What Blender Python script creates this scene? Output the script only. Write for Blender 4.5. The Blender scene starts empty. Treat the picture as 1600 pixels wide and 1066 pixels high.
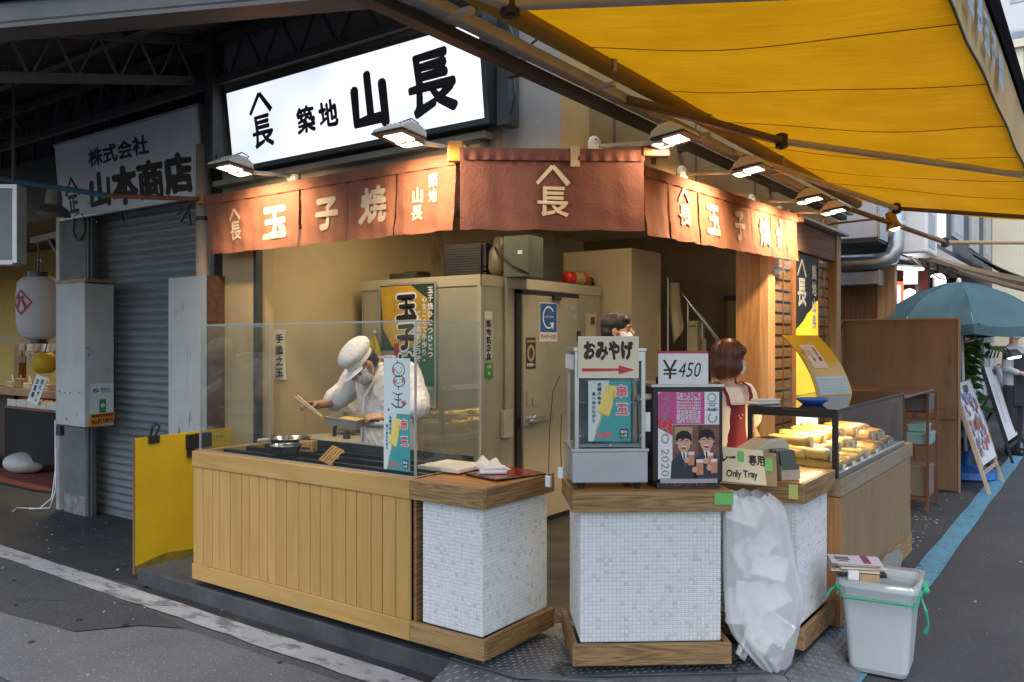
import bpy, bmesh, math, random
from mathutils import Vector, Matrix, Euler, noise
random.seed(7)
SC = bpy.context.scene
COL = SC.collection
R = math.radians
# ------------------------------------------------------------------ camera, sky, sun, exposure
# frame of the place: X runs along the left street front towards the corner, Y along the right street, away from the camera
FPX, EYE, YAW = 1289.0, 1.65, 35.8
cd = bpy.data.cameras.new('camera'); cam = bpy.data.objects.new('camera', cd); COL.objects.link(cam)
cd.sensor_width = 36; cd.lens = FPX / 1600 * 36; cd.clip_start = .05; cd.clip_end = 400
cam.location = (0, 0, EYE); cam.rotation_euler = (R(90), 0, R(YAW)); SC.camera = cam
W = bpy.data.worlds.new('World'); SC.world = W; W.use_nodes = True
nt = W.node_tree; bg = nt.nodes['Background']; sky = nt.nodes.new('ShaderNodeTexSky'); sky.sky_type = 'NISHITA'
sky.sun_disc = False; sky.sun_elevation = R(58); sky.sun_rotation = R(150); sky.air_density = 1.2; sky.dust_density = 2; sky.ozone_density = 1
hs = nt.nodes.new('ShaderNodeHueSaturation'); hs.inputs['Saturation'].default_value = .95
nt.links.new(sky.outputs[0], hs.inputs['Color']); nt.links.new(hs.outputs[0], bg.inputs[0]); bg.inputs[1].default_value = .15
sd = bpy.data.lights.new('sun', 'SUN'); sd.energy = .6; sd.angle = R(20); sd.color = (1, .97, .93)
sun = bpy.data.objects.new('sun', sd); COL.objects.link(sun)
_a, _e = R(150), R(58)
_d = Vector((math.sin(_a) * math.cos(_e), math.cos(_a) * math.cos(_e), math.sin(_e)))
sun.rotation_euler = _d.to_track_quat('Z', 'Y').to_euler(); sun.location = (3, -3, 20)
SC.view_settings.view_transform = 'Standard'; SC.view_settings.look = 'None'; SC.view_settings.gamma = 1
SC.view_settings.use_curve_mapping = False; SC.view_settings.exposure = .8
SC.cycles.use_denoising = True; SC.cycles.max_bounces = 8; SC.cycles.transparent_max_bounces = 16
SC.cycles.sample_clamp_indirect = 6; SC.cycles.caustics_reflective = False; SC.cycles.caustics_refractive = False

# ------------------------------------------------------------------ camera matching: where a ray through the photograph meets a real plane
_s, _c = math.sin(R(YAW)), math.cos(R(YAW))
def at(px, py, X=None, Y=None, z=None, D=None):
    a, b = (px - 800) / FPX, (533 - py) / FPX
    d = Vector((-_s + a * _c, _c + a * _s, b))
    if X is not None: t = X / d.x
    elif Y is not None: t = Y / d.y
    elif z is not None: t = (z - EYE) / d.z
    else: t = D
    return Vector((d.x * t, d.y * t, EYE + d.z * t))

# ------------------------------------------------------------------ materials
MC = {}
def _n(nt, t, **k):
    n = nt.nodes.new(t)
    for a, v in k.items():
        if a in n.inputs.keys(): n.inputs[a].default_value = v
        else: setattr(n, a, v)
    return n
def _new(name):
    m = bpy.data.materials.new(name); m.use_nodes = True
    return m, m.node_tree, m.node_tree.nodes['Principled BSDF']
def col4(c): return (c[0], c[1], c[2], 1)
def mul(c, k): return tuple(min(1, x * k) for x in c)
def mat(name, c, rough=.6, metal=0, var=.15, vs=6, bump=.1, bs=60, c2=None, spots=None, ss=5, st=.62, stretch=(1, 1, 1), rnd=0, island=0, spec=.5, trans=0, sst=(1, 1, 1)):
    """plain surface: base colour with soft variation, optional worn spots, fine relief"""
    if name in MC: return MC[name]
    m, nt, b = _new(name); L = nt.links.new
    tc = _n(nt, 'ShaderNodeTexCoord'); mp = _n(nt, 'ShaderNodeMapping'); mp.inputs['Scale'].default_value = stretch
    src_ = tc.outputs['Object']
    if rnd:
        ad = _n(nt, 'ShaderNodeVectorMath', operation='MULTIPLY_ADD'); L(_n(nt, 'ShaderNodeObjectInfo').outputs['Random'], ad.inputs[0]); ad.inputs[1].default_value = (37, 53, 41); L(src_, ad.inputs[2]); src_ = ad.outputs[0]
    L(src_, mp.inputs[0])
    n1 = _n(nt, 'ShaderNodeTexNoise', Scale=vs, Detail=6, Roughness=.65); L(mp.outputs[0], n1.inputs['Vector'])
    r = _n(nt, 'ShaderNodeValToRGB'); e = r.color_ramp.elements
    e[0].position = .3; e[1].position = .7; e[0].color = col4(mul(c, 1 - var)); e[1].color = col4(c2 or mul(c, 1 + var))
    L(n1.outputs[0], r.inputs[0]); out = r.outputs[0]
    if spots:
        mp2 = _n(nt, 'ShaderNodeMapping'); mp2.inputs['Scale'].default_value = sst; L(src_, mp2.inputs[0])
        n2 = _n(nt, 'ShaderNodeTexNoise', Scale=ss, Detail=8, Roughness=.7); L(mp2.outputs[0], n2.inputs['Vector'])
        r2 = _n(nt, 'ShaderNodeValToRGB'); r2.color_ramp.elements[0].position = st; r2.color_ramp.elements[1].position = min(1, st + .08)
        L(n2.outputs[0], r2.inputs[0])
        mx = _n(nt, 'ShaderNodeMix', data_type='RGBA'); L(r2.outputs[0], mx.inputs[0]); L(out, mx.inputs[6]); mx.inputs[7].default_value = col4(spots); out = mx.outputs[2]
    if rnd or island:
        if island: src = _n(nt, 'ShaderNodeNewGeometry').outputs['Random Per Island']
        else: src = _n(nt, 'ShaderNodeObjectInfo').outputs['Random']
        mr = _n(nt, 'ShaderNodeMapRange'); k = rnd or island; mr.inputs[3].default_value = 1 - k; mr.inputs[4].default_value = 1 + k; L(src, mr.inputs[0])
        h = _n(nt, 'ShaderNodeHueSaturation'); L(mr.outputs[0], h.inputs['Value']); L(out, h.inputs['Color']); out = h.outputs[0]
    L(out, b.inputs['Base Color']); b.inputs['Roughness'].default_value = rough; b.inputs['Metallic'].default_value = metal
    b.inputs['Specular IOR Level'].default_value = spec
    if bump:
        n3 = _n(nt, 'ShaderNodeTexNoise', Scale=bs, Detail=4); L(mp.outputs[0], n3.inputs['Vector'])
        bp = _n(nt, 'ShaderNodeBump', Strength=bump, Distance=.01); L(n3.outputs[0], bp.inputs['Height']); L(bp.outputs[0], b.inputs['Normal'])
    if trans:
        t = _n(nt, 'ShaderNodeBsdfTranslucent'); L(out, t.inputs[0]); ms = _n(nt, 'ShaderNodeMixShader'); ms.inputs[0].default_value = trans
        L(b.outputs[0], ms.inputs[1]); L(t.outputs[0], ms.inputs[2]); L(ms.outputs[0], nt.nodes['Material Output'].inputs[0])
    MC[name] = m
    return m
def wood(name, c1, c2, axis='z', sc=9, rough=.5, rnd=.12, bump=.12, wear=None, wt=.6, grain=14):
    if name in MC: return MC[name]
    m, nt, b = _new(name); L = nt.links.new
    s = [1, 1, 1]; s['xyz'.index(axis)] = .06
    tc = _n(nt, 'ShaderNodeTexCoord'); oi = _n(nt, 'ShaderNodeObjectInfo')
    ad = _n(nt, 'ShaderNodeVectorMath', operation='MULTIPLY_ADD'); L(oi.outputs['Random'], ad.inputs[0]); ad.inputs[1].default_value = (7, 5, 9); L(tc.outputs['Object'], ad.inputs[2])
    mp = _n(nt, 'ShaderNodeMapping'); mp.inputs['Scale'].default_value = s; L(ad.outputs[0], mp.inputs[0])
    n1 = _n(nt, 'ShaderNodeTexNoise', Scale=sc, Detail=3, Roughness=.5, Distortion=.6); L(mp.outputs[0], n1.inputs['Vector'])
    ma = _n(nt, 'ShaderNodeMath', operation='MULTIPLY'); ma.inputs[1].default_value = grain; L(n1.outputs[0], ma.inputs[0])
    fr = _n(nt, 'ShaderNodeMath', operation='PINGPONG'); fr.inputs[1].default_value = 1; L(ma.outputs[0], fr.inputs[0])
    n2 = _n(nt, 'ShaderNodeTexNoise', Scale=sc * 14, Detail=4); L(mp.outputs[0], n2.inputs['Vector'])
    mx = _n(nt, 'ShaderNodeMath', operation='MULTIPLY_ADD'); L(fr.outputs[0], mx.inputs[0]); mx.inputs[1].default_value = .55; mu = _n(nt, 'ShaderNodeMath', operation='MULTIPLY'); mu.inputs[1].default_value = .45; L(n2.outputs[0], mu.inputs[0]); L(mu.outputs[0], mx.inputs[2])
    r = _n(nt, 'ShaderNodeValToRGB'); e = r.color_ramp.elements; e[0].position = .1; e[1].position = .85; e[0].color = col4(c1); e[1].color = col4(c2); L(mx.outputs[0], r.inputs[0]); out = r.outputs[0]
    n3 = _n(nt, 'ShaderNodeTexNoise', Scale=3.2, Detail=7, Roughness=.7); L(tc.outputs['Object'], n3.inputs['Vector'])
    if wear:
        rw = _n(nt, 'ShaderNodeValToRGB'); rw.color_ramp.elements[0].position = wt - .1; rw.color_ramp.elements[1].position = wt + .12; rw.color_ramp.elements[1].color = (.75, .75, .75, 1); L(n3.outputs[0], rw.inputs[0])
        m2 = _n(nt, 'ShaderNodeMix', data_type='RGBA'); L(rw.outputs[0], m2.inputs[0]); L(out, m2.inputs[6]); m2.inputs[7].default_value = col4(wear); out = m2.outputs[2]
    mr = _n(nt, 'ShaderNodeMapRange'); mr.inputs[3].default_value = 1 - rnd; mr.inputs[4].default_value = 1 + rnd; L(oi.outputs['Random'], mr.inputs[0])
    h = _n(nt, 'ShaderNodeHueSaturation'); L(mr.outputs[0], h.inputs['Value']); L(out, h.inputs['Color']); L(h.outputs[0], b.inputs['Base Color'])
    b.inputs['Roughness'].default_value = rough
    bp = _n(nt, 'ShaderNodeBump', Strength=bump, Distance=.005); L(mx.outputs[0], bp.inputs['Height']); L(bp.outputs[0], b.inputs['Normal'])
    MC[name] = m
    return m
def emit(name, c, s, c2=None):
    if name in MC: return MC[name]
    m, nt, b = _new(name)
    b.inputs['Base Color'].default_value = col4(c); b.inputs['Emission Color'].default_value = col4(c); b.inputs['Emission Strength'].default_value = s
    if c2:
        tc = _n(nt, 'ShaderNodeTexCoord'); n = _n(nt, 'ShaderNodeTexNoise', Scale=1.3, Detail=1); nt.links.new(tc.outputs['Object'], n.inputs['Vector'])
        r = _n(nt, 'ShaderNodeValToRGB'); r.color_ramp.elements[0].position = .35; r.color_ramp.elements[1].position = .6; r.color_ramp.elements[0].color = col4(c2); r.color_ramp.elements[1].color = col4(c)
        nt.links.new(n.outputs[0], r.inputs[0]); nt.links.new(r.outputs[0], b.inputs['Emission Color'])
    MC[name] = m
    return m
def thin_glass(name, tint=(.96, .98, .97), k=1.0, rough=.0, haze=0, hc=(.8, .85, .88)):
    if name in MC: return MC[name]
    m = bpy.data.materials.new(name); m.use_nodes = True; nt = m.node_tree; nt.nodes.clear(); L = nt.links.new
    o = _n(nt, 'ShaderNodeOutputMaterial'); t = _n(nt, 'ShaderNodeBsdfTransparent'); t.inputs[0].default_value = col4(tint)
    g = _n(nt, 'ShaderNodeBsdfGlossy'); g.inputs['Roughness'].default_value = rough
    f = _n(nt, 'ShaderNodeLayerWeight', Blend=.5); p5 = _n(nt, 'ShaderNodeMath', operation='POWER'); p5.inputs[1].default_value = 5; L(f.outputs['Facing'], p5.inputs[0])
    ma = _n(nt, 'ShaderNodeMath', operation='MULTIPLY_ADD'); ma.inputs[1].default_value = .9; ma.inputs[2].default_value = .045 * k; ma.use_clamp = True; L(p5.outputs[0], ma.inputs[0])
    ms = _n(nt, 'ShaderNodeMixShader'); L(ma.outputs[0], ms.inputs[0]); L(t.outputs[0], ms.inputs[1]); L(g.outputs[0], ms.inputs[2]); out = ms
    if haze:
        d = _n(nt, 'ShaderNodeBsdfDiffuse'); d.inputs[0].default_value = col4(hc); d2 = _n(nt, 'ShaderNodeBsdfTranslucent'); d2.inputs[0].default_value = col4(hc)
        ad = _n(nt, 'ShaderNodeMixShader'); ad.inputs[0].default_value = .1; L(d.outputs[0], ad.inputs[1]); L(d2.outputs[0], ad.inputs[2])
        m2 = _n(nt, 'ShaderNodeMixShader'); m2.inputs[0].default_value = haze; L(ms.outputs[0], m2.inputs[1]); L(ad.outputs[0], m2.inputs[2]); out = m2
    L(out.outputs[0], o.inputs[0]); MC[name] = m
    return m
def ink(name, c, rough=.6): return mat('print ' + name, c, rough, var=.04, bump=0)

# ------------------------------------------------------------------ mesh builder
_G = {}
def glyphs(s, bold=.03, res=2):
    """outline of a line of writing as plain polygons, em height 1, centred on its box; thickened like brush writing by rings of shifted copies"""
    k = (s, bold)
    if k in _G: return _G[k]
    c = bpy.data.curves.new('t', 'FONT'); c.body = s; c.size = 1; c.resolution_u = res; c.space_line = 1.0
    c.align_x = 'CENTER'
    o = bpy.data.objects.new('t', c); COL.objects.link(o); dg = bpy.context.evaluated_depsgraph_get()
    me = bpy.data.meshes.new_from_object(o.evaluated_get(dg)); v = [x.co.copy() for x in me.vertices]; fc = [tuple(p.vertices) for p in me.polygons]
    bpy.data.objects.remove(o); bpy.data.curves.remove(c); bpy.data.meshes.remove(me)
    if not v: _G[k] = ([], [], 0, 0); return _G[k]
    x0, x1 = min(p.x for p in v), max(p.x for p in v); y0, y1 = min(p.y for p in v), max(p.y for p in v)
    sh = [(0, 0)]
    if bold > .012: sh += [(bold * math.cos(q), bold * math.sin(q)) for q in [2 * math.pi * i / (6 if bold < .035 else 10) for i in range(6 if bold < .035 else 10)]]
    if bold > .05: sh += [(bold * .5 * math.cos(q), bold * .5 * math.sin(q)) for q in [2 * math.pi * i / 6 for i in range(6)]]
    V, F = [], []
    for i, (dx, dy) in enumerate(sh):
        n = len(V)
        for p in v:   # brush pressure: stroke weight swells and thins along the strokes
            w = 1 if bold < .03 else .95 + .75 * noise.noise(Vector((p.x * 2.7, p.y * 2.7, 1.3))); bx = .022 * math.sin(p.y * 6 + p.x) if bold >= .03 else 0; by = .022 * math.sin(p.x * 5 + 1) if bold >= .03 else 0
            V.append((p.x - (x0 + x1) / 2 + dx * w + bx, p.y - (y0 + y1) / 2 + dy * w + by, i / len(sh)))
        F += [tuple(a + n for a in f) for f in fc]
    _G[k] = (V, F, x1 - x0 + 2 * bold, y1 - y0 + 2 * bold)
    return _G[k]
class MB:
    def __init__(s): s.v = []; s.f = []
    def add(s, vs, fs):
        n = len(s.v); s.v += [tuple(p) for p in vs]; s.f += [tuple(i + n for i in q) for q in fs]; return s
    def box(s, x0, y0, z0, x1, y1, z1, M=None):
        vs = [Vector(p) for p in ((x0, y0, z0), (x1, y0, z0), (x1, y1, z0), (x0, y1, z0), (x0, y0, z1), (x1, y0, z1), (x1, y1, z1), (x0, y1, z1))]
        if M: vs = [M @ p for p in vs]
        return s.add(vs, ((3, 2, 1, 0), (4, 5, 6, 7), (0, 1, 5, 4), (1, 2, 6, 5), (2, 3, 7, 6), (3, 0, 4, 7)))
    def cb(s, c, sz, M=None):
        T = Matrix.Translation(Vector(c)); M = T @ M.to_4x4() if M else T
        return s.box(-sz[0] / 2, -sz[1] / 2, -sz[2] / 2, sz[0] / 2, sz[1] / 2, sz[2] / 2, M)
    def bar(s, a, b, w, h=None, up=(0, 0, 1)):
        a, b = Vector(a), Vector(b); h = h or w; d = (b - a).normalized(); u = Vector(up)
        if abs(d.dot(u)) > .98: u = Vector((1, 0, 0))
        x = d.cross(u).normalized(); y = x.cross(d)
        vs = [p + x * (i * w / 2) + y * (j * h / 2) for p in (a, b) for i, j in ((-1, -1), (1, -1), (1, 1), (-1, 1))]
        return s.add(vs, ((0, 1, 2, 3), (7, 6, 5, 4), (0, 4, 5, 1), (1, 5, 6, 2), (2, 6, 7, 3), (3, 7, 4, 0)))
    def tube(s, pts, r, n=10, caps=True):
        pts = [Vector(p) for p in pts]; rs = r if isinstance(r, (list, tuple)) else [r] * len(pts); vs = []; ref = None
        for i, p in enumerate(pts):
            d = (pts[min(i + 1, len(pts) - 1)] - pts[max(i - 1, 0)]).normalized()
            if ref is None: ref = Vector((0, 0, 1)) if abs(d.z) < .9 else Vector((1, 0, 0))
            x = (ref - d * ref.dot(d)).normalized(); y = d.cross(x); ref = x
            vs += [p + (x * math.cos(2 * math.pi * k / n) + y * math.sin(2 * math.pi * k / n)) * rs[i] for k in range(n)]
        fs = [(i * n + k, i * n + (k + 1) % n, (i + 1) * n + (k + 1) % n, (i + 1) * n + k) for i in range(len(pts) - 1) for k in range(n)]
        if caps: fs += [tuple(range(n - 1, -1, -1)), tuple((len(pts) - 1) * n + k for k in range(n))]
        return s.add(vs, fs)
    def lathe(s, prof, c=(0, 0, 0), n=24, M=None):
        c = Vector(c); vs = []
        for r, z in prof:
            for k in range(n):
                p = Vector((r * math.cos(2 * math.pi * k / n), r * math.sin(2 * math.pi * k / n), z)); vs.append(c + (M @ p if M else p))
        fs = [(i * n + k, i * n + (k + 1) % n, (i + 1) * n + (k + 1) % n, (i + 1) * n + k) for i in range(len(prof) - 1) for k in range(n)]
        return s.add(vs, fs)
    def sph(s, c, r, M=None, nu=16, nv=10):
        r = (r, r, r) if not isinstance(r, (tuple, list)) else r; c = Vector(c); vs = []
        for j in range(nv + 1):
            t = math.pi * j / nv
            for i in range(nu):
                p = Vector((r[0] * math.sin(t) * math.cos(2 * math.pi * i / nu), r[1] * math.sin(t) * math.sin(2 * math.pi * i / nu), r[2] * math.cos(t))); vs.append(c + (M @ p if M else p))
        return s.add(vs, [(j * nu + i, (j + 1) * nu + i, (j + 1) * nu + (i + 1) % nu, j * nu + (i + 1) % nu) for j in range(nv) for i in range(nu)])
    def limb(s, pts, rs, n=12):
        pts = [Vector(p) for p in pts]; s.tube(pts, rs, n)
        for p, r in zip(pts, rs): s.sph(p, r, nu=n, nv=8)
        return s
    def loft(s, rings, n=20):
        """rings: (centre, rx, ry[, yaw]) stacked ellipses, capped"""
        vs = []
        for q in rings:
            c = Vector(q[0]); a = q[3] if len(q) > 3 else 0
            for k in range(n):
                t = 2 * math.pi * k / n; x, y = q[1] * math.cos(t), q[2] * math.sin(t)
                vs.append(c + Vector((x * math.cos(a) - y * math.sin(a), x * math.sin(a) + y * math.cos(a), 0)))
        m = len(rings)
        return s.add(vs, [(i * n + k, i * n + (k + 1) % n, (i + 1) * n + (k + 1) % n, (i + 1) * n + k) for i in range(m - 1) for k in range(n)] + [tuple(range(n - 1, -1, -1)), tuple((m - 1) * n + k for k in range(n))])
    def grid(s, fn, nu, nv):
        return s.add([fn(i / nu, j / nv) for j in range(nv + 1) for i in range(nu + 1)], [(j * (nu + 1) + i, j * (nu + 1) + i + 1, (j + 1) * (nu + 1) + i + 1, (j + 1) * (nu + 1) + i) for j in range(nv) for i in range(nu)])
    def prism(s, pts, y0, y1, axis='y'):
        """2-D outline (x, z) pushed along y (or (x, y) along z, (y, z) along x)"""
        n = len(pts)
        def P(p, t): return (p[0], t, p[1]) if axis == 'y' else (p[0], p[1], t) if axis == 'z' else (t, p[0], p[1])
        return s.add([P(p, y0) for p in pts] + [P(p, y1) for p in pts], [tuple(range(n)), tuple(range(2 * n - 1, n - 1, -1))] + [(i, i + n, (i + 1) % n + n, (i + 1) % n) for i in range(n)])
    # flat print, in the x-z plane of its thing, y towards -y
    def poly(s, pts, y=-.001): return s.add([(p[0], y, p[1]) for p in pts], [tuple(range(len(pts)))])
    def rect(s, x0, z0, x1, z1, y=-.001): return s.poly(((x0, z0), (x1, z0), (x1, z1), (x0, z1)), y)
    def disc(s, x, z, r, y=-.001, rz=None, n=20): return s.poly([(x + r * math.cos(2 * math.pi * k / n), z + (rz or r) * math.sin(2 * math.pi * k / n)) for k in range(n)], y)
    def stroke(s, pts, w, y=-.001, close=False):
        pts = [Vector((p[0], p[1])) for p in pts]; n = len(pts); L = []
        ws = w if isinstance(w, (list, tuple)) else [w] * n
        for i in range(n):
            a = pts[(i - 1) % n] if close or i else pts[i]; b = pts[(i + 1) % n] if close or i < n - 1 else pts[i]
            d = (b - a); d = d.normalized() if d.length > 1e-9 else Vector((1, 0)); q = Vector((-d.y, d.x)) * ws[i] / 2; L.append((pts[i] + q, pts[i] - q))
        m = n if close else n - 1
        return s.add([(p.x, y, p.y) for t in L for p in t], [(2 * i, 2 * i + 1, 2 * ((i + 1) % n) + 1, 2 * ((i + 1) % n)) for i in range(m)])
    def text(s, t, x, z, h, y=-.001, bold=.03, sx=1, sh=0, th=.0006, rot=0, fit=None, warp=None, align='c'):
        v, f, w, hh = glyphs(t, bold)
        if not v: return s
        k = h; kx = h * sx
        if fit: kx = fit / w
        ox = x + (w * kx / 2 if align == 'l' else -w * kx / 2 if align == 'r' else 0)
        cr, sr = math.cos(rot), math.sin(rot); out = []
        for a, b, c in v:
            X, Z = a * kx + b * k * sh, b * k
            P = (ox + X * cr - Z * sr, y - th * c, z + X * sr + Z * cr); out.append(warp(P) if warp else P)
        return s.add(out, f)
    def vtext(s, t, x, z, h, y=-.001, bold=.03, gap=1.12, sx=1, th=.0006, warp=None):
        """written downwards, first character centred at (x, z)"""
        for i, ch in enumerate(t):
            if ch != ' ':
                if ch in 'ー': s.text('|', x, z - i * h * gap, h, y, bold, sx, th=th, warp=warp)
                else: s.text(ch, x, z - i * h * gap, h, y, bold, sx, th=th, warp=warp)
        return s
    def emblem(s, x, z, h, y=-.001, w=.035, warp=None, bold=.035, sx=1):
        """mountain roof stroke over the character for long"""
        n = len(s.v); ww = h * .3 * sx
        s.stroke([(x - ww, z + h * .16), (x, z + h * .5)], [w * 1.5 * h, w * 1.7 * h], y - .0004); s.stroke([(x, z + h * .5), (x + ww, z + h * .16)], [w * 1.7 * h, w * 2.2 * h], y - .0008)
        if warp: s.v[n:] = [tuple(warp(p)) for p in s.v[n:]]
        return s.text('長', x, z - h * .17, h * .62, y, bold, sx=sx, warp=warp)
    def mesh(s, name):
        me = bpy.data.meshes.new(name); me.from_pydata(s.v, [], s.f); me.update(); return me

def P(name, mb, m, parent=None, label=None, smooth=False, bevel=0, fix=True, kind=None, seg=2, sub=0):
    me = mb.mesh(name) if isinstance(mb, MB) else mb
    if fix and isinstance(mb, MB):
        b = bmesh.new(); b.from_mesh(me); bmesh.ops.recalc_face_normals(b, faces=b.faces); b.to_mesh(me); b.free()
    if m: me.materials.append(m)
    o = bpy.data.objects.new(name, me); COL.objects.link(o)
    if parent: o.parent = parent
    if label: o['label'] = label
    if kind: o['kind'] = kind
    if smooth: me.polygons.foreach_set('use_smooth', [True] * len(me.polygons))
    if bevel:
        d = o.modifiers.new('bevel', 'BEVEL'); d.width = bevel; d.segments = seg; d.limit_method = 'ANGLE'; d.angle_limit = R(50)
    if sub:
        d = o.modifiers.new('sub', 'SUBSURF'); d.levels = d.render_levels = sub
    return o
def T(name, label, cat, loc=(0, 0, 0), rz=0, group=None):
    o = bpy.data.objects.new(name, None); COL.objects.link(o); o.location = loc; o.rotation_euler = (0, 0, R(rz)); o.empty_display_size = .1
    o['label'] = label; o['category'] = cat
    if group: o['group'] = group
    return o
def tag(o, label, cat, group=None):
    o['label'] = label; o['category'] = cat
    if group: o['group'] = group
    return o
def S(o): o['kind'] = 'structure'; return o
def twin(root, loc, rz, label, group=None):
    r = root.copy(); COL.objects.link(r); r.location = loc; r.rotation_euler = (0, 0, R(rz)); r['label'] = label
    if group: r['group'] = group
    for ch in list(root.children):
        c = ch.copy(); COL.objects.link(c); c.parent = r
        if ch.type == 'LIGHT': c.data = ch.data
        for g in list(ch.children):
            d = g.copy(); COL.objects.link(d); d.parent = c
    return r
def fuse(mb, voxel, smooth=3, fac=.5, lap=True):
    """overlapping solids grown into one continuous skin"""
    me = mb.mesh('fuse'); b = bmesh.new(); b.from_mesh(me); bmesh.ops.recalc_face_normals(b, faces=b.faces); b.to_mesh(me); b.free()
    o = bpy.data.objects.new('fuse', me); COL.objects.link(o)
    d = o.modifiers.new('r', 'REMESH'); d.mode = 'VOXEL'; d.voxel_size = voxel; d.use_smooth_shade = True
    if smooth:
        d = o.modifiers.new('s', 'SMOOTH'); d.iterations = smooth; d.factor = fac
    dg = bpy.context.evaluated_depsgraph_get(); r = bpy.data.meshes.new_from_object(o.evaluated_get(dg)); bpy.data.objects.remove(o)
    r.polygons.foreach_set('use_smooth', [True] * len(r.polygons))
    return r
def wrinkle(me, amp, sc=9, st=(1, 1, .55), seed=0, fold=.5):
    """cloth folds pushed into a fused garment"""
    nn = [v.normal.copy() for v in me.vertices]
    for v, n in zip(me.vertices, nn):
        q = Vector((v.co.x * st[0] + seed, v.co.y * st[1], v.co.z * st[2])) * sc
        a = noise.noise(q); b = 1 - abs(noise.noise(q * 1.9 + Vector((3.1, 7.7, seed)))) * 2
        v.co += n * amp * (a * (1 - fold) + b * abs(b) * fold - .15)
    return me
def lamp(name, typ, loc, energy, color, parent=None, aim=None, **k):
    d = bpy.data.lights.new(name, typ); d.energy = energy; d.color = color
    for a, v in k.items(): setattr(d, a, v)
    o = bpy.data.objects.new(name, d); COL.objects.link(o); o.location = loc
    if parent: o.parent = parent
    if aim: o.rotation_euler = (-Vector(aim)).to_track_quat('Z', 'Y').to_euler()
    return o
ORD = ('first', 'second', 'third', 'fourth', 'fifth', 'sixth', 'seventh', 'eighth', 'ninth', 'tenth', 'eleventh', 'twelfth', 'thirteenth', 'fourteenth', 'fifteenth', 'sixteenth')
RZ = lambda a: Matrix.Rotation(R(a), 3, 'Z')
RX = lambda a: Matrix.Rotation(R(a), 3, 'X')
RY = lambda a: Matrix.Rotation(R(a), 3, 'Y')
# ------------------------------------------------------------------ shared materials
PLASTER = mat('beige plaster with awning glow', (.29, .195, .07), .85, var=.2, vs=2.2, bump=.25, bs=110, spots=(.2, .165, .11), ss=3.5, st=.6, sst=(1, 1, .5))  # yellow glow from the awning is mixed into the beige
PLASTER2 = mat('grey plaster', (.27, .26, .23), .85, var=.22, vs=2.5, bump=.25, bs=90, spots=(.13, .12, .10), ss=3, st=.6, sst=(1, 1, .5))
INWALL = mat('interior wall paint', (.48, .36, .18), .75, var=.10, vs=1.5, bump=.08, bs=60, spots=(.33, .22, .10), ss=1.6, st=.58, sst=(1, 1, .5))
FRIDGE = mat('beige enamel panel', (.335, .30, .205), .45, var=.09, vs=2, bump=.03, bs=20, spots=(.27, .235, .155), ss=2.4, st=.58, sst=(1, 1, .3))
STEEL = mat('brushed steel', (.55, .57, .58), .32, 1, var=.1, vs=30, bump=.03, stretch=(1, 1, 6))
ALU = mat('dull aluminium', (.50, .51, .52), .45, .8, var=.12, vs=9, bump=.05)
GALV = mat('galvanised duct', (.55, .57, .59), .35, .9, var=.25, vs=7, bump=.1, bs=15)
DARKMETAL = mat('dark painted steel', (.035, .036, .038), .55, .2, var=.3, vs=9, bump=.1, spots=(.09, .06, .04), ss=9, st=.66)
BLACK = mat('black plastic', (.018, .018, .019), .4, var=.15, bump=.03)
RUBBER = mat('dark rubber', (.02, .02, .02), .8, bump=.1)
WHITEP = mat('white paint', (.78, .78, .76), .45, var=.05, bump=.04)
LAMPW = mat('lamp housing white', (.72, .71, .67), .4, var=.08, bump=.04, spots=(.45, .42, .35), ss=14, st=.68)
PIPEM = mat('old pipe paint', (.42, .34, .26), .6, var=.18, vs=8, bump=.15, spots=(.10, .07, .05), ss=22, st=.68)
ARMW = mat('awning arm paint', (.50, .47, .43), .45, var=.15, vs=5, bump=.06, spots=(.25, .2, .14), ss=9, st=.66)
ARMB = mat('awning arm bronze', (.14, .085, .06), .5, .2, var=.2, vs=7, bump=.08)
WPLANK = wood('counter plank wood', (.455, .262, .075), (.545, .322, .104), 'z', 8, .5, .07, .1, wear=(.42, .27, .11), wt=.66, grain=9)
WBANDX = wood('counter rail wood along x', (.44, .25, .07), (.56, .335, .108), 'x', 8, .5, .08, .1, wear=(.42, .30, .15), wt=.62, grain=9)
WWORNX = wood('worn oak along x', (.15, .075, .024), (.44, .27, .11), 'x', 15, .55, .1, .3, wear=(.36, .23, .11), wt=.6, grain=18)
WWORNY = wood('worn oak along y', (.12, .058, .02), (.38, .215, .08), 'y', 15, .55, .1, .3, wear=(.28, .18, .09), wt=.62, grain=18)
WTOPX = wood('varnished top along x', (.38, .14, .022), (.60, .26, .05), 'x', 6, .34, .14, .05)
WTOPY = wood('varnished top along y', (.30, .115, .022), (.52, .235, .055), 'y', 6, .22, .14, .05)
WOAKZ = wood('oak veneer upright', (.24, .15, .07), (.36, .235, .12), 'z', 14, .5, .06, .06, wear=(.30, .23, .15), wt=.66)
WCEDAR = wood('cedar upright', (.36, .155, .05), (.52, .26, .10), 'z', 8, .5, .1, .08)
WCEDARY = wood('cedar along y', (.40, .19, .065), (.56, .30, .12), 'y', 8, .5, .14, .08)
WPLY = wood('stained plywood', (.13, .066, .028), (.21, .115, .055), 'z', 5, .6, .05, .08, wear=(.09, .045, .02), wt=.62)
WDARK = wood('dark shop wood', (.13, .05, .022), (.24, .10, .045), 'z', 7, .5, .1, .08)
ROAD = mat('road asphalt', (.082, .086, .091), .88, var=.2, vs=1.6, bump=.8, bs=150, spots=(.20, .203, .206), ss=62, st=.56)
ROADR = mat('dark fine asphalt', (.058, .061, .066), .85, var=.15, vs=1.2, bump=.7, bs=150, spots=(.14, .143, .148), ss=62, st=.58)
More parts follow.
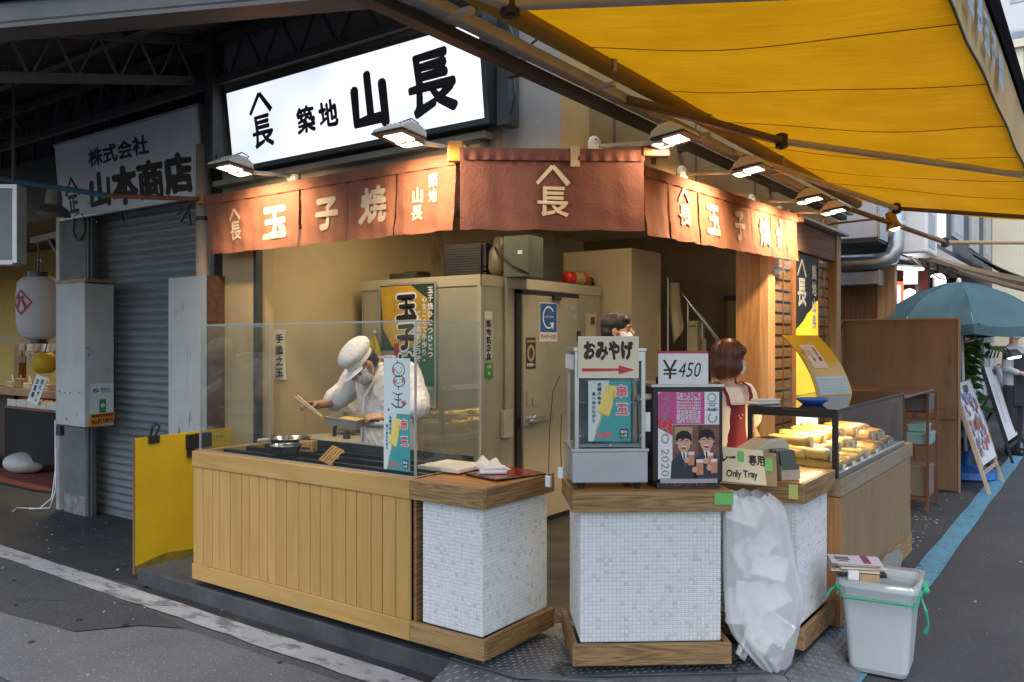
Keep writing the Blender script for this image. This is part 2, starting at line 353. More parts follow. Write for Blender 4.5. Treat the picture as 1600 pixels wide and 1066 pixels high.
APRON = mat('oily concrete apron', (.034, .035, .037), .7, var=.45, vs=1.6, bump=.35, bs=60, spots=(.15, .15, .148), ss=7, st=.60, sst=(.5, 1.6, 1))
CONC = mat('kerb concrete', (.060, .064, .069), .8, var=.4, vs=4, bump=.4, bs=70, spots=(.2, .2, .2), ss=26, st=.68)
LINEW = mat('worn white road paint', (.38, .385, .39), .75, var=.16, vs=5, bump=.5, bs=150, spots=(.17, .175, .18), ss=5, st=.51, sst=(.8, 1.8, 1))
LINEB = mat('blue road paint', (.105, .29, .41), .7, var=.12, vs=4, bump=.35, bs=180, spots=(.07, .10, .12), ss=14, st=.545)
PATCHL = mat('paler asphalt patch', (.135, .14, .145), .9, var=.14, vs=2.2, bump=.7, bs=150, spots=(.27, .272, .275), ss=60, st=.56)
PATCHD = mat('dark asphalt patch', (.058, .06, .064), .9, var=.2, vs=2, bump=.8, bs=150, spots=(.15, .153, .155), ss=62, st=.56)

# ------------------------------------------------------------------ ground
def sheet(name, pts, z, m):
    mb = MB(); mb.add([(p[0], p[1], z) for p in pts], [tuple(range(len(pts)))]); return S(P(name, mb, m))
def ragged(a, b, w0, w1, n, amp, seed=1):
    rnd = random.Random(seed); top, bot = [], []
    for i in range(n + 1):
        t = i / n; x = a[0] + (b[0] - a[0]) * t; y = a[1] + (b[1] - a[1]) * t
        top.append((x, y + w1 + rnd.uniform(-amp, amp))); bot.append((x, y + w0 + rnd.uniform(-amp, amp)))
    return bot + top[::-1]
sheet('ground', ((-150, -150), (150, -150), (150, 150), (-150, 150)), -.012, ROAD)
sheet('road', ((-40, -12), (-.2, -12), (-.2, 2.4), (-2.2, 2.4), (-2.2, 3.1), (-40, 3.1)), -.004, ROAD)
sheet('side_road', ((-3.2, 2.0), (8, 2.0), (8, 60), (-3.2, 60)), -.008, ROADR)
sheet('apron', ragged((-30, 0), (-5.2, 0), 3.02, 4.4, 40, .02, 3), 0, APRON)
sheet('apron_strip', ragged((-5.25, 0), (-2.62, 0), 2.98, 3.07, 14, .012, 4), 0, APRON)
sheet('road_line', ragged((-24, 0), (-2.35, 0), 2.82, 2.985, 120, .009, 5), .004, LINEW)
sheet('road_patch', [(-24, 2.15)] + [(-24 + i * .35, 2.20 + .03 * math.sin(i * 1.7) + .02 * math.sin(i * 4.1)) for i in range(1, 54)] + [(-4.75, 2.35), (-4.55, 2.62), (-4.3, 2.74)] + [(-4.7 - i * .5, 2.79) for i in range(39)], .002, PATCHD)
sheet('road_patch', [(-24, 1.55), (-9, 1.62), (-6, 1.78), (-4.1, 1.82), (-3.3, 1.70), (-2.2, 1.74), (-2.2, 2.5), (-2.6, 2.76), (-4.28, 2.73), (-4.53, 2.60), (-4.73, 2.34), (-6, 2.17), (-24, 2.13)], .0035, PATCHL)
sheet('road_seam', ragged((-6.2, 2.12), (-4.6, 2.98), -.003, .003, 20, .004, 8), .006, RUBBER)
sheet('blue_line', [(-1.13 + .006 * math.sin(i * 2.3), 4.1 + i * .6) for i in range(60)] + [(-.965 + .006 * math.sin(i * 1.9), 4.1 + i * .6) for i in range(59, -1, -1)], 0, LINEB)
sheet('white_line', ((-.99, 3.82), (-.83, 3.82), (-.83, 4.08), (-.99, 4.08)), 0, LINEW)
gv = MB(); rg = random.Random(3)
for i in range(260):
    x, y = rg.uniform(-2.3, -1.22), rg.uniform(6.9, 10.0); r = rg.uniform(.003, .009)
    if rg.random() < .55: x = rg.uniform(-1.75, -1.25); y = rg.uniform(7.0, 8.6)
    gv.cb((x, y, r * .4 - .006), (r * 2, r * 1.6, r), RZ(rg.uniform(0, 180)))
P('gravel', gv, mat('loose grit', (.3, .29, .27), .9, rnd=.0, island=.5), kind='stuff')
cg = MB()
for i in range(14):
    x, y = rg.uniform(-6.5, -3), rg.uniform(1.6, 2.75); r = rg.uniform(.012, .02)
    cg.lathe([(0, .0085), (r, .008), (r * 1.1, .0062)], (x, y, 0), 9)
P('road_spots', cg, RUBBER, kind='stuff')
sp = MB()
for i in range(260):
    x, y = rg.uniform(-8.5, -2.6), rg.uniform(1.5, 4.0); zb = .0045 if y < 2.75 else .006
    if i > 170: x, y, zb = rg.uniform(-.95, .8), rg.uniform(3.2, 11), -.007
    r = rg.uniform(.002, .006) * (1 if i % 9 else 1.8); sp.cb((x, y, zb + r * .3), (r * 2, r * 1.4, r * .8), RZ(rg.uniform(0, 180)))
P('road_grit', sp, mat('pale grit', (.30, .29, .27), .9, island=.7), kind='stuff')
ck = MB(); q_ = Vector((-7.5, 3.35, 0))
for L in ([(-7.6, 3.3), (-6.9, 3.42), (-6.2, 3.36), (-5.6, 3.45)], [(-6.9, 3.42), (-6.7, 3.7), (-6.75, 4.1)], [(-8.9, 3.75), (-8.0, 3.62), (-7.2, 3.78)]):
    pts = [];
    for a, b in zip(L, L[1:]): pts += [(a[0] + (b[0] - a[0]) * k / 8 + rg.uniform(-.012, .012), a[1] + (b[1] - a[1]) * k / 8 + rg.uniform(-.012, .012)) for k in range(8)]
    ck.stroke(pts, .006, 0)
ck.v = [(p[0], p[2], .004) for p in ck.v]; S(P('apron_cracks', ck, mat('crack dust', (.12, .12, .118), .95, var=.3)))

# raised floor of the shop with a chamfered corner
pl = MB(); fl = [(-5.36, 3.065), (-2.2, 3.065), (-1.22, 3.85), (-1.22, 6.72), (-2.45, 6.72), (-2.45, 9.98), (-5.36, 9.98)]
pl.prism(fl, -.1, .1, 'z'); S(P('kerb', pl, CONC, bevel=.008))
sheet('shop_floor', ((-5.3, 3.7), (-2.5, 3.7), (-1.9, 4.75), (-1.9, 6.6), (-2.6, 8.9), (-5.3, 8.9)), .106, mat('dark shop floor', (.035, .032, .03), .6, var=.4, vs=3, bump=.1))  # dark floor whose colour also holds the shadow behind the counters
# diamond plate ramp at the corner: plates with raised lugs
DP = mat('worn tread steel', (.23, .245, .265), .48, .6, var=.3, vs=5, bump=.15, bs=40, spots=(.08, .08, .09), ss=6, st=.56)
ramp = T('tread_plate_ramp', 'grey diamond tread plate ramp wrapping the raised floor corner under the tiled counters', 'ramp', (0, 0, 0))
tops = [Vector(p) for p in ((-2.58, 3.068, .098), (-2.205, 3.068, .098), (-1.215, 3.85, .098), (-1.215, 4.42, .098), (-1.215, 5.0, .098))]
bots = [Vector(p) for p in ((-2.58, 2.80, .004), (-2.11, 2.80, .004), (-.985, 3.70, .004), (-.985, 4.42, .004), (-.985, 5.0, .004))]
lug = MB()
for i in range(4):
    a, b, c, d = bots[i], bots[i + 1], tops[i + 1], tops[i]
    e = (b - a).normalized() * .003; mbp = MB(); q = [a + e, b - e, c - e, d + e]
    mbp.add(q + [p - Vector((0, 0, .012)) for p in q], ((0, 1, 2, 3), (0, 4, 5, 1), (1, 5, 6, 2), (2, 6, 7, 3), (3, 7, 4, 0)))
    P('plate', mbp, DP, ramp)
    n = (b - a).cross(d - a).normalized(); ux = (b - a).normalized(); uy = n.cross(ux); Lx = max((b - a).length, (c - d).length); pit = .031; H = (d - a).dot(uy)
    for r_ in range(int(H / pit)):
        for k in range(int(Lx / pit)):
            t = (r_ + .5) * pit; s_ = (k + .5) * pit; f_ = t / H; lo = (d - a).dot(ux) * f_; hi = (b - a).length + ((c - b).dot(ux)) * f_
            if s_ < lo + .015 or s_ > hi - .015: continue
            p = a + ux * s_ + uy * t; an = R(45 if (r_ + k) % 2 else -45); v1 = (ux * math.cos(an) + uy * math.sin(an)) * .0145; v2 = n.cross(v1).normalized() * .0042
            lug.add([p - v1, p + v2, p + v1, p - v2, p - v1 * .6 + n * .0026, p + v1 * .6 + n * .0026], ((0, 3, 4), (3, 5, 4), (3, 2, 5), (2, 1, 5), (1, 4, 5), (1, 0, 4)))
P('tread_lugs', lug, DP, ramp, kind='stuff')
lug = MB()
fp = T('tread_plate_floor', 'flat diamond tread plate on the raised floor between the two tiled counters', 'floor plate', (0, 0, 0))
P('plate', MB().prism([(-2.6, 3.09), (-2.2, 3.09), (-1.25, 3.86), (-1.25, 4.6), (-2.6, 4.6)], .1005, .105, 'z'), DP, fp)
for i in range(50):
    for k in range(56):
        x, y = -2.58 + i * .026, 3.10 + k * .026
        if y < 3.11 + max(0, (x + 2.2) * .81) or x > -1.28: continue
        a = R(45 if (i + k) % 2 else -45); v1 = Vector((math.cos(a), math.sin(a), 0)) * .0105; v2 = Vector((-v1.y, v1.x, 0)).normalized() * .0036; p = Vector((x, y, .105)); n = Vector((0, 0, 1))
        lug.add([p - v1, p + v2, p + v1, p - v2, p - v1 * .6 + n * .0026, p + v1 * .6 + n * .0026], ((0, 3, 4), (3, 5, 4), (3, 2, 5), (2, 1, 5), (1, 4, 5), (1, 0, 4)))
P('tread_lugs', lug, DP, fp, kind='stuff')
tag(P('flat_bar', MB().box(-.22, -.012, 0, .22, .012, .008), DP), 'short flat steel bar lying on the tread plate before the middle tiled counter', 'metal bar')
bpy.data.objects['flat_bar'].location = (-2.0, 3.19, .109); bpy.data.objects['flat_bar'].rotation_euler = (0, 0, R(30))

# ------------------------------------------------------------------ the corner shop building
BLD = T('corner_shop', 'beige plastered corner shop building with its open front behind the curtains', 'shop building', (-2.54, 3.95, .1))
def BP(name, x0, y0, z0, x1, y1, z1, m, **k):
    l = BLD.location
    return P(name, MB().box(x0 - l.x, y0 - l.y, z0 - l.z, x1 - l.x, y1 - l.y, z1 - l.z), m, BLD, **k)
BP('front_wall', -5.67, 3.95, 2.5, -2.952, 4.15, 4.6, PLASTER2)
def chamf(name, a, b, off, z0, z1, m):
    A, B = Vector((-2.95, 3.95, 0)), Vector((-2.54, 4.32, 0)); d = B - A; n = Vector((d.y, -d.x, 0)).normalized() * off; l = BLD.location; p, q = A + d * a, A + d * b
    k = Vector((-.09, .10, 0)) if off < .001 else Vector((0, 0, 0)); P(name, MB().prism([((v.x - l.x), (v.y - l.y)) for v in (p + n, q + n, q + k, p + k)], z0 - l.z, z1 - l.z, 'z'), m, BLD)
chamf('corner_wall', 0, 1, 0, 2.5, 4.6, PLASTER)
chamf('plaster_strip', .04, .68, .006, 2.62, 4.6, mat('pale worn plaster', (.215, .21, .195), .85, var=.14, vs=3, bump=.2, bs=60, spots=(.25, .24, .21), ss=4, st=.64))
BP('side_wall', -2.74, 4.325, 2.5, -2.54, 7.50, 4.6, PLASTER)
BP('side_wall', -2.74, 7.503, 2.86, -2.54, 10.0, 4.6, PLASTER)
BP('end_pier', -5.67, 3.95, 0, -5.27, 4.13, 2.5, mat('pier plaster', (.42, .31, .16), .8, var=.12, vs=3, bump=.15, spots=(.3, .23, .14), ss=3, st=.62))
BP('black_trim', -5.272, 3.942, .1, -5.235, 4.0, 2.5, DARKMETAL)
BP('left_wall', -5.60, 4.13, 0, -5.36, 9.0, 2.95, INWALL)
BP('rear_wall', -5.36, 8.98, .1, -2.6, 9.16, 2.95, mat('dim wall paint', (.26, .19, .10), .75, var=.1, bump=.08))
BP('ceiling', -5.36, 4.15, 2.9, -2.74, 8.98, 3.0, INWALL)
for v in (4.62, 5.9, 7.2):
    BP('wall_joint', -2.541, v, 2.7, -2.534, v + .022, 3.5, mat('dark joint sealant', (.09, .075, .05), .9))  # dark sealant line along each wall joint
BP('wall_conduit', -2.9, 3.90, 2.735, -5.2, 3.94, 2.775, mat('green conduit', (.06, .22, .07), .5, var=.2))
BP('wall_ledge', -5.67, 3.86, 2.855, -2.98, 3.948, 2.895, PLASTER2)
# tall brown timber post and the sliding doors at the far end of the side wall
BP('timber_post', -2.82, 7.50, .1, -2.60, 7.74, 2.5, WCEDAR)
BP('timber_post', -2.598, 7.505, .1, -2.52, 7.70, 2.86, wood('cedar upright lit edge', (.50, .25, .09), (.66, .38, .17), 'z', 8, .5, .05, .06))  # paler cedar carries the light caught on the street-facing edge
BP('door_header', -2.72, 7.745, 2.56, -2.52, 9.92, 2.855, wood('weathered header', (.17, .10, .075), (.30, .19, .14), 'y', 7, .7, .05, .2))
BP('header_flashing', -2.74, 7.745, 2.862, -2.42, 10.05, 2.885, ALU)
BP('door_jamb', -2.72, 9.80, .1, -2.50, 9.98, 2.86, wood('jamb wood', (.40, .25, .12), (.55, .38, .21), 'z', 9, .5, .05, .08))
GL = thin_glass('shop glass', (.95, .97, .96), 1.2)
def lattice(y0, y1, name):
    d = T(name, {'lattice_door': 'louvred wooden door panel with close slats beside the timber post', 'lattice_window': 'narrow louvred wooden panel at the end of the side wall behind the partition'}[name], 'louvred door', (-2.60, y0, .12), 90)
    w = y1 - y0; m = WCEDARY
    fr = wood('door stile cedar', (.34, .14, .045), (.48, .22, .08), 'z', 9, .45, .05, .06)
    for a in (0, w - .05): P('stile', MB().box(a, -.03, 0, a + .05, .02, 2.43), fr, d, bevel=.003)
    P('centre_bar', MB().box(w / 2 - .006, -.035, 0, w / 2 + .006, -.028, 2.43), fr, d)
    z = .3; me = None
    while z < 2.36:
        if me is None: o = P('slat', MB().box(.05, -.022, 0, w - .05, -.006, .082), m, d, bevel=.002); me = o.data; o.location.z = z
        else: q = o.copy(); COL.objects.link(q); q.location.z = z
        z += .108
    P('back_panel', MB().box(.05, .0, 0, w - .05, .012, 2.43), mat('dark lattice back', (.06, .04, .035), .6), d)
    P('pane', MB().box(.05, -.04, .02, w - .05, -.0385, 2.41), GL, d)
lattice(7.78, 8.42, 'lattice_door'); lattice(9.27, 9.80, 'lattice_window')
pp = T('door_poster', 'tall backlit poster panel, black top with white emblem over yellow omelette and white foot', 'poster', (-2.56, 8.45, .14), 90)
P('backing', MB().box(0, 0, 0, .80, .02, 2.42), emit('lit white poster paper', (.85, .85, .8), .8), pp)
P('picture', MB().poly([(0, .92), (.8, .92), (.8, 1.95), (.66, 1.92), (.55, 1.84), (.42, 1.80), (.28, 1.72), (.12, 1.66), (0, 1.62)], -.001), emit('lit omelette print', (.85, .62, .04), .6, (.75, .48, .02)), pp)
P('picture', MB().poly([(0, 1.62), (.12, 1.66), (.28, 1.72), (.42, 1.80), (.55, 1.84), (.66, 1.92), (.8, 1.95), (.8, 2.42), (0, 2.42)], -.001), ink('night black', (.03, .035, .045)), pp)
P('picture', MB().poly([(.42, .30), (.55, .28), (.62, .55), (.45, .58)], -.002), ink('dish grey', (.2, .25, .18)), pp)
P('emblem', MB().emblem(.22, 2.1, .5, -.002), ink('white', (.8, .8, .78)), pp)
P('lettering', MB().vtext('築地山長', .66, 2.25, .16, -.002, .045), ink('white', (.8, .8, .78)), pp)
P('edge_trim', MB().box(-.03, -.01, 0, 0, .03, 2.42).box(.8, -.01, 0, .82, .03, 2.42), wood('door stile cedar', (0, 0, 0), (1, 1, 1)), pp)
# vertical pipe and gutter post at the left end of the front
t = T('drain_pipe', 'rust-specked beige drain pipe running up beside the closed shutter', 'pipe', (-5.80, 3.86, 0))
P('pipe', MB().tube([(0, 0, .02), (0, 0, 3.2)], .052, 16), PIPEM, t, smooth=True)
for z in (.6, 1.7, 2.6): P('pipe_clamp', MB().tube([(0, 0, z), (0, 0, z + .03)], .058, 16).box(-.01, .05, z, .01, .1, z + .03), DARKMETAL, t)
t = T('roof_post', 'slim dark steel post rising beside the lit sign to the arcade trusses', 'post', (-5.41, 3.70, 2.98))
P('post', MB().box(-.05, -.05, 0, .05, .05, 1.5), DARKMETAL, t); P('bracket', MB().box(-.06, -.02, 0, .06, .24, .05), DARKMETAL, t)

# ------------------------------------------------------------------ left part: pillar, shutter, next building
t = T('pillar', 'grey painted pillar between the open stall and the closed shutter', 'pillar', (-8.0, 4.1, 0))
P('column', MB().box(-.21, -.15, 0, .21, -.10, 3.0), mat('pillar paint', (.14, .15, .155), .7, var=.25, vs=4, bump=.2, spots=(.28, .28, .27), ss=5, st=.66), t, bevel=.006)
P('side_strip', MB().box(-.37, -.15, 0, -.30, .0, 3.0), mat('chipped white strip', (.45, .45, .44), .6, var=.15, spots=(.15, .13, .1), ss=9, st=.63), t)
P('guide_rail', MB().box(.212, -.145, 0, .245, -.09, 3.0).box(.25, -.13, 0, .285, -.09, 3.0), mat('rail grey', (.10, .105, .11), .5, .3, var=.2), t)
P('base_stain', MB().box(-.2, -.153, 0, .2, -.151, .18), mat('lime stain', (.22, .22, .22), .9, var=.5, vs=12), t)
t = T('roller_shutter', 'closed grey roller shutter beneath the old white sign board', 'shutter', (-8.08, 4.15, 0))
SH = mat('shutter grey', (.205, .23, .255), .5, .15, var=.12, vs=2, bump=.05, spots=(.15, .17, .185), ss=3.2, st=.6, rnd=.03, sst=(.6, 1, 4))
pr = [(0, 0), (-.004, .006), (-.016, .018), (-.02, .034), (-.016, .05), (-.004, .062), (0, .068)]
o = None
for i in range(43):
    if o is None: o = P('slat', MB().prism([(p[0], p[1]) for p in pr] + [(.006, .068), (.006, 0)], 0, 2.02, 'x'), SH, t, smooth=False); o.location.z = .06; q = o
    else: q = o.copy(); COL.objects.link(q); q.location.z = .06 + i * .0705
P('bottom_bar', MB().box(0, -.02, 0, 2.02, .02, .06), SH, t)
P('side_guide', MB().box(2.025, -.05, 0, 2.08, .04, 3.1), mat('rail grey', (.1, .1, .1)), t)
P('shutter_box', MB().box(-.1, -.1, 3.12, 2.2, .2, 3.5), DARKMETAL, t)
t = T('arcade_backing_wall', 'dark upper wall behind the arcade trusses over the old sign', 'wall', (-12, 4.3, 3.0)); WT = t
P('wall_face', MB().box(-3, 0, 0, 6.6, .2, 2.0), mat('dark backing wall', (.03, .03, .031), .9, var=.3, bump=.2), t)  # backing wall with a near-black base colour
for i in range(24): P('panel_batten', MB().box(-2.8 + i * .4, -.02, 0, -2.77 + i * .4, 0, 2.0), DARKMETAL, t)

# arcade roof with trusses
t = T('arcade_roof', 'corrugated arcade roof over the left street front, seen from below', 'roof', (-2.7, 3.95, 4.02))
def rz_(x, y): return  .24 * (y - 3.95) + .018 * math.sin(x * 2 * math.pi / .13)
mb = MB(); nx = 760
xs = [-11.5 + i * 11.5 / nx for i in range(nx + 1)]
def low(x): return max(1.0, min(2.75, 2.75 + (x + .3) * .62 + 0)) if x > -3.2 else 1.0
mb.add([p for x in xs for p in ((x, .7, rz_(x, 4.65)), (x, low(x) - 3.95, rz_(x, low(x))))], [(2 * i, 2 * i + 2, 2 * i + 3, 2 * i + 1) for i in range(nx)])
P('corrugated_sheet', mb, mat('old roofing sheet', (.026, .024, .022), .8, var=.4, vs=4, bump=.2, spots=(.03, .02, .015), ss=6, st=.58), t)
TR = mat('truss steel', (.05, .05, .05), .6, .3, var=.3, vs=8, bump=.1, spots=(.05, .035, .025), ss=12, st=.62)
def truss(name, a, b, hgt, n, label, w=.05):
    t = T(name, label, 'roof truss', a); d = Vector(b) - Vector(a); u = Vector((0, 0, hgt))
    P('bottom_chord', MB().bar((0, 0, 0), d, w, w * 1.2), TR, t); P('top_chord', MB().bar(u, d + u, w, w * 1.2), TR, t)
    for i in range(n):
        p, q, r = d * (i / n), d * ((i + .5) / n) + u, d * ((i + 1) / n)
        P('web_bar', MB().bar(p, q, .016), TR, t); P('web_bar', MB().bar(q, r, .016), TR, t)
truss('wall_truss', (-13, 3.70, 3.58), (-2.9, 3.70, 3.58), .31, 26, 'long lattice truss running along the wall above both signs')
truss('cross_truss', (-5.55, 3.62, 3.60), (-5.55, 1.3, 3.045), .30, 8, 'lattice truss sloping down over the street from the post by the lit sign')
truss('cross_truss', (-8.3, 3.62, 3.60), (-8.3, 1.2, 3.02), .30, 8, 'lattice truss sloping down over the street near the stall lantern')
truss('cross_truss', (-11.2, 3.62, 3.60), (-11.2, 1.2, 3.02), .30, 8, 'farthest lattice truss over the street at the far left')
for k, (y, z, l) in enumerate(((3.1, 3.80, 'upper'), (2.4, 3.63, 'middle'))):
    tag(P('purlin', MB().bar((-13, 0, 0), (-2.9, 0, 0), .06, .08), TR), 'dark %s purlin beam carrying the corrugated arcade roof' % l, 'roof beam').location = (0, y, z)
t = T('eave_beam', 'large grey steel eave beam crossing the top left of the view', 'roof beam', (0, 0, 0))
a, b = at(-260, 77, D=4.0), at(640, -4, D=3.95)
bm_ = mat('eave paint', (.07, .073, .076), .5, .2, var=.2, vs=5, bump=.1, spots=(.09, .08, .07), ss=18, st=.66)
P('beam', MB().bar(a + Vector((0, 0, .075)), b + Vector((0, 0, .075)), .12, .12), bm_, t, bevel=.02); P('beam_flange', MB().bar(a + Vector((0, 0, .005)), b + Vector((0, 0, .005)), .16, .02), bm_, t)
P('gutter_lip', MB().bar(a + Vector((0, 0, .15)), b + Vector((0, 0, .15)), .18, .025), bm_, t)
# ------------------------------------------------------------------ lit sign, old sign
K = ink('sign black', (.012, .008, .012))
s0, s1 = at(365, 256, Y=3.80), at(757, 187, Y=3.80); SW = (s1 - s0).length; SH_ = .545
t = T('lit_shop_sign', 'large white backlit shop sign with black brush characters above the left curtain', 'shop sign', (s0.x, 3.80, 2.95)); t.rotation_euler = (R(6.5), 0, 0)
P('sign_face', MB().box(0, 0, 0, SW, .012, SH_), emit('sign light', (.93, .955, 1.0), .57, (.66, .75, .95)), t)
P('frame', MB().box(-.03, .013, -.035, SW + .035, .15, SH_ + .03).box(-.03, -.004, -.035, SW + .035, .0125, -.001).box(-.03, -.004, SH_ + .001, SW + .035, .0125, SH_ + .03).box(-.03, -.004, -.001, -.001, .0125, SH_ + .001).box(SW + .001, -.004, -.001, SW + .035, .0125, SH_ + .001), mat('sign frame', (.05, .06, .065), .4, .4, var=.1), t)
def sl(px, py):
    p = at(px, py, Y=3.775); return p.x - s0.x, (p.z - 2.95)
x, z = sl(410, 190); P('emblem', MB().emblem(x, z, .40, -.001, .05, bold=.032), K, t)
for ch, px, py, h in (('築', 478, 187, .185), ('地', 513, 178, .185), ('山', 578, 157, .36), ('長', 674, 130, .40)):
    x, z = sl(px, py); P('lettering', MB().text(ch, x, z, h, -.001, .040 if h < .3 else (.040 if ch == '長' else .055)), K, t)
t = T('sign_bracket', 'dark recess box and wiring at the right end of the lit sign', 'bracket', (-2.93, 3.86, 2.9))
P('end_box', MB().box(.06, -.03, .0, .14, .08, .62), mat('sign frame', (.05, .06, .065)), t)
P('wire', MB().tube([(.15, -.03, .55), (.2, -.04, .45), (.17, -.03, .3), (.19, -.03, .15), (.16, -.03, .05)], .008, 6), BLACK, t); P('wire', MB().tube([(.2, -.04, .45), (.27, -.04, .40), (.34, -.03, .44)], .008, 6), BLACK, t)
o0, o1 = at(95, 345, Y=3.92), at(318, 305, Y=3.92); OW = o1.x - o0.x
t = T('old_shop_sign', 'unlit weathered white sign board with black brush writing above the shutter', 'shop sign', (o0.x, 3.92, 2.83)); t.rotation_euler = (R(5), 0, 0)
P('board', MB().box(0, 0, 0, OW, .05, .69), mat('weathered sign white', (.62, .68, .78), .6, var=.10, vs=2, spots=(.46, .51, .58), ss=3, st=.62, bump=.05), t)
P('frame_edge', MB().box(-.02, -.006, -.02, OW + .02, .06, -.001).box(-.02, -.006, .691, OW + .02, .06, .71).box(OW + .001, -.006, -.001, OW + .03, .06, .691), ALU, t)
P('lettering', MB().text('株式会社', OW * .475, .50, .17, -.001, .035, fit=1.0), K, t)
P('lettering', MB().text('山本商店', OW * .60, .20, .33, -.001, .060, fit=1.64), K, t)
P('emblem', MB().stroke([(.14, .20), (.26, .36), (.40, .20)], .045, -.001).text('正', .27, .12, .19, -.002, .05), K, t)

# ------------------------------------------------------------------ noren curtains
NC = mat('terracotta curtain cloth', (.36, .138, .078), .85, var=.12, vs=5, bump=.5, bs=45, trans=.25)
NC2 = mat('brown curtain cloth', (.165, .058, .040), .85, var=.12, vs=5, bump=.4, bs=50, trans=.15)
NW = mat('print curtain cream', (.62, .48, .34), .8, var=.08, bump=.3, bs=45)
RODW = wood('curtain rod wood', (.30, .13, .03), (.46, .22, .05), 'x', 9, .45, .05, .06)
def noren(label, loc, rz, Wd, H, panels, cloth, rodends=(0, 0), amp=.012, ztilt=0, off=.005):
    """panels: (x0, x1, lean, list of print jobs)"""
    t = T('noren_curtain', label, 'curtain', loc, rz)
    for i, (x0, x1, lean, jobs) in enumerate(panels):
        ph = random.uniform(0, 6)
        def warp(p, x0=x0, ph=ph, lean=lean):
            x, y, z = p; d = -z / H; f = amp * (math.sin(x * 21 + ph) * .6 + math.sin(x * 47 + ph * 2 + z * 6) * .3) * min(1, d * 2 + .15) + amp * .3 * math.sin(z * 40 + x * 13) * d
            return (x + lean * d, y + f - .03 * d * d, z + ztilt * x - .008 * abs(math.sin(x * 9 + ph)) * d)
        n = max(10, int((x1 - x0) / .014))
        pb = MB().grid(lambda u, v: warp((x0 + .003 + (x1 - x0 - .006) * u, 0, -H * v)), n, 34)
        pan = P('cloth_panel', pb, cloth, t, smooth=True)
        for j in jobs:
            m = MB()
            if j[0] == 'E': m.emblem(j[1], j[2], j[3], -off, .045, warp=warp, bold=.022)
            elif j[0] == 'T': m.text(j[1], j[2], j[3], j[4], -off, j[5], warp=warp)
            else: m.vtext(j[1], j[2], j[3], j[4], -off, j[5], warp=warp)
            P('emblem' if j[0] == 'E' else 'lettering', m, NW, pan)
    P('sleeve', MB().grid(lambda u, v: (Wd * u, -.014 - .006 * math.sin(u * 90) * v, .02 - .07 * v + ztilt * Wd * u), 120, 3), cloth, t, smooth=True)
    P('rod', MB().tube([(-rodends[0], .005, .0), (Wd + rodends[1], .005, ztilt * Wd)], .017, 12), RODW, t, smooth=True)
    return t
LW = 2.54
noren('left terracotta noren curtain of five leaves along the grill counter, under the lit sign', (-5.69, 3.80, 2.752), 0, LW, .437,
      [(0, .56, .10, [('E', .36, -.235, .25)]), (.56, 1.12, .02, [('T', '玉', .86, -.25, .25, .055)]), (1.13, 1.60, .03, [('T', '子', 1.40, -.24, .23, .055)]), (1.60, 2.05, 0, [('T', '焼', 1.86, -.22, .24, .04)]),
       (2.05, LW, 0, [('V', '築地', 2.36, -.12, .085, .045), ('V', '山長', 2.24, -.20, .095, .05)])], NC, (.06, .02))
noren('middle brown noren curtain with cream emblem, cut across the shop corner', (-3.06, 3.72, 2.755), 38.5, 1.085, .455, [(0, 1.085, 0, [('E', .545, -.235, .31)])], NC2, (.0, .10), .006)
noren('right terracotta noren curtain of leaves along the side street, brightly lit', (-2.40, 4.76, 2.75), 90, 3.2, .42,
      [(0, .36, 0, []), (.36, .86, 0, [('E', .60, -.19, .27)]), (.87, 1.42, 0, [('T', '玉', 1.12, -.22, .24, .055)]), (1.42, 1.95, 0, [('T', '子', 1.66, -.22, .24, .055)]), (1.95, 2.45, 0, [('T', '焼', 2.26, -.22, .24, .04)]),
       (2.46, 2.84, 0, [('V', '築地', 2.70, -.11, .08, .045), ('V', '山長', 2.60, -.19, .09, .05)]), (2.84, 3.2, 0, [])], NC, (.02, .14), .009, ztilt=.026, off=.011)
OCH = wood('ochre bracket wood', (.36, .18, .02), (.50, .27, .04), 'y', 9, .45, .05, .06)
for nm, lab, loc, rz, sz in (('rod_bracket', 'ochre wooden bracket holding the far left end of the left curtain rod', (-5.72, 3.80, 2.752), 0, (.09, .05, .07)), ('rod_bracket', 'ochre wooden bracket between the left and the middle curtain', (-3.10, 3.73, 2.76), 38, (.09, .05, .12)),
                             ('rod_bracket', 'dark wooden bracket between the middle and the right curtain', (-2.16, 4.44, 2.77), 38, (.16, .06, .07)), ('rod_bracket', 'brown wooden bracket at the far right end of the right curtain rod', (-2.40, 8.05, 2.83), 90, (.14, .05, .07))):
    t = T(nm, lab, 'bracket', loc, rz)
    P('cheek', MB().cb((0, 0, 0), sz), OCH if 'ochre' in lab else WDARK, t, bevel=.008); P('stay', MB().bar((0, .03, 0), (.05, .3, .0), .03), OCH if 'ochre' in lab else WDARK, t)
t = T('paper_tag', 'small folded cream paper strip over the top of the middle curtain', 'paper', (-2.53, 4.135, 2.70), 38.5)
P('strip', MB().box(-.025, -.012, -.03, .03, -.010, .09), mat('tape cream', (.5, .38, .25)), t)

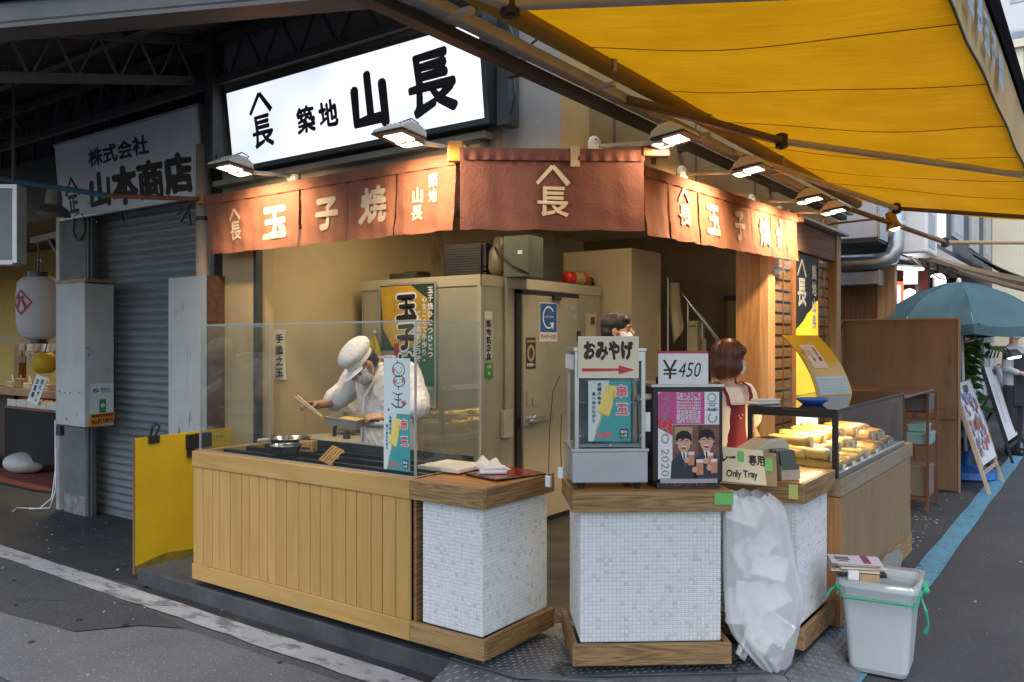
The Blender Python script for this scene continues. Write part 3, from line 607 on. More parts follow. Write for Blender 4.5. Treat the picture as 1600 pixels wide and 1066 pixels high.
# ------------------------------------------------------------------ floodlights over the curtains
LEDW = emit('lamp panel', (1, .93, .82), 2.6)
def floodlight(label, loc, rz, arm=.46, e=58):
    t = T('floodlight', label, 'floodlight', loc, rz, 'white floodlights on arms over the curtains')
    P('wall_plate', MB().lathe([(0, -.0), (.065, 0), (.065, .02), (.05, .035), (.02, .045), (0, .045)], n=20, M=RX(90)), LAMPW, t, smooth=False)
    for a in range(4): P('bolt', MB().sph((.045 * math.cos(a * 1.57 + .7), -.03, .045 * math.sin(a * 1.57 + .7)), .009, nu=8, nv=5), DARKMETAL, t)
    P('arm', MB().tube([(0, -.03, 0), (0, -arm * .5, -.015), (0, -arm, -.035)], .014, 10), LAMPW, t, smooth=True)
    hz = -.068; Hm = Matrix.Translation((0, -arm, hz)) @ Matrix.Rotation(R(-7), 4, 'X') @ Matrix.Diagonal((.76, .80, .72, 1)) @ Matrix.Translation((0, arm, 0))
    def hm(m): m.v = [tuple(Hm @ Vector(p)) for p in m.v]; return m
    P('bracket', hm(MB().box(-.10, -arm - .05, .02, -.085, -arm + .06, .085).box(.085, -arm - .05, .02, .10, -arm + .06, .085).box(-.10, -arm + .03, .02, .10, -arm + .06, .05)), LAMPW, t, bevel=.004)
    P('pivot', hm(MB().lathe([(.0, -.115), (.032, -.115), (.032, .115), (0, .115)], (0, -arm - .03, .075), 16, RY(90))), LAMPW, t)
    h = P('lamp_head', hm(MB().prism([(-arm - .23, .05), (-arm + .02, .055), (-arm + .02, .10), (-arm - .04, .135), (-arm - .15, .13), (-arm - .23, .075)], -.155, .155, 'x')), LAMPW, t, bevel=.008)
    for k in range(7): P('cooling_fin', hm(MB().box(-.12 + k * .038, -arm - .13, .13, -.112 + k * .038, -arm - .03, .155)), LAMPW, h)
    P('front_rim', hm(MB().box(-.16, -arm - .235, .036, .16, -arm + .025, .052)), BLACK, h, bevel=.003)
    P('light_panel', hm(MB().box(-.095, -arm - .175, .032, .095, -arm - .035, .036)), LEDW, h)
    P('cable', hm(MB().tube([(.05, -arm + .0, .13), (.06, -arm + .02, .19), (.03, -arm - .03, .215), (-.03, -arm - .10, .16)], .006, 6)), BLACK, t)
    lamp('lamp_beam', 'SPOT', tuple(Hm @ Vector((0, -arm - .11, .015))), e, (1, .74, .46), t, (0, .75, -.66), spot_size=R(128), spot_blend=.7, shadow_soft_size=.06)
    return t
f0 = floodlight('left floodlight, over the first leaves of the left curtain', (-4.80, 3.945, 2.845), 0)
twin(f0, (-3.24, 3.945, 2.83), 0, 'floodlight in front of the lit sign, over the last leaf of the left curtain')
side_beam = [c for c in f0.children if c.type == 'LIGHT'][0].data.copy(); side_beam.energy = 105; corner_beam = side_beam.copy(); corner_beam.energy = 24
for y, l in ((4.36, 'floodlight on the side wall right above the middle curtain'), (5.63, 'floodlight on the side wall above the middle leaves of the right curtain'), (7.09, 'third floodlight along the side wall, near the end of the right curtain'), (7.85, 'farthest floodlight along the side wall, past the end of the right curtain')):
    q = twin(f0, (-2.535, y, 2.83 if y < 5 else 2.87), 90, l)
    for c in q.children:
        if c.type == 'LIGHT': c.data = side_beam if y > 5 else corner_beam
t = T('spot_lamp', 'brass coloured reflector spot lamp on a thin arm beyond the curtains', 'spot lamp', (-2.53, 9.37, 2.93), 90)
BRS = mat('lamp brass', (.38, .26, .13), .35, .6)
P('wall_plate', MB().lathe([(0, 0), (.07, 0), (.07, .02), (.03, .05), (0, .05)], n=18, M=RX(90)), BRS, t); P('arm', MB().tube([(0, -.04, 0), (0, -.62, .02)], .012, 8), BRS, t)
P('shade', MB().lathe([(.03, .10), (.05, .09), (.055, .0), (.085, -.09), (.08, -.09), (.05, 0)], (0, -.70, -.02), 18, RX(-14)), BRS, t, smooth=True); P('bulb', MB().sph((0, -.715, -.085), (.06, .06, .04)), emit('warm bulb', (1, .72, .35), 5), t)

# ------------------------------------------------------------------ counters
TILE = None
def tile_mat():
    m, nt, b = _new('mosaic glaze'); L = nt.links.new
    g = _n(nt, 'ShaderNodeNewGeometry'); r = _n(nt, 'ShaderNodeValToRGB'); r.color_ramp.interpolation = 'CONSTANT'; e = r.color_ramp.elements
    e[0].position = 0; e[0].color = (.79, .80, .80, 1); e[1].position = .6; e[1].color = (.755, .77, .775, 1)
    for p, c in ((.85, (.71, .735, .735)), (.945, (.62, .64, .61)), (.985, (.64, .62, .55))): q = e.new(p); q.color = col4(c)
    L(g.outputs['Random Per Island'], r.inputs[0]); L(r.outputs[0], b.inputs['Base Color']); b.inputs['Roughness'].default_value = .22
    return m
TILE = tile_mat(); GROUT = mat('grout', (.58, .60, .61), .9, var=.1)
PIT = .0188
def mosaic(mb, o, ux, uz, n, w, h):
    nc, nr = max(1, round(w / PIT)), max(1, round(h / PIT)); pw, ph = w / nc, h / nr; g = .0012
    o, ux, uz, n = map(Vector, (o, ux, uz, n))
    for i in range(nc):
        for j in range(nr):
            c = o + ux * (pw * (i + .5)) + uz * (ph * (j + .5)); jit = random.uniform(0, .0006); a, b = pw / 2 - g, ph / 2 - g; a2, b2 = a - .0018, b - .0018
            tx, tz = random.uniform(-.0003, .0003), random.uniform(-.0003, .0003)
            mb.add([c - ux * a - uz * b, c + ux * a - uz * b, c + ux * a + uz * b, c - ux * a + uz * b] + [c + ux * (sx * a2) + uz * (sz * b2) + n * (.0028 + jit + sx * tx + sz * tz) for sx, sz in ((-1, -1), (1, -1), (1, 1), (-1, 1))], ((4, 5, 6, 7), (0, 1, 5, 4), (1, 2, 6, 5), (2, 3, 7, 6), (3, 0, 4, 7)))
ZB, ZP, ZT0, ZT = .147, .245, .857, .955
def tiled_counter(label, loc, rz, w, d, left, right, boards, ins=.04, li=.04, ri=.04):
    t = T('tiled_counter', label, 'counter', (loc[0], loc[1], 0), rz)
    P('cabinet', MB().box(li + .004, ins + .004, ZP - .002, w - ri - .004, d - .01, ZT0 + .002), GROUT, t)
    m = MB(); mosaic(m, (li, ins + .004, ZP), (1, 0, 0), (0, 0, 1), (0, -1, 0), w - li - ri, ZT0 - ZP)
    if left: mosaic(m, (li + .004, d - .01, ZP), (0, -1, 0), (0, 0, 1), (-1, 0, 0), d - .01 - ins, ZT0 - ZP)
    if right: mosaic(m, (w - ri - .004, ins, ZP), (0, 1, 0), (0, 0, 1), (1, 0, 0), d - .01 - ins, ZT0 - ZP)
    P('mosaic_tiles', m, TILE, t, kind='stuff')
    P('front_rail', MB().box(.001, 0, ZT0, w - .001, .028, ZT), WWORNX, t, bevel=.004); P('plinth_board', MB().box(.001, 0, ZB, w - .001, .028, ZP), WWORNX, t, bevel=.004)
    if left: P('side_rail', MB().box(0, .0285, ZT0, .028, d, ZT), WWORNY, t, bevel=.004); P('plinth_board', MB().box(0, .0285, ZB, .028, d, ZP), WWORNY, t, bevel=.004)
    if right: P('side_rail', MB().box(w - .028, .0285, ZT0, w, d, ZT), WWORNY, t, bevel=.004); P('plinth_board', MB().box(w - .028, .0285, ZB, w, d, ZP), WWORNY, t, bevel=.004)
    x0, x1 = (.029 if left else 0), (w - .029 if right else w); bw = (d - .029) / boards
    for i in range(boards): P('top_board', MB().box(x0, .029 + i * bw + .0007, ZT - .03, x1, .029 + (i + 1) * bw - .0007, ZT - .001 - random.uniform(0, .0012)), WTOPX, t, bevel=.002)
    P('underside', MB().box(.03, .03, ZB, w - .03, d - .01, ZB + .02), BLACK, t)
    for x in (.1, w - .1): P('foot', MB().box(x - .03, .12, .1005, x + .03, .18, ZB), RUBBER, t)
    return t
tiled_counter('white mosaic tiled counter with oak top beside the plank grill counter', (-2.832, 3.05), 0, .47, .61, False, True, 4, li=.05)
tiled_counter('middle white mosaic tiled counter carrying the hot case and the beer server', (-2.0, 3.25), 38.1, .745, .50, True, True, 3)
tiled_counter('white mosaic tiled counter on the right with the only tray sign, behind the plastic bag', (-1.79, 4.07), 0, .60, .57, False, True, 3)
# plank-fronted grill counter
t = T('grill_counter', 'long grill counter faced with upright pale wooden planks on the left street', 'counter', (-4.70, 3.05, 0)); GW = 1.866
P('carcass', MB().box(.02, .025, ZP, GW - .02, .58, ZT0), BLACK, t)
px = .003; ws = [.07 + random.uniform(-.004, .03) for _ in range(60)]; i = 0; cuts = [.003]
while cuts[-1] < GW - .12: cuts.append(cuts[-1] + .075 + random.choice((0, .008, .02, .026, .032)))
cuts.append(GW - .002)
for a, b in zip(cuts, cuts[1:]): P('plank', MB().box(a + .0026, .008, ZP + .0005, b - .0026, .024, ZT0 - .0005), WPLANK, t, bevel=.0025, seg=1)
P('front_rail', MB().box(0, 0, ZT0, GW, .06, ZT), WBANDX, t, bevel=.004); P('plinth_board', MB().box(0, 0, ZB, GW, .03, ZP), WBANDX, t, bevel=.004)
P('side_panel', MB().box(0, .0305, ZB, .02, .58, ZT0), WOAKZ, t); P('side_rail', MB().box(0, .0605, ZT0, .06, .58, ZT), WBANDX, t)
P('end_panel', MB().box(GW + .002, .03, ZB, GW + .0195, .09, ZT0), WWORNY, t)
P('steel_edge', MB().box(.0, .045, ZT + .0005, GW, .062, ZT + .006), STEEL, t)
P('grill_bed', MB().box(.0605, .0605, ZT0, GW - .005, .58, ZT - .035), mat('grill iron', (.03, .031, .033), .38, .6, var=.3, vs=7, bump=.15), t)
for z0 in (.16, .33, .48): P('grill_bar', MB().box(.10, z0, ZT - .035, GW - .04, z0 + .035, ZT + .004), mat('grill iron', (.03, .031, .033)), t, bevel=.003)
P('rear_guard', MB().box(.06, .565, ZT - .035, GW - .05, .58, ZT + .05), DARKMETAL, t)
P('underside', MB().box(.03, .04, ZB, GW - .03, .58, ZB + .02), BLACK, t)
for x in (.2, .95, 1.7): P('foot', MB().box(x - .03, .1, .1005, x + .03, .16, ZB), RUBBER, t)
# glass screen round the grill
GL2 = thin_glass('sneeze guard glass', (.93, .96, .95), 1.15)
EDG = mat('glass edge', (.33, .38, .38), .25, .2, bump=0)
t = T('glass_screen', 'clear three-sided glass screen standing on the grill counter round the cook', 'glass screen', (-4.685, 3.10, ZT + .001))
gh = 1.745 - ZT; gl = 1.845
P('pane', MB().box(.008, 0, .006, gl - .008, .004, gh), GL2, t); P('pane', MB().box(0, .009, .006, .004, .53, gh), GL2, t); P('pane', MB().box(gl - .004, .009, .006, gl, .53, gh), GL2, t)
P('top_edge', MB().box(.004, -.001, gh + .001, gl - .004, .005, gh + .009).box(-.001, .006, gh + .001, .005, .53, gh + .009).box(gl - .005, .006, gh + .001, gl + .001, .53, gh + .009), EDG, t)
for q in ((-.004, -.003, 0, .0045, .0085, gh + .011), (gl - .0045, -.003, 0, gl + .004, .0085, gh + .011), (-.003, .531, 0, .006, .54, gh + .011), (gl - .006, .531, 0, gl + .003, .54, gh + .011)): P('corner_post', MB().box(*q), ALU, t)
P('bottom_channel', MB().box(.009, -.004, 0, gl - .009, .008, .0055).box(gl - .005, .009, 0, gl + .003, .53, .0055), ALU, t)

# display counter and glass showcase
t = T('display_counter', 'plain oak veneered counter under the egg roll showcase facing the side street', 'counter', (-1.165, 4.66, 0), 90); DW = 2.02
P('body', MB().box(.03, .012, ZB - .02, DW - .03, .55, .80), WOAKZ, t); P('front_panel', MB().box(.045, .006, ZB + .10, DW - .05, .0118, .797), WOAKZ, t, bevel=.002)
P('top_rail', MB().box(0, 0, .803, DW, .56, .90), wood('greyed oak rail', (.24, .165, .095), (.36, .26, .155), 'x', 10, .55, .05, .15, wear=(.33, .29, .22), wt=.55), t, bevel=.004)
P('plinth_board', MB().box(.02, .001, .105, DW - .03, .0115, ZB + .095), WWORNX, t); P('end_panel', MB().box(-.016, .002, .105, .0285, .55, .80), WCEDAR, t)
t = T('glass_showcase', 'black framed glass showcase full of egg rolls on the oak counter', 'showcase', (-1.185, 4.66, .903), 90); CW, CD, CH = 1.83, .50, .365
bl = BLACK; f = .022
for nm, q in (('post', (0, 0, 0, .03, .03, CH)), ('post', (CW - .03, 0, 0, CW, .03, CH)), ('post', (0, CD - .03, 0, .03, CD, CH)), ('post', (CW - .03, CD - .03, 0, CW, CD, CH)), ('end_rail', (.0015, .031, CH - .04, .0285, CD - .031, CH - .001)), ('end_rail', (.0015, .031, .0, .0285, CD - .031, .028)),
              ('top_rail', (.031, .001, CH - .014, CW - .031, .02, CH - .001)), ('rear_rail', (.031, CD - .02, CH - .02, CW - .031, CD - .001, CH - .001))):
    P(nm, MB().box(*q), bl, t, bevel=.002)
P('bottom_rail', MB().box(.031, -.006, 0, CW - .031, .026, .03), STEEL, t, bevel=.003); P('floor_tray', MB().box(.031, .03, .0, CW - .031, CD - .03, .02), mat('case floor white', (.55, .52, .45), .4), t)
P('pane', MB().box(.031, .004, .031, CW - .031, .008, CH - .015), thin_glass('case glass', (.94, .96, .96), 1.3), t); P('pane', MB().box(.008, .031, .029, .012, CD - .031, CH - .041), thin_glass('case glass'), t)
P('top_glass', MB().box(0, 0, CH + .0005, CW, CD, CH + .010), mat('smoked glass top', (.035, .032, .030), .06, var=.05, bump=0), t, bevel=.002)
P('price_rail', MB().box(.05, .03, .021, CW - .05, .033, .045), thin_glass('case glass'), t)
lamp('case_lamp', 'AREA', (CW * .5, CD * .55, CH - .02), 13, (1, .76, .42), t, (0, 0, -1), shape='RECTANGLE', size=1.6, size_y=.06)
P('lamp_strip', MB().box(.12, CD * .6, CH - .016, CW - .12, CD * .6 + .03, CH - .004), emit('case tube', (1, .80, .5), 5), t)
# egg rolls in bags, piled in rows, with their little cards
EGG = mat('omelette yellow', (.74, .50, .13), .5, var=.14, vs=16, bump=.3, bs=30, spots=(.55, .30, .05), ss=13, st=.64, rnd=.1)
EGG2 = mat('dark omelette', (.58, .32, .06), .5, var=.2, vs=16, bump=.18, bs=40, spots=(.30, .13, .03), ss=13, st=.62, rnd=.1)
CARD = ink('card white', (.75, .74, .7)); FILM = thin_glass('food film', (.98, .98, .97), .8, .2)
def eggmesh(L=.25, w=.084, h=.058):
    n = 14; mb = MB(); rings = 16
    for j in range(rings + 1):
        u = j / rings; e = 1 - .10 * abs(2 * u - 1) ** 8 + .02 * math.sin(u * 23); y = (u - .5) * L
        mb.v += [(w / 2 * e * (abs(math.cos(a)) ** .6) * (1 if math.cos(a) >= 0 else -1) + .002 * math.sin(u * 17), y, h / 2 + h / 2 * e * (abs(math.sin(a)) ** .6) * (1 if math.sin(a) >= 0 else -1)) for a in [2 * math.pi * k / n for k in range(n)]]
    mb.f += [(j * n + k, j * n + (k + 1) % n, (j + 1) * n + (k + 1) % n, (j + 1) * n + k) for j in range(rings) for k in range(n)] + [tuple(range(n)), tuple(rings * n + k for k in range(n))]
    return mb
em = None; protoe = {}
rr = random.Random(5); idx = 0; base = Vector((-1.185, 4.66, .903))
def egg(x, y, z, a, dark, lab, grp):
    key = dark
    if key not in protoe:
        r_ = T('egg_roll', lab, 'egg roll', (0, 0, 0), 0, grp); P('omelette', eggmesh(), EGG2 if dark else EGG, r_, smooth=True)
        P('film', eggmesh(.262, .089, .062), FILM, r_, smooth=True); P('name_card', MB().box(-.022, -.142, .0, .022, -.139, .045), CARD, r_); protoe[key] = r_; o = r_
    else: o = twin(protoe[key], (0, 0, 0), 0, lab, grp)
    o.location = base + Vector((-y, x, z)); o.rotation_euler = (R(rr.uniform(-3, 6)), 0, R(90 + a)); return o
G1 = 'yellow egg rolls in the showcase'; G2 = 'browner egg rolls at the far end of the showcase'
def rows(n, x, dx, y, z, dark, where, grp):
    for k in range(n): egg(x + k * dx, y, z, -8 + rr.uniform(-7, 7), dark, ('browner' if dark else 'yellow') + ' egg roll, %s from the near end in the %s of the showcase' % (ORD[k], where), grp)
rows(5, .17, .20, .145, .022, False, 'bottom front row', G1); rows(5, .15, .20, .335, .07, False, 'rear row', G1); rows(4, .24, .20, .235, .088, False, 'middle row', G1); rows(4, .20, .22, .32, .14, False, 'topmost row', G1)
rows(4, 1.20, .13, .17, .022, True, 'far bottom pile', G2); rows(3, 1.24, .14, .21, .083, True, 'far upper pile', G2); rows(3, 1.22, .15, .31, .11, True, 'far rear pile', G2)
e = egg(.15, .20, .085, -10, False, 'egg roll dotted with dark sesame in the near end of the showcase', G1)
for k in range(6): P('sesame_spot', MB().sph((rr.uniform(-.015, .02), -.10 + k * .04, .0485), (.007, .007, .002), nu=8, nv=4), ink('sesame', (.09, .04, .01)), e)
t = T('menu_board', 'curved yellow menu board with a pink price sheet standing on the showcase', 'menu board', (-1.52, 5.92, 1.277), 74)
def mb_(u, v): return (-.22 + .44 * u, .10 * v + .17 * v * v, .46 * v * (1 - .10 * v))
m = MB().grid(mb_, 8, 16); m2 = MB().grid(lambda u, v: (lambda p: (p[0], p[1] + .006, p[2]))(mb_(u, v)), 8, 16); m.add(m2.v, m2.f)
P('board', m, mat('yellow acrylic', (.62, .36, .03), .2, var=.08, bump=0), t, smooth=True)
def onb(u, v): p = mb_(u, v); return (p[0], p[1] - .004, p[2])
P('price_sheet', MB().grid(lambda a, b: onb(.16 + .42 * a, .42 + .40 * b), 6, 8), ink('pink paper', (.72, .50, .38)), t); P('chart_sheet', MB().grid(lambda a, b: onb(.06 + .86 * a, .02 + .27 * b), 6, 8), ink('pale chart', (.50, .56, .56)), t)
wm = lambda p: (lambda q: (q[0], q[1] - .003, q[2]))(onb(p[0], p[2]))
P('lettering', MB().vtext('玉子焼', .48, .74, .075, bold=.03, warp=wm).vtext('だし巻', .30, .70, .06, bold=.02, warp=wm), ink('dark brown', (.08, .03, .02)), t)
m = MB()
for k in range(5): m.stroke([(.1, .06 + k * .045), (.88, .06 + k * .045)], .004)
for k in range(8): m.stroke([(.1 + k * .11, .04), (.1 + k * .11, .26)], .006)
m.v = [wm(p) for p in m.v]; P('chart_line', m, ink('grey line', (.25, .3, .3)), t)
P('side_support', MB().prism([(.0, 0), (.30, 0), (.07, .40), (.06, .40)], -.212, -.208, 'x'), thin_glass('case glass'), t)
t = T('coin_tray', 'shallow blue plastic coin tray on the showcase top', 'tray', (-1.40, 4.95, 1.2785), 20)
P('dish', MB().lathe([(0, .004), (.05, .004), (.085, .034), (.092, .037), (.089, .028), (.055, 0), (0, 0)], n=28), mat('blue plastic', (.035, .13, .52), .25, bump=0), t, smooth=True)
t = T('folded_cloth', 'folded white cloth on the near left corner of the showcase', 'cloth', (-1.63, 4.80, 1.279), 62)
P('fold', MB().box(-.10, -.045, 0, .08, .045, .018), mat('towel white', (.70, .66, .6), .9, bump=.5, bs=80), t, bevel=.008, seg=3, smooth=True); P('fold', MB().box(-.08, -.04, .0185, .09, .035, .032), mat('towel white', (.7, .66, .6)), t, bevel=.008, seg=3, smooth=True)
# ------------------------------------------------------------------ awning over the side street front
YEL = None
def awning_mat(name, c, tr, rough=.6):
    m, nt, b = _new(name); L = nt.links.new
    tc = _n(nt, 'ShaderNodeTexCoord'); n = _n(nt, 'ShaderNodeTexNoise', Scale=1.6, Detail=7, Roughness=.65); L(tc.outputs['Object'], n.inputs['Vector'])
    mp = _n(nt, 'ShaderNodeMapping'); mp.inputs['Scale'].default_value = (1.2, 14, 1); L(tc.outputs['Object'], mp.inputs[0]); n2 = _n(nt, 'ShaderNodeTexNoise', Scale=2.2, Detail=5); L(mp.outputs[0], n2.inputs['Vector'])
    ad = _n(nt, 'ShaderNodeMath', operation='MULTIPLY_ADD'); L(n2.outputs[0], ad.inputs[0]); ad.inputs[1].default_value = .45; L(n.outputs[0], ad.inputs[2])
    r = _n(nt, 'ShaderNodeValToRGB'); e = r.color_ramp.elements; e[0].position = .45; e[1].position = .95; e[0].color = col4(c); e[1].color = col4(mul(c, .72)); L(ad.outputs[0], r.inputs[0])
    L(r.outputs[0], b.inputs['Base Color']); b.inputs['Roughness'].default_value = rough; b.inputs['Specular IOR Level'].default_value = .2
    t = _n(nt, 'ShaderNodeBsdfTranslucent'); L(r.outputs[0], t.inputs[0]); ms = _n(nt, 'ShaderNodeMixShader'); ms.inputs[0].default_value = tr
    L(b.outputs[0], ms.inputs[1]); L(t.outputs[0], ms.inputs[2]); L(ms.outputs[0], nt.nodes['Material Output'].inputs[0])
    bp = _n(nt, 'ShaderNodeBump', Strength=.25, Distance=.02); L(n2.outputs[0], bp.inputs['Height']); L(bp.outputs[0], b.inputs['Normal']); L(bp.outputs[0], t.inputs['Normal'])
    return m
t = T('awning', 'big yellow folding arm awning stretched over the side street front', 'awning', (-2.35, 1.0, 3.06)); AW = t; al = t.location
YEL = awning_mat('yellow awning cloth', (.72, .33, .005), .62)
xr, xb = -2.26, -.43; v0, v1 = 1.0, 9.7
def cloth_pt(X, v):
    s = (X - xr) / (xb - xr); far = max(0, (v - 4) / 5.7)
    z = 3.215 + (2.935 - .10 * far - 3.215) * s - .035 * math.sin(math.pi * s) * (1 + .35 * math.sin(v * 2.1)) - .05 * max(0, 1 - abs(v - 5.1 - .35 * s) * 1.9) * math.sin(math.pi * min(1, s * 1.15)) - .035 * max(0, 1 - abs(v - 7.1) * 1.6) * math.sin(math.pi * s) + .012 * math.sin(v * 9 + s * 6) * math.sin(math.pi * s)
    return (X - al.x, v - al.y + .28 * s - .28 * s * (1 if v > 9 else 1) + 0, z - al.z)
seams = [1.0, 1.94, 2.86, 3.78, 4.70, 5.62, 6.54, 7.46, 8.38, 9.7]
for a, b in zip(seams, seams[1:]): P('cloth_strip', MB().grid(lambda u, w: cloth_pt(xr + (xb - xr) * u, a + (b - a) * w), 26, 14), YEL, t, smooth=True)
for v in seams[1:-1]: P('seam', MB().tube([(lambda q: (q[0], q[1], q[2] - .003))(cloth_pt(xr + (xb - xr) * i / 24, v)) for i in range(25)], .0024, 5), mat('awning seam thread', (.24, .125, .012), .8), t)
P('roller', MB().tube([(.10, .0, .115), (.10, 8.7, .115)], .05, 16), mat('rolled awning cloth', (.30, .175, .02), .7, var=.3, vs=4, bump=.2, stretch=(1, .2, 1)), t, smooth=True)
P('roller_rail', MB().box(-.02, 0, .0, .05, 8.75, .055), ARMW, t, bevel=.006); P('rail_flange', MB().box(-.10, 0, -.05, -.025, 8.75, .0), DARKMETAL, t, bevel=.004)
for v in (.7, 1.75, 3.0, 4.35, 5.9, 7.6): P('rail_bracket', MB().tube([(.16, v, .07), (.165, v, .13), (.13, v, .18), (.08, v, .185)], .012, 6).box(.03, v - .02, -.01, .16, v + .02, .012), ARMW, t)
for v in (1.0, 2.5, 4.6, 6.6, 8.4): P('wall_bracket', MB().box(-.2, v - .02, -.03, -.10, v + .02, .05), DARKMETAL, t)
def arm(a, e, b, m1, m2, w=.055):
    a, e, b = [Vector(p) - al for p in (a, e, b)]
    P('arm', MB().bar(a, e, w, w * .75), m1, t, bevel=.012); P('arm', MB().bar(e, b, w * .9, w * .7), m2, t, bevel=.012)
    P('elbow_joint', MB().lathe([(0, -.045), (.042, -.045), (.042, .045), (0, .045)], e, 16).lathe([(0, -.05), (.02, -.055), (.02, .055), (0, .05)], e, 10), DARKMETAL, t)
arm((-2.3, 1.75, 3.09), (-2.03, 2.80, 3.06), (-.47, 3.25, 2.90), ARMW, ARMW, .06); arm((-2.31, 4.35, 3.08), (-1.81, 5.67, 3.02), (-.47, 7.1, 2.86), ARMB, ARMW, .06)
arm((-2.31, 6.05, 3.08), (-1.70, 8.90, 2.97), (-.50, 9.5, 2.84), ARMW, ARMB); arm((-2.31, 8.3, 3.06), (-1.45, 10.2, 2.74), (-.5, 10.5, 2.70), mat('bronze arm far', (.24, .14, .06), .5, .2, var=.15), mat('pale arm far', (.42, .30, .17), .5, var=.1))
BAR = mat('front bar black', (.012, .012, .013), .95, 0, var=.3, vs=8, spots=(.05, .05, .05), ss=30, st=.66, spec=.0)
def fz(v): return 2.935 - .10 * max(0, (v - 4) / 5.7)
mb = MB(); n = 24
for i in range(n):
    a, b = v0 + (v1 - v0) * i / n, v0 + (v1 - v0) * (i + 1) / n
    if i == 0: vs = []
    vs = [(-.46, a, fz(a) - .01), (-.36, a, fz(a) - .01), (-.36, a, fz(a) + .135), (-.46, a, fz(a) + .135), (-.46, b, fz(b) - .01), (-.36, b, fz(b) - .01), (-.36, b, fz(b) + .135), (-.46, b, fz(b) + .135)]
    mb.add([Vector(p) - al for p in vs], ((0, 1, 5, 4), (1, 2, 6, 5), (2, 3, 7, 6), (3, 0, 4, 7)) + (((0, 3, 2, 1),) if i == 0 else ()) + (((4, 5, 6, 7),) if i == n - 1 else ()))
P('front_bar', mb, BAR, t)
VAL = awning_mat('cream valance cloth', (.88, .78, .46), .6)
def vp(u, w):
    v = v0 + (v1 - v0) * u; sc = .002 * (1 + math.sin(v * 9.5)) * w
    return Vector((-.372 + .003 * math.sin(v * 7.3) * w - .015 * w, v, fz(v) - .012 - .25 * w + sc)) - al
P('valance', MB().grid(vp, 260, 8), VAL, t, smooth=True)
P('valance_hem', MB().tube([vp(i / 260, 1.0) for i in range(261)], .005, 5), mat('hem dark', (.10, .08, .03), .8), t)
m = MB()
for i, (v, h) in enumerate(((2.62, .10), (2.86, .13), (3.10, .11), (3.34, .12), (3.56, .10), (3.80, .12), (4.06, .11))):
    k = '築地山長玉子焼'[i]; q, f_, w_, h_ = glyphs(k, .05); m.add([Vector((-.3655 + .0015 * c, v + a * .17, fz(v) - .13 + b * .15)) - al for a, b, c in q], f_)
P('lettering', m, mat('faded valance blue', (.62, .72, .86), .8, var=.1, bump=0, trans=.5), t)

# ------------------------------------------------------------------ interior
FW = 1.30
t = T('walk_in_fridge', 'beige walk-in cold room behind the cook with a hinged door and stickers', 'cold room', (-5.20, 5.0, .1))
P('left_panel', MB().box(0, 0, 0, FW, .06, 2.06), FRIDGE, t, bevel=.004); P('right_panel', MB().box(FW - .06, .0605, 0, FW, 1.85, 2.06), FRIDGE, t, bevel=.004); P('roof_panel', MB().box(.0, .0605, 2.0, FW - .061, 1.85, 2.06), FRIDGE, t)
P('top_trim', MB().box(-.004, -.006, 1.98, FW + .006, -.0005, 2.064).box(FW + .0005, -.006, 1.98, FW + .006, 1.85, 2.064), mat('panel trim', (.42, .37, .25), .4, var=.05), t); P('corner_trim', MB().box(FW - .03, -.007, 0, FW + .0065, -.0062, 1.98), mat('panel trim', (.4, .4, .3)), t)
P('base_shadow_strip', MB().box(-.004, -.008, .006, FW - .04, -.0008, .13).box(FW + .001, .0, .006, FW + .012, 1.85, .13), BLACK, t)  # black strip stands in for the shadow along the cold room foot
for x in (.02, .66): P('panel_seam', MB().box(x, -.0015, 0, x + .006, -.0002, 1.98), mat('seam grey', (.2, .17, .1), .8), t)
d = P('door', MB().box(FW + .008, .50, .06, FW + .05, 1.36, 1.93), FRIDGE, t, bevel=.006)
P('gasket', MB().box(FW + .001, .44, .04, FW + .03, .497, 1.97).box(FW + .001, .44, 1.935, FW + .03, 1.40, 1.97).box(FW + .001, 1.362, .04, FW + .02, 1.39, 1.93), mat('door gasket', (.015, .014, .012), .6), d)
P('handle', MB().box(FW + .05, .46, .86, FW + .075, .62, .94).tube([(FW + .09, .50, .90), (FW + .10, .60, .90), (FW + .10, .86, .905)], [.02, .022, .018], 10).lathe([(0, 0), (.045, 0), (.045, .04), (0, .05)], (FW + .055, .60, .90), 16, RY(90)), STEEL, d, smooth=False)
P('hinge', MB().box(FW + .052, .92, 1.90, FW + .075, 1.04, 1.945), BLACK, d); P('hinge', MB().box(FW + .03, 1.33, 1.55, FW + .06, 1.385, 1.64), BLACK, d)
P('name_plate', MB().box(FW + .0505, 1.20, 1.82, FW + .053, 1.32, 1.86).box(FW + .0505, 1.26, 1.74, FW + .053, 1.32, 1.79), ALU, d)
P('conduit', MB().tube([(FW + .02, .30, .95), (FW + .02, .30, 2.05)], .014, 8), FRIDGE, t); P('switch_box', MB().box(FW + .001, .25, .78, FW + .04, .37, 1.0), mat('switch box', (.45, .40, .27), .5), t, bevel=.005); P('switch_box', MB().box(FW + .0505, .54, .80 + .22, FW + .06, .60, 1.14).box(FW + .0505, .62, 1.02, FW + .06, .70, 1.08), FRIDGE, d)
P('control_box', MB().box(FW + .001, 1.55, 1.53, FW + .04, 1.70, 1.80), mat('switch box', (.45, .4, .27)), t, bevel=.005)
P('lettering', MB().box(FW + .0415, 1.59, 1.70, FW + .043, 1.66, 1.77), ink('control dark', (.12, .03, .02)), t)
def FT(label, name, cat, loc, rz=0): return T(name, label, cat, loc, rz)
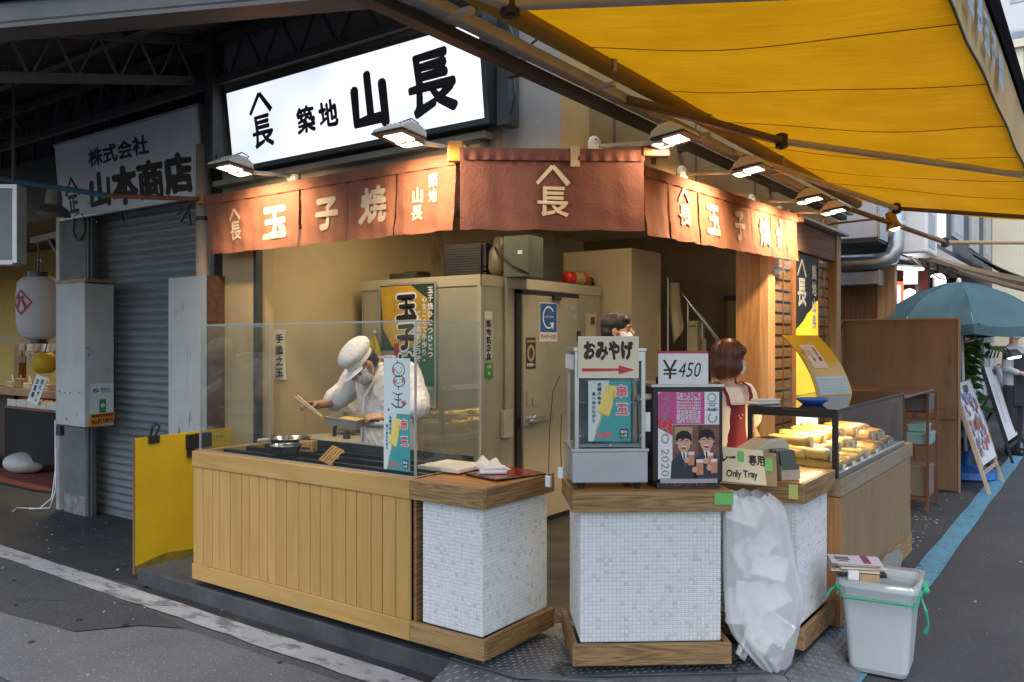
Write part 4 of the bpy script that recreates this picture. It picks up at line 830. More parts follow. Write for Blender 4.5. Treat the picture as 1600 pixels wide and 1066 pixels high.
# poster of the left panel
t = FT('framed egg poster with big upright black and green characters on the cold room front', 'framed_poster', 'poster', (-4.955, 4.985, 1.13)); w, h = .60, .98
P('frame', MB().box(-.015, -.006, -.015, w + .015, .012, 0).box(-.015, -.006, h, w + .015, .012, h + .015).box(-.015, -.006, 0, 0, .012, h).box(w, -.006, 0, w + .015, .012, h), ALU, t); P('backing', MB().box(0, -.001, 0, w, .012, h), ink('poster pale green', (.24, .30, .19)), t)
P('picture', MB().rect(0, .44, w, h, -.002), ink('leaf dark green', (.02, .045, .03)), t); P('picture', MB().poly([(.03, .62), (.0, .97), (.34, .98), (.52, .86), (.56, .74), (.50, .56), (.36, .47), (.14, .47)], -.003), mat('printed omelette', (.52, .30, .03), .5, var=.3, vs=4, bump=0), t)
P('picture', MB().rect(.32, .16, w, .62, -.0026), ink('poster green', (.05, .14, .08)), t)
o_ = MB().vtext('玉子焼', .295, .80, .235, -.004, .10, gap=1.06); P('lettering_outline', o_, ink('white', (.7, .7, .66)), t); P('lettering', MB().vtext('玉子', .295, .80, .225, -.006, .05, gap=1.10), ink('ink black', (.01, .01, .012)), t); P('lettering', MB().text('焼', .295, .302, .225, -.006, .05), ink('ink green', (.01, .07, .035)), t)
P('lettering', MB().vtext('玉子焼ひとつひとつ', .555, .93, .058, -.004, .04, 1.12).vtext('心をこめて手作り。', .49, .86, .055, -.004, .03, 1.12).vtext('ご家庭でどうぞ', .43, .74, .055, -.004, .03, 1.1).vtext('お召し上がりください', .385, .66, .045, -.004, .03, 1.1), ink('white', (.7, .7, .66)), t)
P('lettering', MB().rect(.16, .32, .21, .50, -.004), ink('seal red', (.35, .03, .03)), t); P('lettering', MB().text('本店 築地場外市場', .38, .10, .035, -.003, .02).text('厳選素材の玉子焼', .38, .16, .03, -.003, .02), ink('ink black', (.01, .01, .01)), t)
t = FT('upright white strip with black shop association lettering at the cold room corner', 'name_strip', 'sticker', (-3.895, 5.035, 1.52), 90); P('sheet', MB().box(0, -.002, 0, .10, 0, .36), ink('strip white', (.62, .58, .5)), t); P('lettering', MB().vtext('築地銘店会', .05, .265, .06, -.003, .05, 1.05), ink('ink black', (.01, .01, .01)), t); P('lettering', MB().stroke([(.012, .02), (.088, .02), (.088, .30), (.012, .30)], .006, -.003, True), ink('strip navy', (.05, .05, .12)), t)
t = FT('small green pin shaped sticker below the white association strip', 'pin_sticker', 'sticker', (-3.895, 5.045, 1.33), 90); P('sheet', MB().poly([(0, .03), (.04, .03), (.05, 0), (.06, .03), (.10, .03), (.10, .15), (0, .15)], -.002), ink('pin green', (.05, .22, .03)), t); P('lettering', MB().text('免税', .05, .12, .03, -.003, .03).disc(.05, .07, .012, -.003), ink('pin pale', (.5, .6, .4)), t)
t = FT('blue square sticker with a white circling arrow on the cold room door', 'arrow_sticker', 'sticker', (-3.849, 5.73, 1.645), 90); P('sheet', MB().box(0, -.002, 0, .27, 0, .33), ink('sticker white', (.66, .64, .6)), t); P('field', MB().rect(.008, .08, .262, .322, -.003), ink('sticker blue', (.02, .10, .32)), t)
P('emblem', MB().stroke([(.135 + .085 * math.cos(a), .205 + .09 * math.sin(a)) for a in [R(35 + i * 16) for i in range(18)]], .014, -.004).poly([(.15, .16), (.205, .10), (.215, .165)], -.004).text('GOOD TOURISTS', .135, .21, .018, -.005, .02), ink('white', (.7, .7, .66)), t); P('lettering', MB().text('グッドツーリスト', .135, .042, .045, -.003, .04, fit=.24), ink('ink black', (.01, .01, .01)), t)
t = FT('small dark label sticker with a round picture on the cold room door', 'round_sticker', 'sticker', (-3.849, 5.53, 1.42), 90); P('sheet', MB().box(0, -.002, 0, .14, 0, .26), ink('label dark', (.045, .025, .02)), t); P('picture', MB().disc(.07, .13, .055, -.003, .07).rect(.01, .22, .13, .235, -.003), ink('label tan', (.35, .25, .12)), t); P('picture', MB().disc(.07, .13, .03, -.004, .045), ink('label dark', (.04, .02, .02)), t); P('lettering', MB().text('安全第一', .07, .035, .03, -.003, .03), ink('white', (.7, .7, .66)), t)
t = FT('three small arrow marks stuck on the panel right of the cold room door', 'arrow_marks', 'sticker', (-3.898, 6.52, 1.28), 90); [P('mark', MB().poly([(x + .015, z - .04), (x + .035, z - .04), (x + .035, z), (x + .05, z), (x + .025, z + .04), (x, z), (x + .015, z)], -.001), ink('mark dark', (.10, .08, .05)), t) for x, z in ((0, .16), (.14, .16), (.14, .02))]
# things on the cold room
DM = mat('old machine grey', (.055, .055, .04), .5, .3, var=.2, bump=.05)
t = T('condenser_unit', 'dark finned condenser with round compressor and green grey boxes on the cold room roof', 'cooling unit', (-4.50, 5.26, 2.162)); t.rotation_euler = (0, 0, R(8))
P('coil_frame', MB().box(0, 0, 0, .36, .30, .29), mat('coil dark', (.03, .028, .022), .5, .3, bump=.1, bs=90), t, bevel=.004)
for k in range(12): P('fin', MB().box(.02, -.004, .02 + k * .021, .34, -.0005, .032 + k * .021), DARKMETAL, t)
for k in range(7): P('fan_slot', MB().box(.361, .03, .03 + k * .035, .39, .26, .052 + k * .04), DARKMETAL, t)
P('compressor', MB().lathe([(0, .34), (.035, .34), (.045, .27), (.08, .22), (.085, .08), (.06, .02), (0, .02)], (.47, .10, 0), 18), mat('compressor grey', (.16, .13, .08), .5, .2, var=.25), t, smooth=True); P('pipe', MB().tube([(.48, .02, .25), (.55, -.05, .18), (.68, -.04, .08), (.80, .0, .02)], .008, 6), BLACK, t)
P('control_box', MB().box(.57, .0, 0, .80, .26, .33), mat('box grey green', (.10, .105, .075), .5, .2, var=.12), t, bevel=.004); P('label_plate', MB().box(.70, -.003, .18, .74, -.0005, .21), CARD, t)
t = T('control_cabinet', 'long dark grey machine cabinet beside the condenser on the cold room roof', 'cooling unit', (-4.0, 5.66, 2.162), 90); P('case', MB().box(0, 0, 0, .62, .32, .31), DM, t, bevel=.005); P('label_plate', MB().box(.05, -.003, .15, .12, -.0005, .30), CARD, t)
t = T('cable_box', 'flat dark junction box lying on the left end of the cold room roof', 'box', (-5.02, 5.15, 2.162)); P('case', MB().box(0, 0, 0, .30, .2, .065), DM, t, bevel=.006); P('case_lid', MB().box(.16, .02, .0655, .31, .18, .08), DM, t); P('cable', MB().tube([(.30, .05, .03), (.45, .0, .01), (.62, .05, .012)], .007, 6), BLACK, t)
t = T('fire_extinguisher', 'red fire extinguisher lying on the right end of the cold room roof', 'extinguisher', (-3.98, 6.36, 2.162), 90)
P('cylinder', MB().lathe([(0, 0), (.045, 0), (.06, .02), (.06, .33), (.04, .38), (.018, .40), (0, .40)], (0, 0, .062), 20, RY(90)), mat('extinguisher red', (.42, .02, .012), .3, var=.08, bump=0), t, smooth=True); P('valve', MB().box(.39, -.02, .045, .44, .02, .085).bar((.40, 0, .08), (.50, 0, .03), .02).bar((.42, 0, .09), (.49, 0, .07), .016), BLACK, t); P('label_band', MB().lathe([(.0608, .09), (.0608, .25)], (0, 0, .062), 20, RY(90)), mat('band label', (.5, .33, .12), .4, var=.4, vs=30, bump=0), t); P('pin', MB().box(.44, -.005, .05, .52, .005, .06), mat('pin yellow', (.6, .4, .03), .4), t)
t = T('yellow_cloth', 'yellow cloth hanging from a hook on the cold room front behind the cook', 'cloth', (-5.02, 4.985, 1.70)); P('hook', MB().sph((0, -.01, .02), .022, nu=10, nv=6), mat('panel trim', (.4, .4, .3)), t)
P('drape', MB().grid(lambda u, v: ((u - .5) * .24 * (.12 + .88 * v ** .7) + .02 * v, -.02 - .02 * math.sin(u * 12) * v, -.30 * v + .012 * math.sin(u * 17) * v), 16, 14), mat('cloth yellow', (.50, .36, .03), .8, bump=.2), t, smooth=True)
t = T('wall_banner', 'narrow white hanging strip with brush writing on the inner left wall', 'banner', (-5.35, 4.16, 1.40), 90); P('sheet', MB().grid(lambda u, v: (.15 * u, -.006 - .008 * math.sin(v * 4 + u * 3), .34 - .40 * v), 4, 12), mat('banner cloth', (.55, .52, .45), .8, bump=.1), t, smooth=True); P('lettering', MB().vtext('手造之玉', .075, .27, .075, -.018, .03, 1.2), ink('ink black', (.01, .01, .01)), t)
t = T('wall_column', 'pale beige boxed column right of the cold room behind the standing man', 'column', (-3.60, 6.90, .1)); P('left_face', MB().box(-.75, 0, 0, -.03, .06, 2.42), mat('column paint', (.47, .38, .23), .6, var=.06, bump=.05), t); P('right_face', MB().box(-.03, .0, 0, .0, .62, 2.42), mat('column paint', (.4, .4, .2)), t); P('cap', MB().box(-.75, .061, 2.36, -.031, .62, 2.42), mat('column paint', (.4, .4, .2)), t)
t = T('stair_rail', 'slanting metal stair handrail with thin posts and hanging tags in the dim back room', 'handrail', (-3.5, 7.75, .1), 0); ra, rb = at(1018, 395, Y=7.75) - Vector((-3.5, 7.75, .1)), at(1140, 556, Y=7.75) - Vector((-3.5, 7.75, .1))
P('rail', MB().tube([ra, rb], .018, 10), STEEL, t, smooth=True)
for k in (.22, .48, .66, .84):
    p = ra + (rb - ra) * k; P('post', MB().tube([p, (p.x, p.y, .2)], .009, 8), STEEL, t)
P('stringer', MB().prism([(ra.x - .3, ra.z - .9), (rb.x + .2, rb.z - 1.15), (rb.x + .2, rb.z - 1.4), (ra.x - .3, ra.z - 1.2)], .05, .09, 'y'), mat('stair brown', (.16, .12, .07), .7), t)
for i, (k, z) in enumerate(((.66, -.32), (.66, -.55), (.84, -.20), (.84, -.45))):
    p = ra + (rb - ra) * k; P('tag', MB().box(p.x - .05, p.y - .015, p.z + z, p.x + .05, p.y - .011, p.z + z + (.13 if i in (0, 3) else .07)), mat('tag card', (.40, .34, .22), .8), t)
t = T('hung_cloth', 'pale towel and grey apron hanging over the stair handrail', 'cloth', (-3.5, 7.72, .1)); p = ra + (rb - ra) * .34
P('towel', MB().grid(lambda u, v: (p.x - .05 + .12 * u + .05 * v * v, p.y - .05 - .02 * math.sin(u * 7), p.z + .03 - .62 * v * (1 - .3 * u) - p.y * 0), 8, 14), mat('towel beige', (.42, .34, .21), .9, bump=.2), t, smooth=True); P('apron', MB().grid(lambda u, v: (p.x + .0 + .3 * (u - .35) * (.35 + .65 * v), p.y - .045 - .03 * math.sin(u * 14) * v, p.z - .70 - .6 * v), 16, 10), mat('apron grey', (.16, .15, .14), .9, bump=.2), t, smooth=True)
for i, (x, y, z, w, hh, c, l) in enumerate(((-3.42, 7.5, .1, .30, 1.05, (.40, .27, .09), 'tan carton standing at the foot of the stair'), (-3.36, 7.62, .1, .10, 1.75, (.34, .29, .18), 'pale upright board leaning beside the stair'), (-3.12, 7.9, .1, .5, 1.5, (.02, .02, .022), 'black cabinet in the dim back room under the handrail'))):
    t = T('storage_box', l, 'box', (x, y, z), 0); P('body', MB().box(0, 0, 0, w, .2, hh), mat('store %d' % i, c, .8, bump=.1), t, bevel=.01); P('flap', MB().box(.01, -.004, hh - .06, w - .01, -.0005, hh - .05), DARKMETAL, t)
t = T('back_door', 'plain brown inner door with a dark closer beside the timber post', 'door', (-3.1, 8.96, .1)); P('leaf', MB().box(-.35, -.04, 0, .35, .015, 2.0), mat('inner door brown', (.24, .165, .075), .6, var=.06), t); P('frame', MB().box(.352, -.05, 0, .40, .015, 2.06).box(-.40, -.05, 2.005, .35, .015, 2.06), DARKMETAL, t); P('closer', MB().box(.2, -.08, 1.9, .34, -.042, 1.95), BLACK, t)
for x, y, l, e in ((-4.2, 4.62, 'fluorescent ceiling fitting over the cook behind the left curtain', 10), (-3.2, 5.7, 'fluorescent ceiling fitting over the middle of the shop', 6.5)):
    t = T('ceiling_light', l, 'ceiling light', (x, y, 2.86), 0); P('housing', MB().box(-.6, -.06, 0, .6, .06, .038), WHITEP, t); P('tube', MB().tube([(-.58, 0, -.02), (.58, 0, -.02)], .016, 10), emit('shop tube', (1, .84, .60), 6), t)
    lamp('tube_light', 'AREA', (0, 0, -.045), e, (1, .84, .60), t, (0, 0, -1), shape='RECTANGLE', size=1.15, size_y=.1)
# ------------------------------------------------------------------ things on the middle tiled counter
def c2(x, y, z): a = R(38.1); return (-2.0 + x * math.cos(a) - y * math.sin(a), 3.25 + x * math.sin(a) + y * math.cos(a), z)
TEAL = mat('teal print', (.055, .33, .33), .4, var=.12, vs=3, bump=0); PALE = ink('poster pale', (.58, .68, .68)); PINKI = ink('pink red ink', (.72, .14, .16)); WHT = ink('paper white', (.74, .75, .75)); DKI = ink('dark ink', (.02, .02, .025)); PYEL = mat('printed egg', (.78, .62, .16), .4, var=.12, vs=9, bump=0)
def skewer_poster(t, x0, z0, w, h, y):
    """pale and teal egg-on-a-stick price poster"""
    k = w / .2; P('sheet', MB().box(x0, y - .0008, z0, x0 + w, y, z0 + h), PALE, t)
    P('picture', MB().poly([(x0 + w * .50, z0 + h), (x0 + w, z0 + h), (x0 + w, z0 + h * .0), (x0 + w * .12, z0), (x0 + w * .22, z0 + h * .22)], y - .0014), TEAL, t)
    P('picture', MB().poly([(x0 + w * .20, z0 + h * .48), (x0 + w * .48, z0 + h * .40), (x0 + w * .70, z0 + h * .86), (x0 + w * .64, z0 + h * .91), (x0 + w * .46, z0 + h * .93), (x0 + w * .40, z0 + h * .90)], y - .0020), PYEL, t)
    P('picture', MB().stroke([(x0 + w * .33, z0 + h * .44), (x0 + w * .18, z0 + h * .16)], w * .03, y - .0019).poly([(x0 + w * .20, z0 + h * .48), (x0 + w * .48, z0 + h * .40), (x0 + w * .48, z0 + h * .425), (x0 + w * .22, z0 + h * .50)], y - .0024), mat('printed egg shade', (.62, .42, .07), .4, bump=0), t)
    P('lettering_outline', MB().text('串', x0 + w * .78, z0 + h * .82, w * .30, y - .002, .085).text('玉', x0 + w * .80, z0 + h * .53, w * .30, y - .002, .085), WHT, t)
    P('lettering', MB().text('串', x0 + w * .78, z0 + h * .82, w * .29, y - .0034, .035).text('玉', x0 + w * .80, z0 + h * .53, w * .29, y - .0034, .035).text('100円', x0 + w * .36, z0 + h * .10, w * .155, y - .0026, .05), PINKI, t)
    P('lettering', MB().vtext('老舗の味を', x0 + w * .26, z0 + h * .93, w * .095, y - .0026, .025, 1.1).vtext('食べ歩きながら', x0 + w * .13, z0 + h * .78, w * .095, y - .0026, .025, 1.1).vtext('つきじ山長', x0 + w * .60, z0 + h * .80, w * .045, y - .0028, .02, 1.1), DKI, t)
    P('seal', MB().rect(x0 + w * .74, z0 + h * .05, x0 + w * .94, z0 + h * .20, y - .0026), DKI, t); P('lettering', MB().text('築地', x0 + w * .84, z0 + h * .155, w * .08, y - .0034, .03).text('山長', x0 + w * .84, z0 + h * .09, w * .08, y - .0034, .03), WHT, t)
t = T('hot_case', 'stainless steel and glass hot case on short legs on the middle tiled counter', 'hot case', c2(.005, .045, .9555), 38.1)
P('base_box', MB().box(0, 0, .03, .355, .34, .175), mat('pale steel', (.46, .49, .52), .38, .55, var=.08, vs=3, bump=.02), t, bevel=.005); P('base_lip', MB().box(-.005, -.005, .176, .36, .345, .19), STEEL, t, bevel=.002)
for x in (.025, .29):
    for y in (.02, .28): P('leg', MB().lathe([(0, 0), (.014, 0), (.022, .029), (0, .029)], (x + .02, y + .02, 0), 12), RUBBER, t)
for x, y in ((.012, .003), (.325, .003), (.012, .315), (.325, .315)): P('post', MB().box(x, y, .191, x + .018, y + .018, .645), STEEL, t)
P('top_cover', MB().box(.006, -.003, .646, .349, .34, .662).box(.012, .0, .60, .343, .0028, .645), STEEL, t, bevel=.002); P('pane', MB().box(.031, .008, .192, .324, .011, .60), thin_glass('hot case glass', (.80, .86, .87), 1.4), t); P('pane', MB().box(.018, .022, .192, .021, .314, .645), thin_glass('hot case glass'), t); P('pane', MB().box(.334, .022, .192, .337, .314, .645), thin_glass('hot case glass'), t)
P('rear_panel', MB().box(.03, .325, .192, .326, .333, .645), STEEL, t); P('inner_tray', MB().box(.035, .03, .195, .322, .31, .21), STEEL, t); P('inner_rack', MB().box(.035, .05, .40, .322, .30, .405), STEEL, t); P('side_strip', MB().box(-.0, .03, .56, .011, .31, .63), WHT, t)
P('rivet', MB().sph((.036, .002, .25), .005, nu=8, nv=4).sph((.32, .002, .25), .005, nu=8, nv=4).sph((.32, .002, .42), .005, nu=8, nv=4).sph((.178, .002, .205), .006, nu=8, nv=4), STEEL, t)
t = T('skewer_poster', 'teal egg skewer price poster stuck inside the hot case front glass', 'poster', c2(.005, .045, .9555), 38.1); skewer_poster(t, .075, .225, .20, .285, .0072)
t = T('souvenir_sign', 'cream sign with black souvenir lettering and a red arrow on top of the hot case', 'sign', c2(.03, .038, 1.477), 38.1); P('board', MB().box(0, -.004, 0, .285, 0, .195), mat('sign cream', (.72, .66, .48), .5, var=.03, bump=.02), t, bevel=.001); P('border', MB().stroke([(.004, .004), (.281, .004), (.281, .191), (.004, .191)], .006, -.005, True), WHT, t)
P('lettering', MB().text('おみやげ', .1425, .130, .092, -.005, .065, fit=.235), ink('sign brown black', (.03, .014, .012)), t); P('arrow', MB().poly([(.018, .030), (.19, .034), (.19, .018), (.268, .038), (.19, .060), (.19, .045), (.018, .046)], -.005), ink('arrow red', (.52, .045, .06)), t)
t = T('power_cord', 'thin black cord hanging with a white plug left of the hot case', 'cord', c2(-.06, .25, .9)); P('cable', MB().tube([(.03, 0, .58), (-.01, .0, .50), (-.03, 0, .30), (-.035, 0, .08)], .0022, 6), BLACK, t); P('plug', MB().box(-.05, -.01, .03, -.02, .01, .085), WHITEP, t, bevel=.004)
t = T('power_cord', 'second short cord with a white plug against the side of the hot case', 'cord', c2(-.035, .16, .9)); P('cable', MB().tube([(.0, 0, .40), (-.005, 0, .25), (.0, 0, .14)], .0022, 6), BLACK, t); P('plug', MB().box(-.015, -.012, .09, .015, .01, .145), WHITEP, t, bevel=.004)
# beer server
t = T('beer_server', 'black beer server with pipes at its side on the middle tiled counter', 'beer server', c2(.385, .06, .9555), 38.1)
P('housing', MB().box(0, .0, .03, .335, .40, .475), BLACK, t, bevel=.008); P('top_plate', MB().box(-.006, -.004, .4755, .341, .40, .49), STEEL, t, bevel=.003); P('vent_base', MB().box(.02, -.008, .0, .32, .35, .03), DARKMETAL, t)
P('valve', MB().tube([(-.0, .03, .43), (-.04, .02, .43), (-.055, .02, .41)], .016, 10).sph((-.06, .02, .425), .022, nu=10, nv=6), mat('valve beige', (.55, .48, .38), .4), t, smooth=True); P('hose', MB().tube([(-.055, .02, .40), (-.05, .02, .25), (-.045, .03, .10), (-.03, .05, .03)], .011, 8), mat('hose beige', (.48, .42, .33), .5), t, smooth=True)
P('tag', MB().box(-.04, -.006, .27, -.012, -.003, .36), WHT, t); P('knob', MB().lathe([(0, 0), (.012, 0), (.012, .03), (0, .035)], (.05, .1, .49), 12), BLACK, t); P('drip_tray', MB().box(.03, -.03, .03, .30, -.009, .05), STEEL, t)
b = T('beer_poster', 'pink, red and white beer poster of two laughing men raising glasses on the beer server', 'poster', c2(.385, .06, .9555), 38.1)
x0, z0, w, h = .025, .045, .29, .41; X = lambda u: x0 + w * u; Z = lambda v: z0 + h * v
P('sheet', MB().box(x0, -.006, z0, x0 + w, -.004, z0 + h), WHT, b); MAG = ink('poster magenta', (.52, .075, .26)); RED = ink('poster red', (.58, .05, .08))
P('picture', MB().poly([(X(.0), Z(.63)), (X(.76), Z(.63)), (X(.76), Z(1)), (X(.05), Z(1)), (X(0), Z(.97))], -.0068), MAG, b); P('picture', MB().poly([(X(0), Z(.59)), (X(.23), Z(.50)), (X(.23), Z(.69)), (X(0), Z(.69))], -.0072), RED, b)
P('picture', MB().rect(X(.235), Z(0), X(1), Z(.625), -.0068), mat('print tavern brown', (.17, .075, .055), .5, var=.5, vs=14, bump=0), b); P('picture', MB().rect(X(.27), Z(.40), X(.56), Z(.60), -.0072), ink('tavern paper', (.45, .27, .17)), b); P('picture', MB().rect(X(.66), Z(.30), X(.72), Z(.62), -.0072), ink('tavern dark', (.06, .03, .03)), b)
SKN = ink('printed skin', (.62, .36, .25)); SUIT = ink('printed suit', (.03, .035, .055)); HAIR = ink('printed hair', (.012, .009, .009))
def fellow(cx, cz, fl):
    P('picture', MB().poly([(X(cx - .22), Z(0)), (X(cx + .22), Z(0)), (X(cx + .20), Z(cz - .20)), (X(cx + .08), Z(cz - .12)), (X(cx - .06), Z(cz - .13)), (X(cx - .20), Z(cz - .22))], -.0078), SUIT, b)
    P('picture', MB().poly([(X(cx - .05), Z(cz - .12)), (X(cx + .06), Z(cz - .12)), (X(cx + .02), Z(cz - .28))], -.0082), WHT, b); P('picture', MB().stroke([(X(cx), Z(cz - .13)), (X(cx + .01), Z(cz - .27))], .008, -.0086), ink('tie navy', (.02, .025, .07)), b)
    pp_ = lambda L, y, k=1: MB().poly([(X(cx + k * a * fl), Z(cz + c * .82)) for a, c in L], y)
    P('picture', pp_([(-.125, -.05), (-.14, .05), (-.11, .12), (-.03, .155), (.06, .15), (.12, .10), (.135, .03), (.12, -.05)], -.0084), HAIR, b)
    P('picture', MB().poly([(X(cx + a * .108), Z(cz + c * .108 - .008)) for a, c in [(math.cos(q * .35), math.sin(q * .35) * (1.1 if math.sin(q * .35) < 0 else .8)) for q in range(18)]], -.009).disc(X(cx - .112), Z(cz - .01), w * .018, -.0088, h * .02).disc(X(cx + .112), Z(cz - .01), w * .018, -.0088, h * .02), SKN, b)
    P('picture', pp_([(-.06, -.06), (.06, -.06), (.035, -.10), (0, -.108), (-.035, -.10)], -.0096), ink('printed mouth', (.25, .03, .03)), b); P('picture', pp_([(-.055, -.06), (.055, -.06), (.045, -.078), (-.045, -.078)], -.0099), WHT, b)
    P('picture', pp_([(-.118, -.02), (-.095, .025), (-.06, .045), (-.01, .012), (.02, .05), (.07, .035), (.10, .02), (.118, -.02), (.125, .06), (.06, .12), (-.04, .125), (-.12, .07)], -.0094), HAIR, b)
    P('picture', MB().stroke([(X(cx - .075), Z(cz + .005)), (X(cx - .05), Z(cz + .012)), (X(cx - .022), Z(cz + .004))], .0035, -.0096).stroke([(X(cx + .022), Z(cz + .004)), (X(cx + .05), Z(cz + .012)), (X(cx + .075), Z(cz + .005))], .0035, -.0096), HAIR, b); P('picture', MB().stroke([(X(cx + .01), Z(cz)), (X(cx + .018), Z(cz - .032)), (X(cx - .01), Z(cz - .036))], .003, -.0096), ink('printed skin shade', (.42, .20, .13)), b)
fellow(.42, .43, 1); fellow(.79, .445, -1)
BEER = ink('printed beer', (.55, .24, .13)); FOAM = ink('printed foam', (.78, .66, .64))
for gx, gz, k in ((.49, .16, 1), (.62, .05, 1.15), (.80, .15, 1), (.86, .07, 1.05)):
    P('picture', MB().rect(X(gx), Z(gz), X(gx + .10 * k), Z(gz + .12 * k), -.0100 - gx * .001), BEER, b); P('picture', MB().rect(X(gx), Z(gz + .12 * k), X(gx + .10 * k), Z(gz + .155 * k), -.0102 - gx * .001), FOAM, b); P('picture', MB().disc(X(gx - .025), Z(gz + .06), w * .045, -.0104 - gx * .001, h * .035), SKN, b)
P('lettering', MB().text('TOKYO 2020', X(.115), Z(.50), .052, -.0082, .012, rot=R(-90), fit=h * .94), ink('poster grey', (.26, .26, .28)), b)
for i, (s_, hh) in enumerate((('日本へようこそ', .030), ('Welcome to Japan', .018), ('Bienvenidos a Japón', .016), ('Bienvenue au Japon', .016), ('ยินดีต้อนรับสู่ญี่ปุ่น', .016), ('欢迎来到日本', .026), ('歡迎來到日本', .028), ('일본에 어서오세요', .018))):
    P('lettering', MB().text(s_, X(.50), Z(.965 - (0, .048, .085, .118, .152, .20, .255, .305)[i]), hh, -.0076, .03, fit=.115), ink('poster cream', (.74, .66, .70)), b)
P('emblem', MB().stroke([(X(.88) + .019 * math.cos(k * .449), Z(.935) + .019 * math.sin(k * .449)) for k in range(14)], .006, -.0076, True).stroke([(X(.89) + .02 * math.cos(k * .45 + 1.9), Z(.70) + .02 * math.sin(k * .45 + 1.9)) for k in range(12)], .007, -.0076), ink('poster steel blue', (.22, .32, .38)), b)
P('lettering', MB().text('Asahi', X(.885), Z(.80), .022, -.0076, .04, sh=.2), ink('poster navy', (.03, .05, .2)), b); P('lettering', MB().text('TOKYO 2020', X(.88), Z(.868), .008, -.0076, .02).text('PARTNER', X(.88), Z(.845), .007, -.0076, .02), DKI, b)
P('lettering', MB().text('アサヒスーパードライ', X(.46), .024, .022, -.0085, .04, fit=.2), ink('neon pink ink', (.62, .06, .25)), t)
t = T('price_sign', 'white handwritten price card ¥450 with a red top edge on the beer server', 'price sign', c2(.415, .075, 1.446), 38.1); P('card', MB().box(0, -.004, 0, .238, 0, .145), WHT, t); P('red_edge', MB().box(0, -.0045, .1455, .238, .02, .156), ink('edge red', (.45, .05, .08)), t); P('lettering', MB().text('¥', .055, .07, .125, -.005, .006).text('450', .15, .068, .10, -.005, .004, sh=.18, fit=.105), DKI, t)
P('card_stand', MB().box(.02, .0, 0, .2, .05, .004), ALU, t)
# ------------------------------------------------------------------ right tiled counter
q = at(1115, 754, z=.957)
t = T('tray_sign', 'yellow cream sign reading only tray leaning on cardboard at the right tiled counter', 'sign', (q.x, q.y, .958), 30); t.rotation_euler = (R(-24), R(2), R(26))
P('cardboard', MB().box(-.03, .002, -.002, .30, .010, .165), mat('cardboard', (.36, .24, .12), .8, var=.08), t); P('board', MB().poly([(.01, .01), (.25, .0), (.235, .175), (.0, .185)], -.001), mat('sign cream light', (.76, .66, .42), .5, var=.03), t)
P('lettering', MB().text('トレー', .055, .13, .055, -.002, .06, fit=.10).text('専用', .205, .122, .055, -.002, .045, fit=.075).text('Only Tray', .135, .045, .05, -.002, .035, fit=.15), ink('sign brown black', (.03, .015, .01)), t)
P('tape', MB().rect(.115, .11, .145, .165, -.003).rect(.245, .07, .28, .135, -.003).rect(-.02, .02, .015, .11, -.003), mat('green tape', (.18, .50, .13), .5, bump=0), t)
q = at(1182, 708, D=4.30)
t = T('cash_register_tray', 'beige plastic register pad with a dark window behind the tray sign', 'cash tray', (q.x, q.y, .956), 60); P('body', MB().prism([(-.16, 0), (.16, 0), (.16, .16), (.12, .19), (.03, .185), (-.16, .10)], -.07, .07, 'y'), mat('register beige', (.50, .43, .32), .45, var=.05), t, bevel=.012, smooth=False); P('window', MB().add([(.04, -.045, .187), (.115, -.045, .191), (.115, .045, .191), (.04, .045, .187)], [(0, 1, 2, 3)]), BLACK, t)
q = at(1226, 748, z=.957)
t = T('leaflet_box', 'small card box packed with dark green leaflets right of the tray sign', 'leaflet box', (q.x - .02, q.y + .02, .956), 55); cbm = mat('box beige', (.42, .34, .25), .7, bump=.03)
P('box', MB().box(-.055, -.07, 0, .055, -.067, .05).box(-.055, .067, 0, .055, .07, .10).box(-.055, -.067, 0, -.052, .067, .07).box(.052, -.067, 0, .055, .067, .07).box(-.052, -.067, 0, .052, .067, .003), cbm, t)
for k in range(9): P('leaflet', MB().cb((0, -.052 + k * .013, .075), (.09, .004, .14), RX(-12 + k * 2.2)), ink('leaflet %d' % (k % 3), ((.07, .09, .06), (.14, .16, .12), (.35, .36, .33))[k % 3]), t)
t = T('clip_tape', 'pale yellow green tape square on the front edge of the right tiled counter', 'tape', (-1.262, 4.066, .90), 0); P('strip', MB().box(0, -.004, -.02, .045, -.001, .05), mat('tape lime', (.50, .55, .15), .4), t)
t = T('green_tape', 'green tape square on the plinth of the right tiled counter', 'tape', (-1.262, 4.066, .18), 0); P('strip', MB().box(0, -.004, -.02, .03, -.001, .03), mat('green tape', (.2, .5, .1)), t)
t = T('green_tape', 'green tape holding the plastic bag at the corner of the middle tiled counter', 'tape', c2(.66, -.004, .89), 38.1); P('strip', MB().box(0, -.002, 0, .087, 0, .055), mat('green tape', (.2, .5, .1)), t); P('fold', MB().box(.0875, -.002, 0, .0885, .05, .055), mat('green tape', (.2, .5, .1)), t)
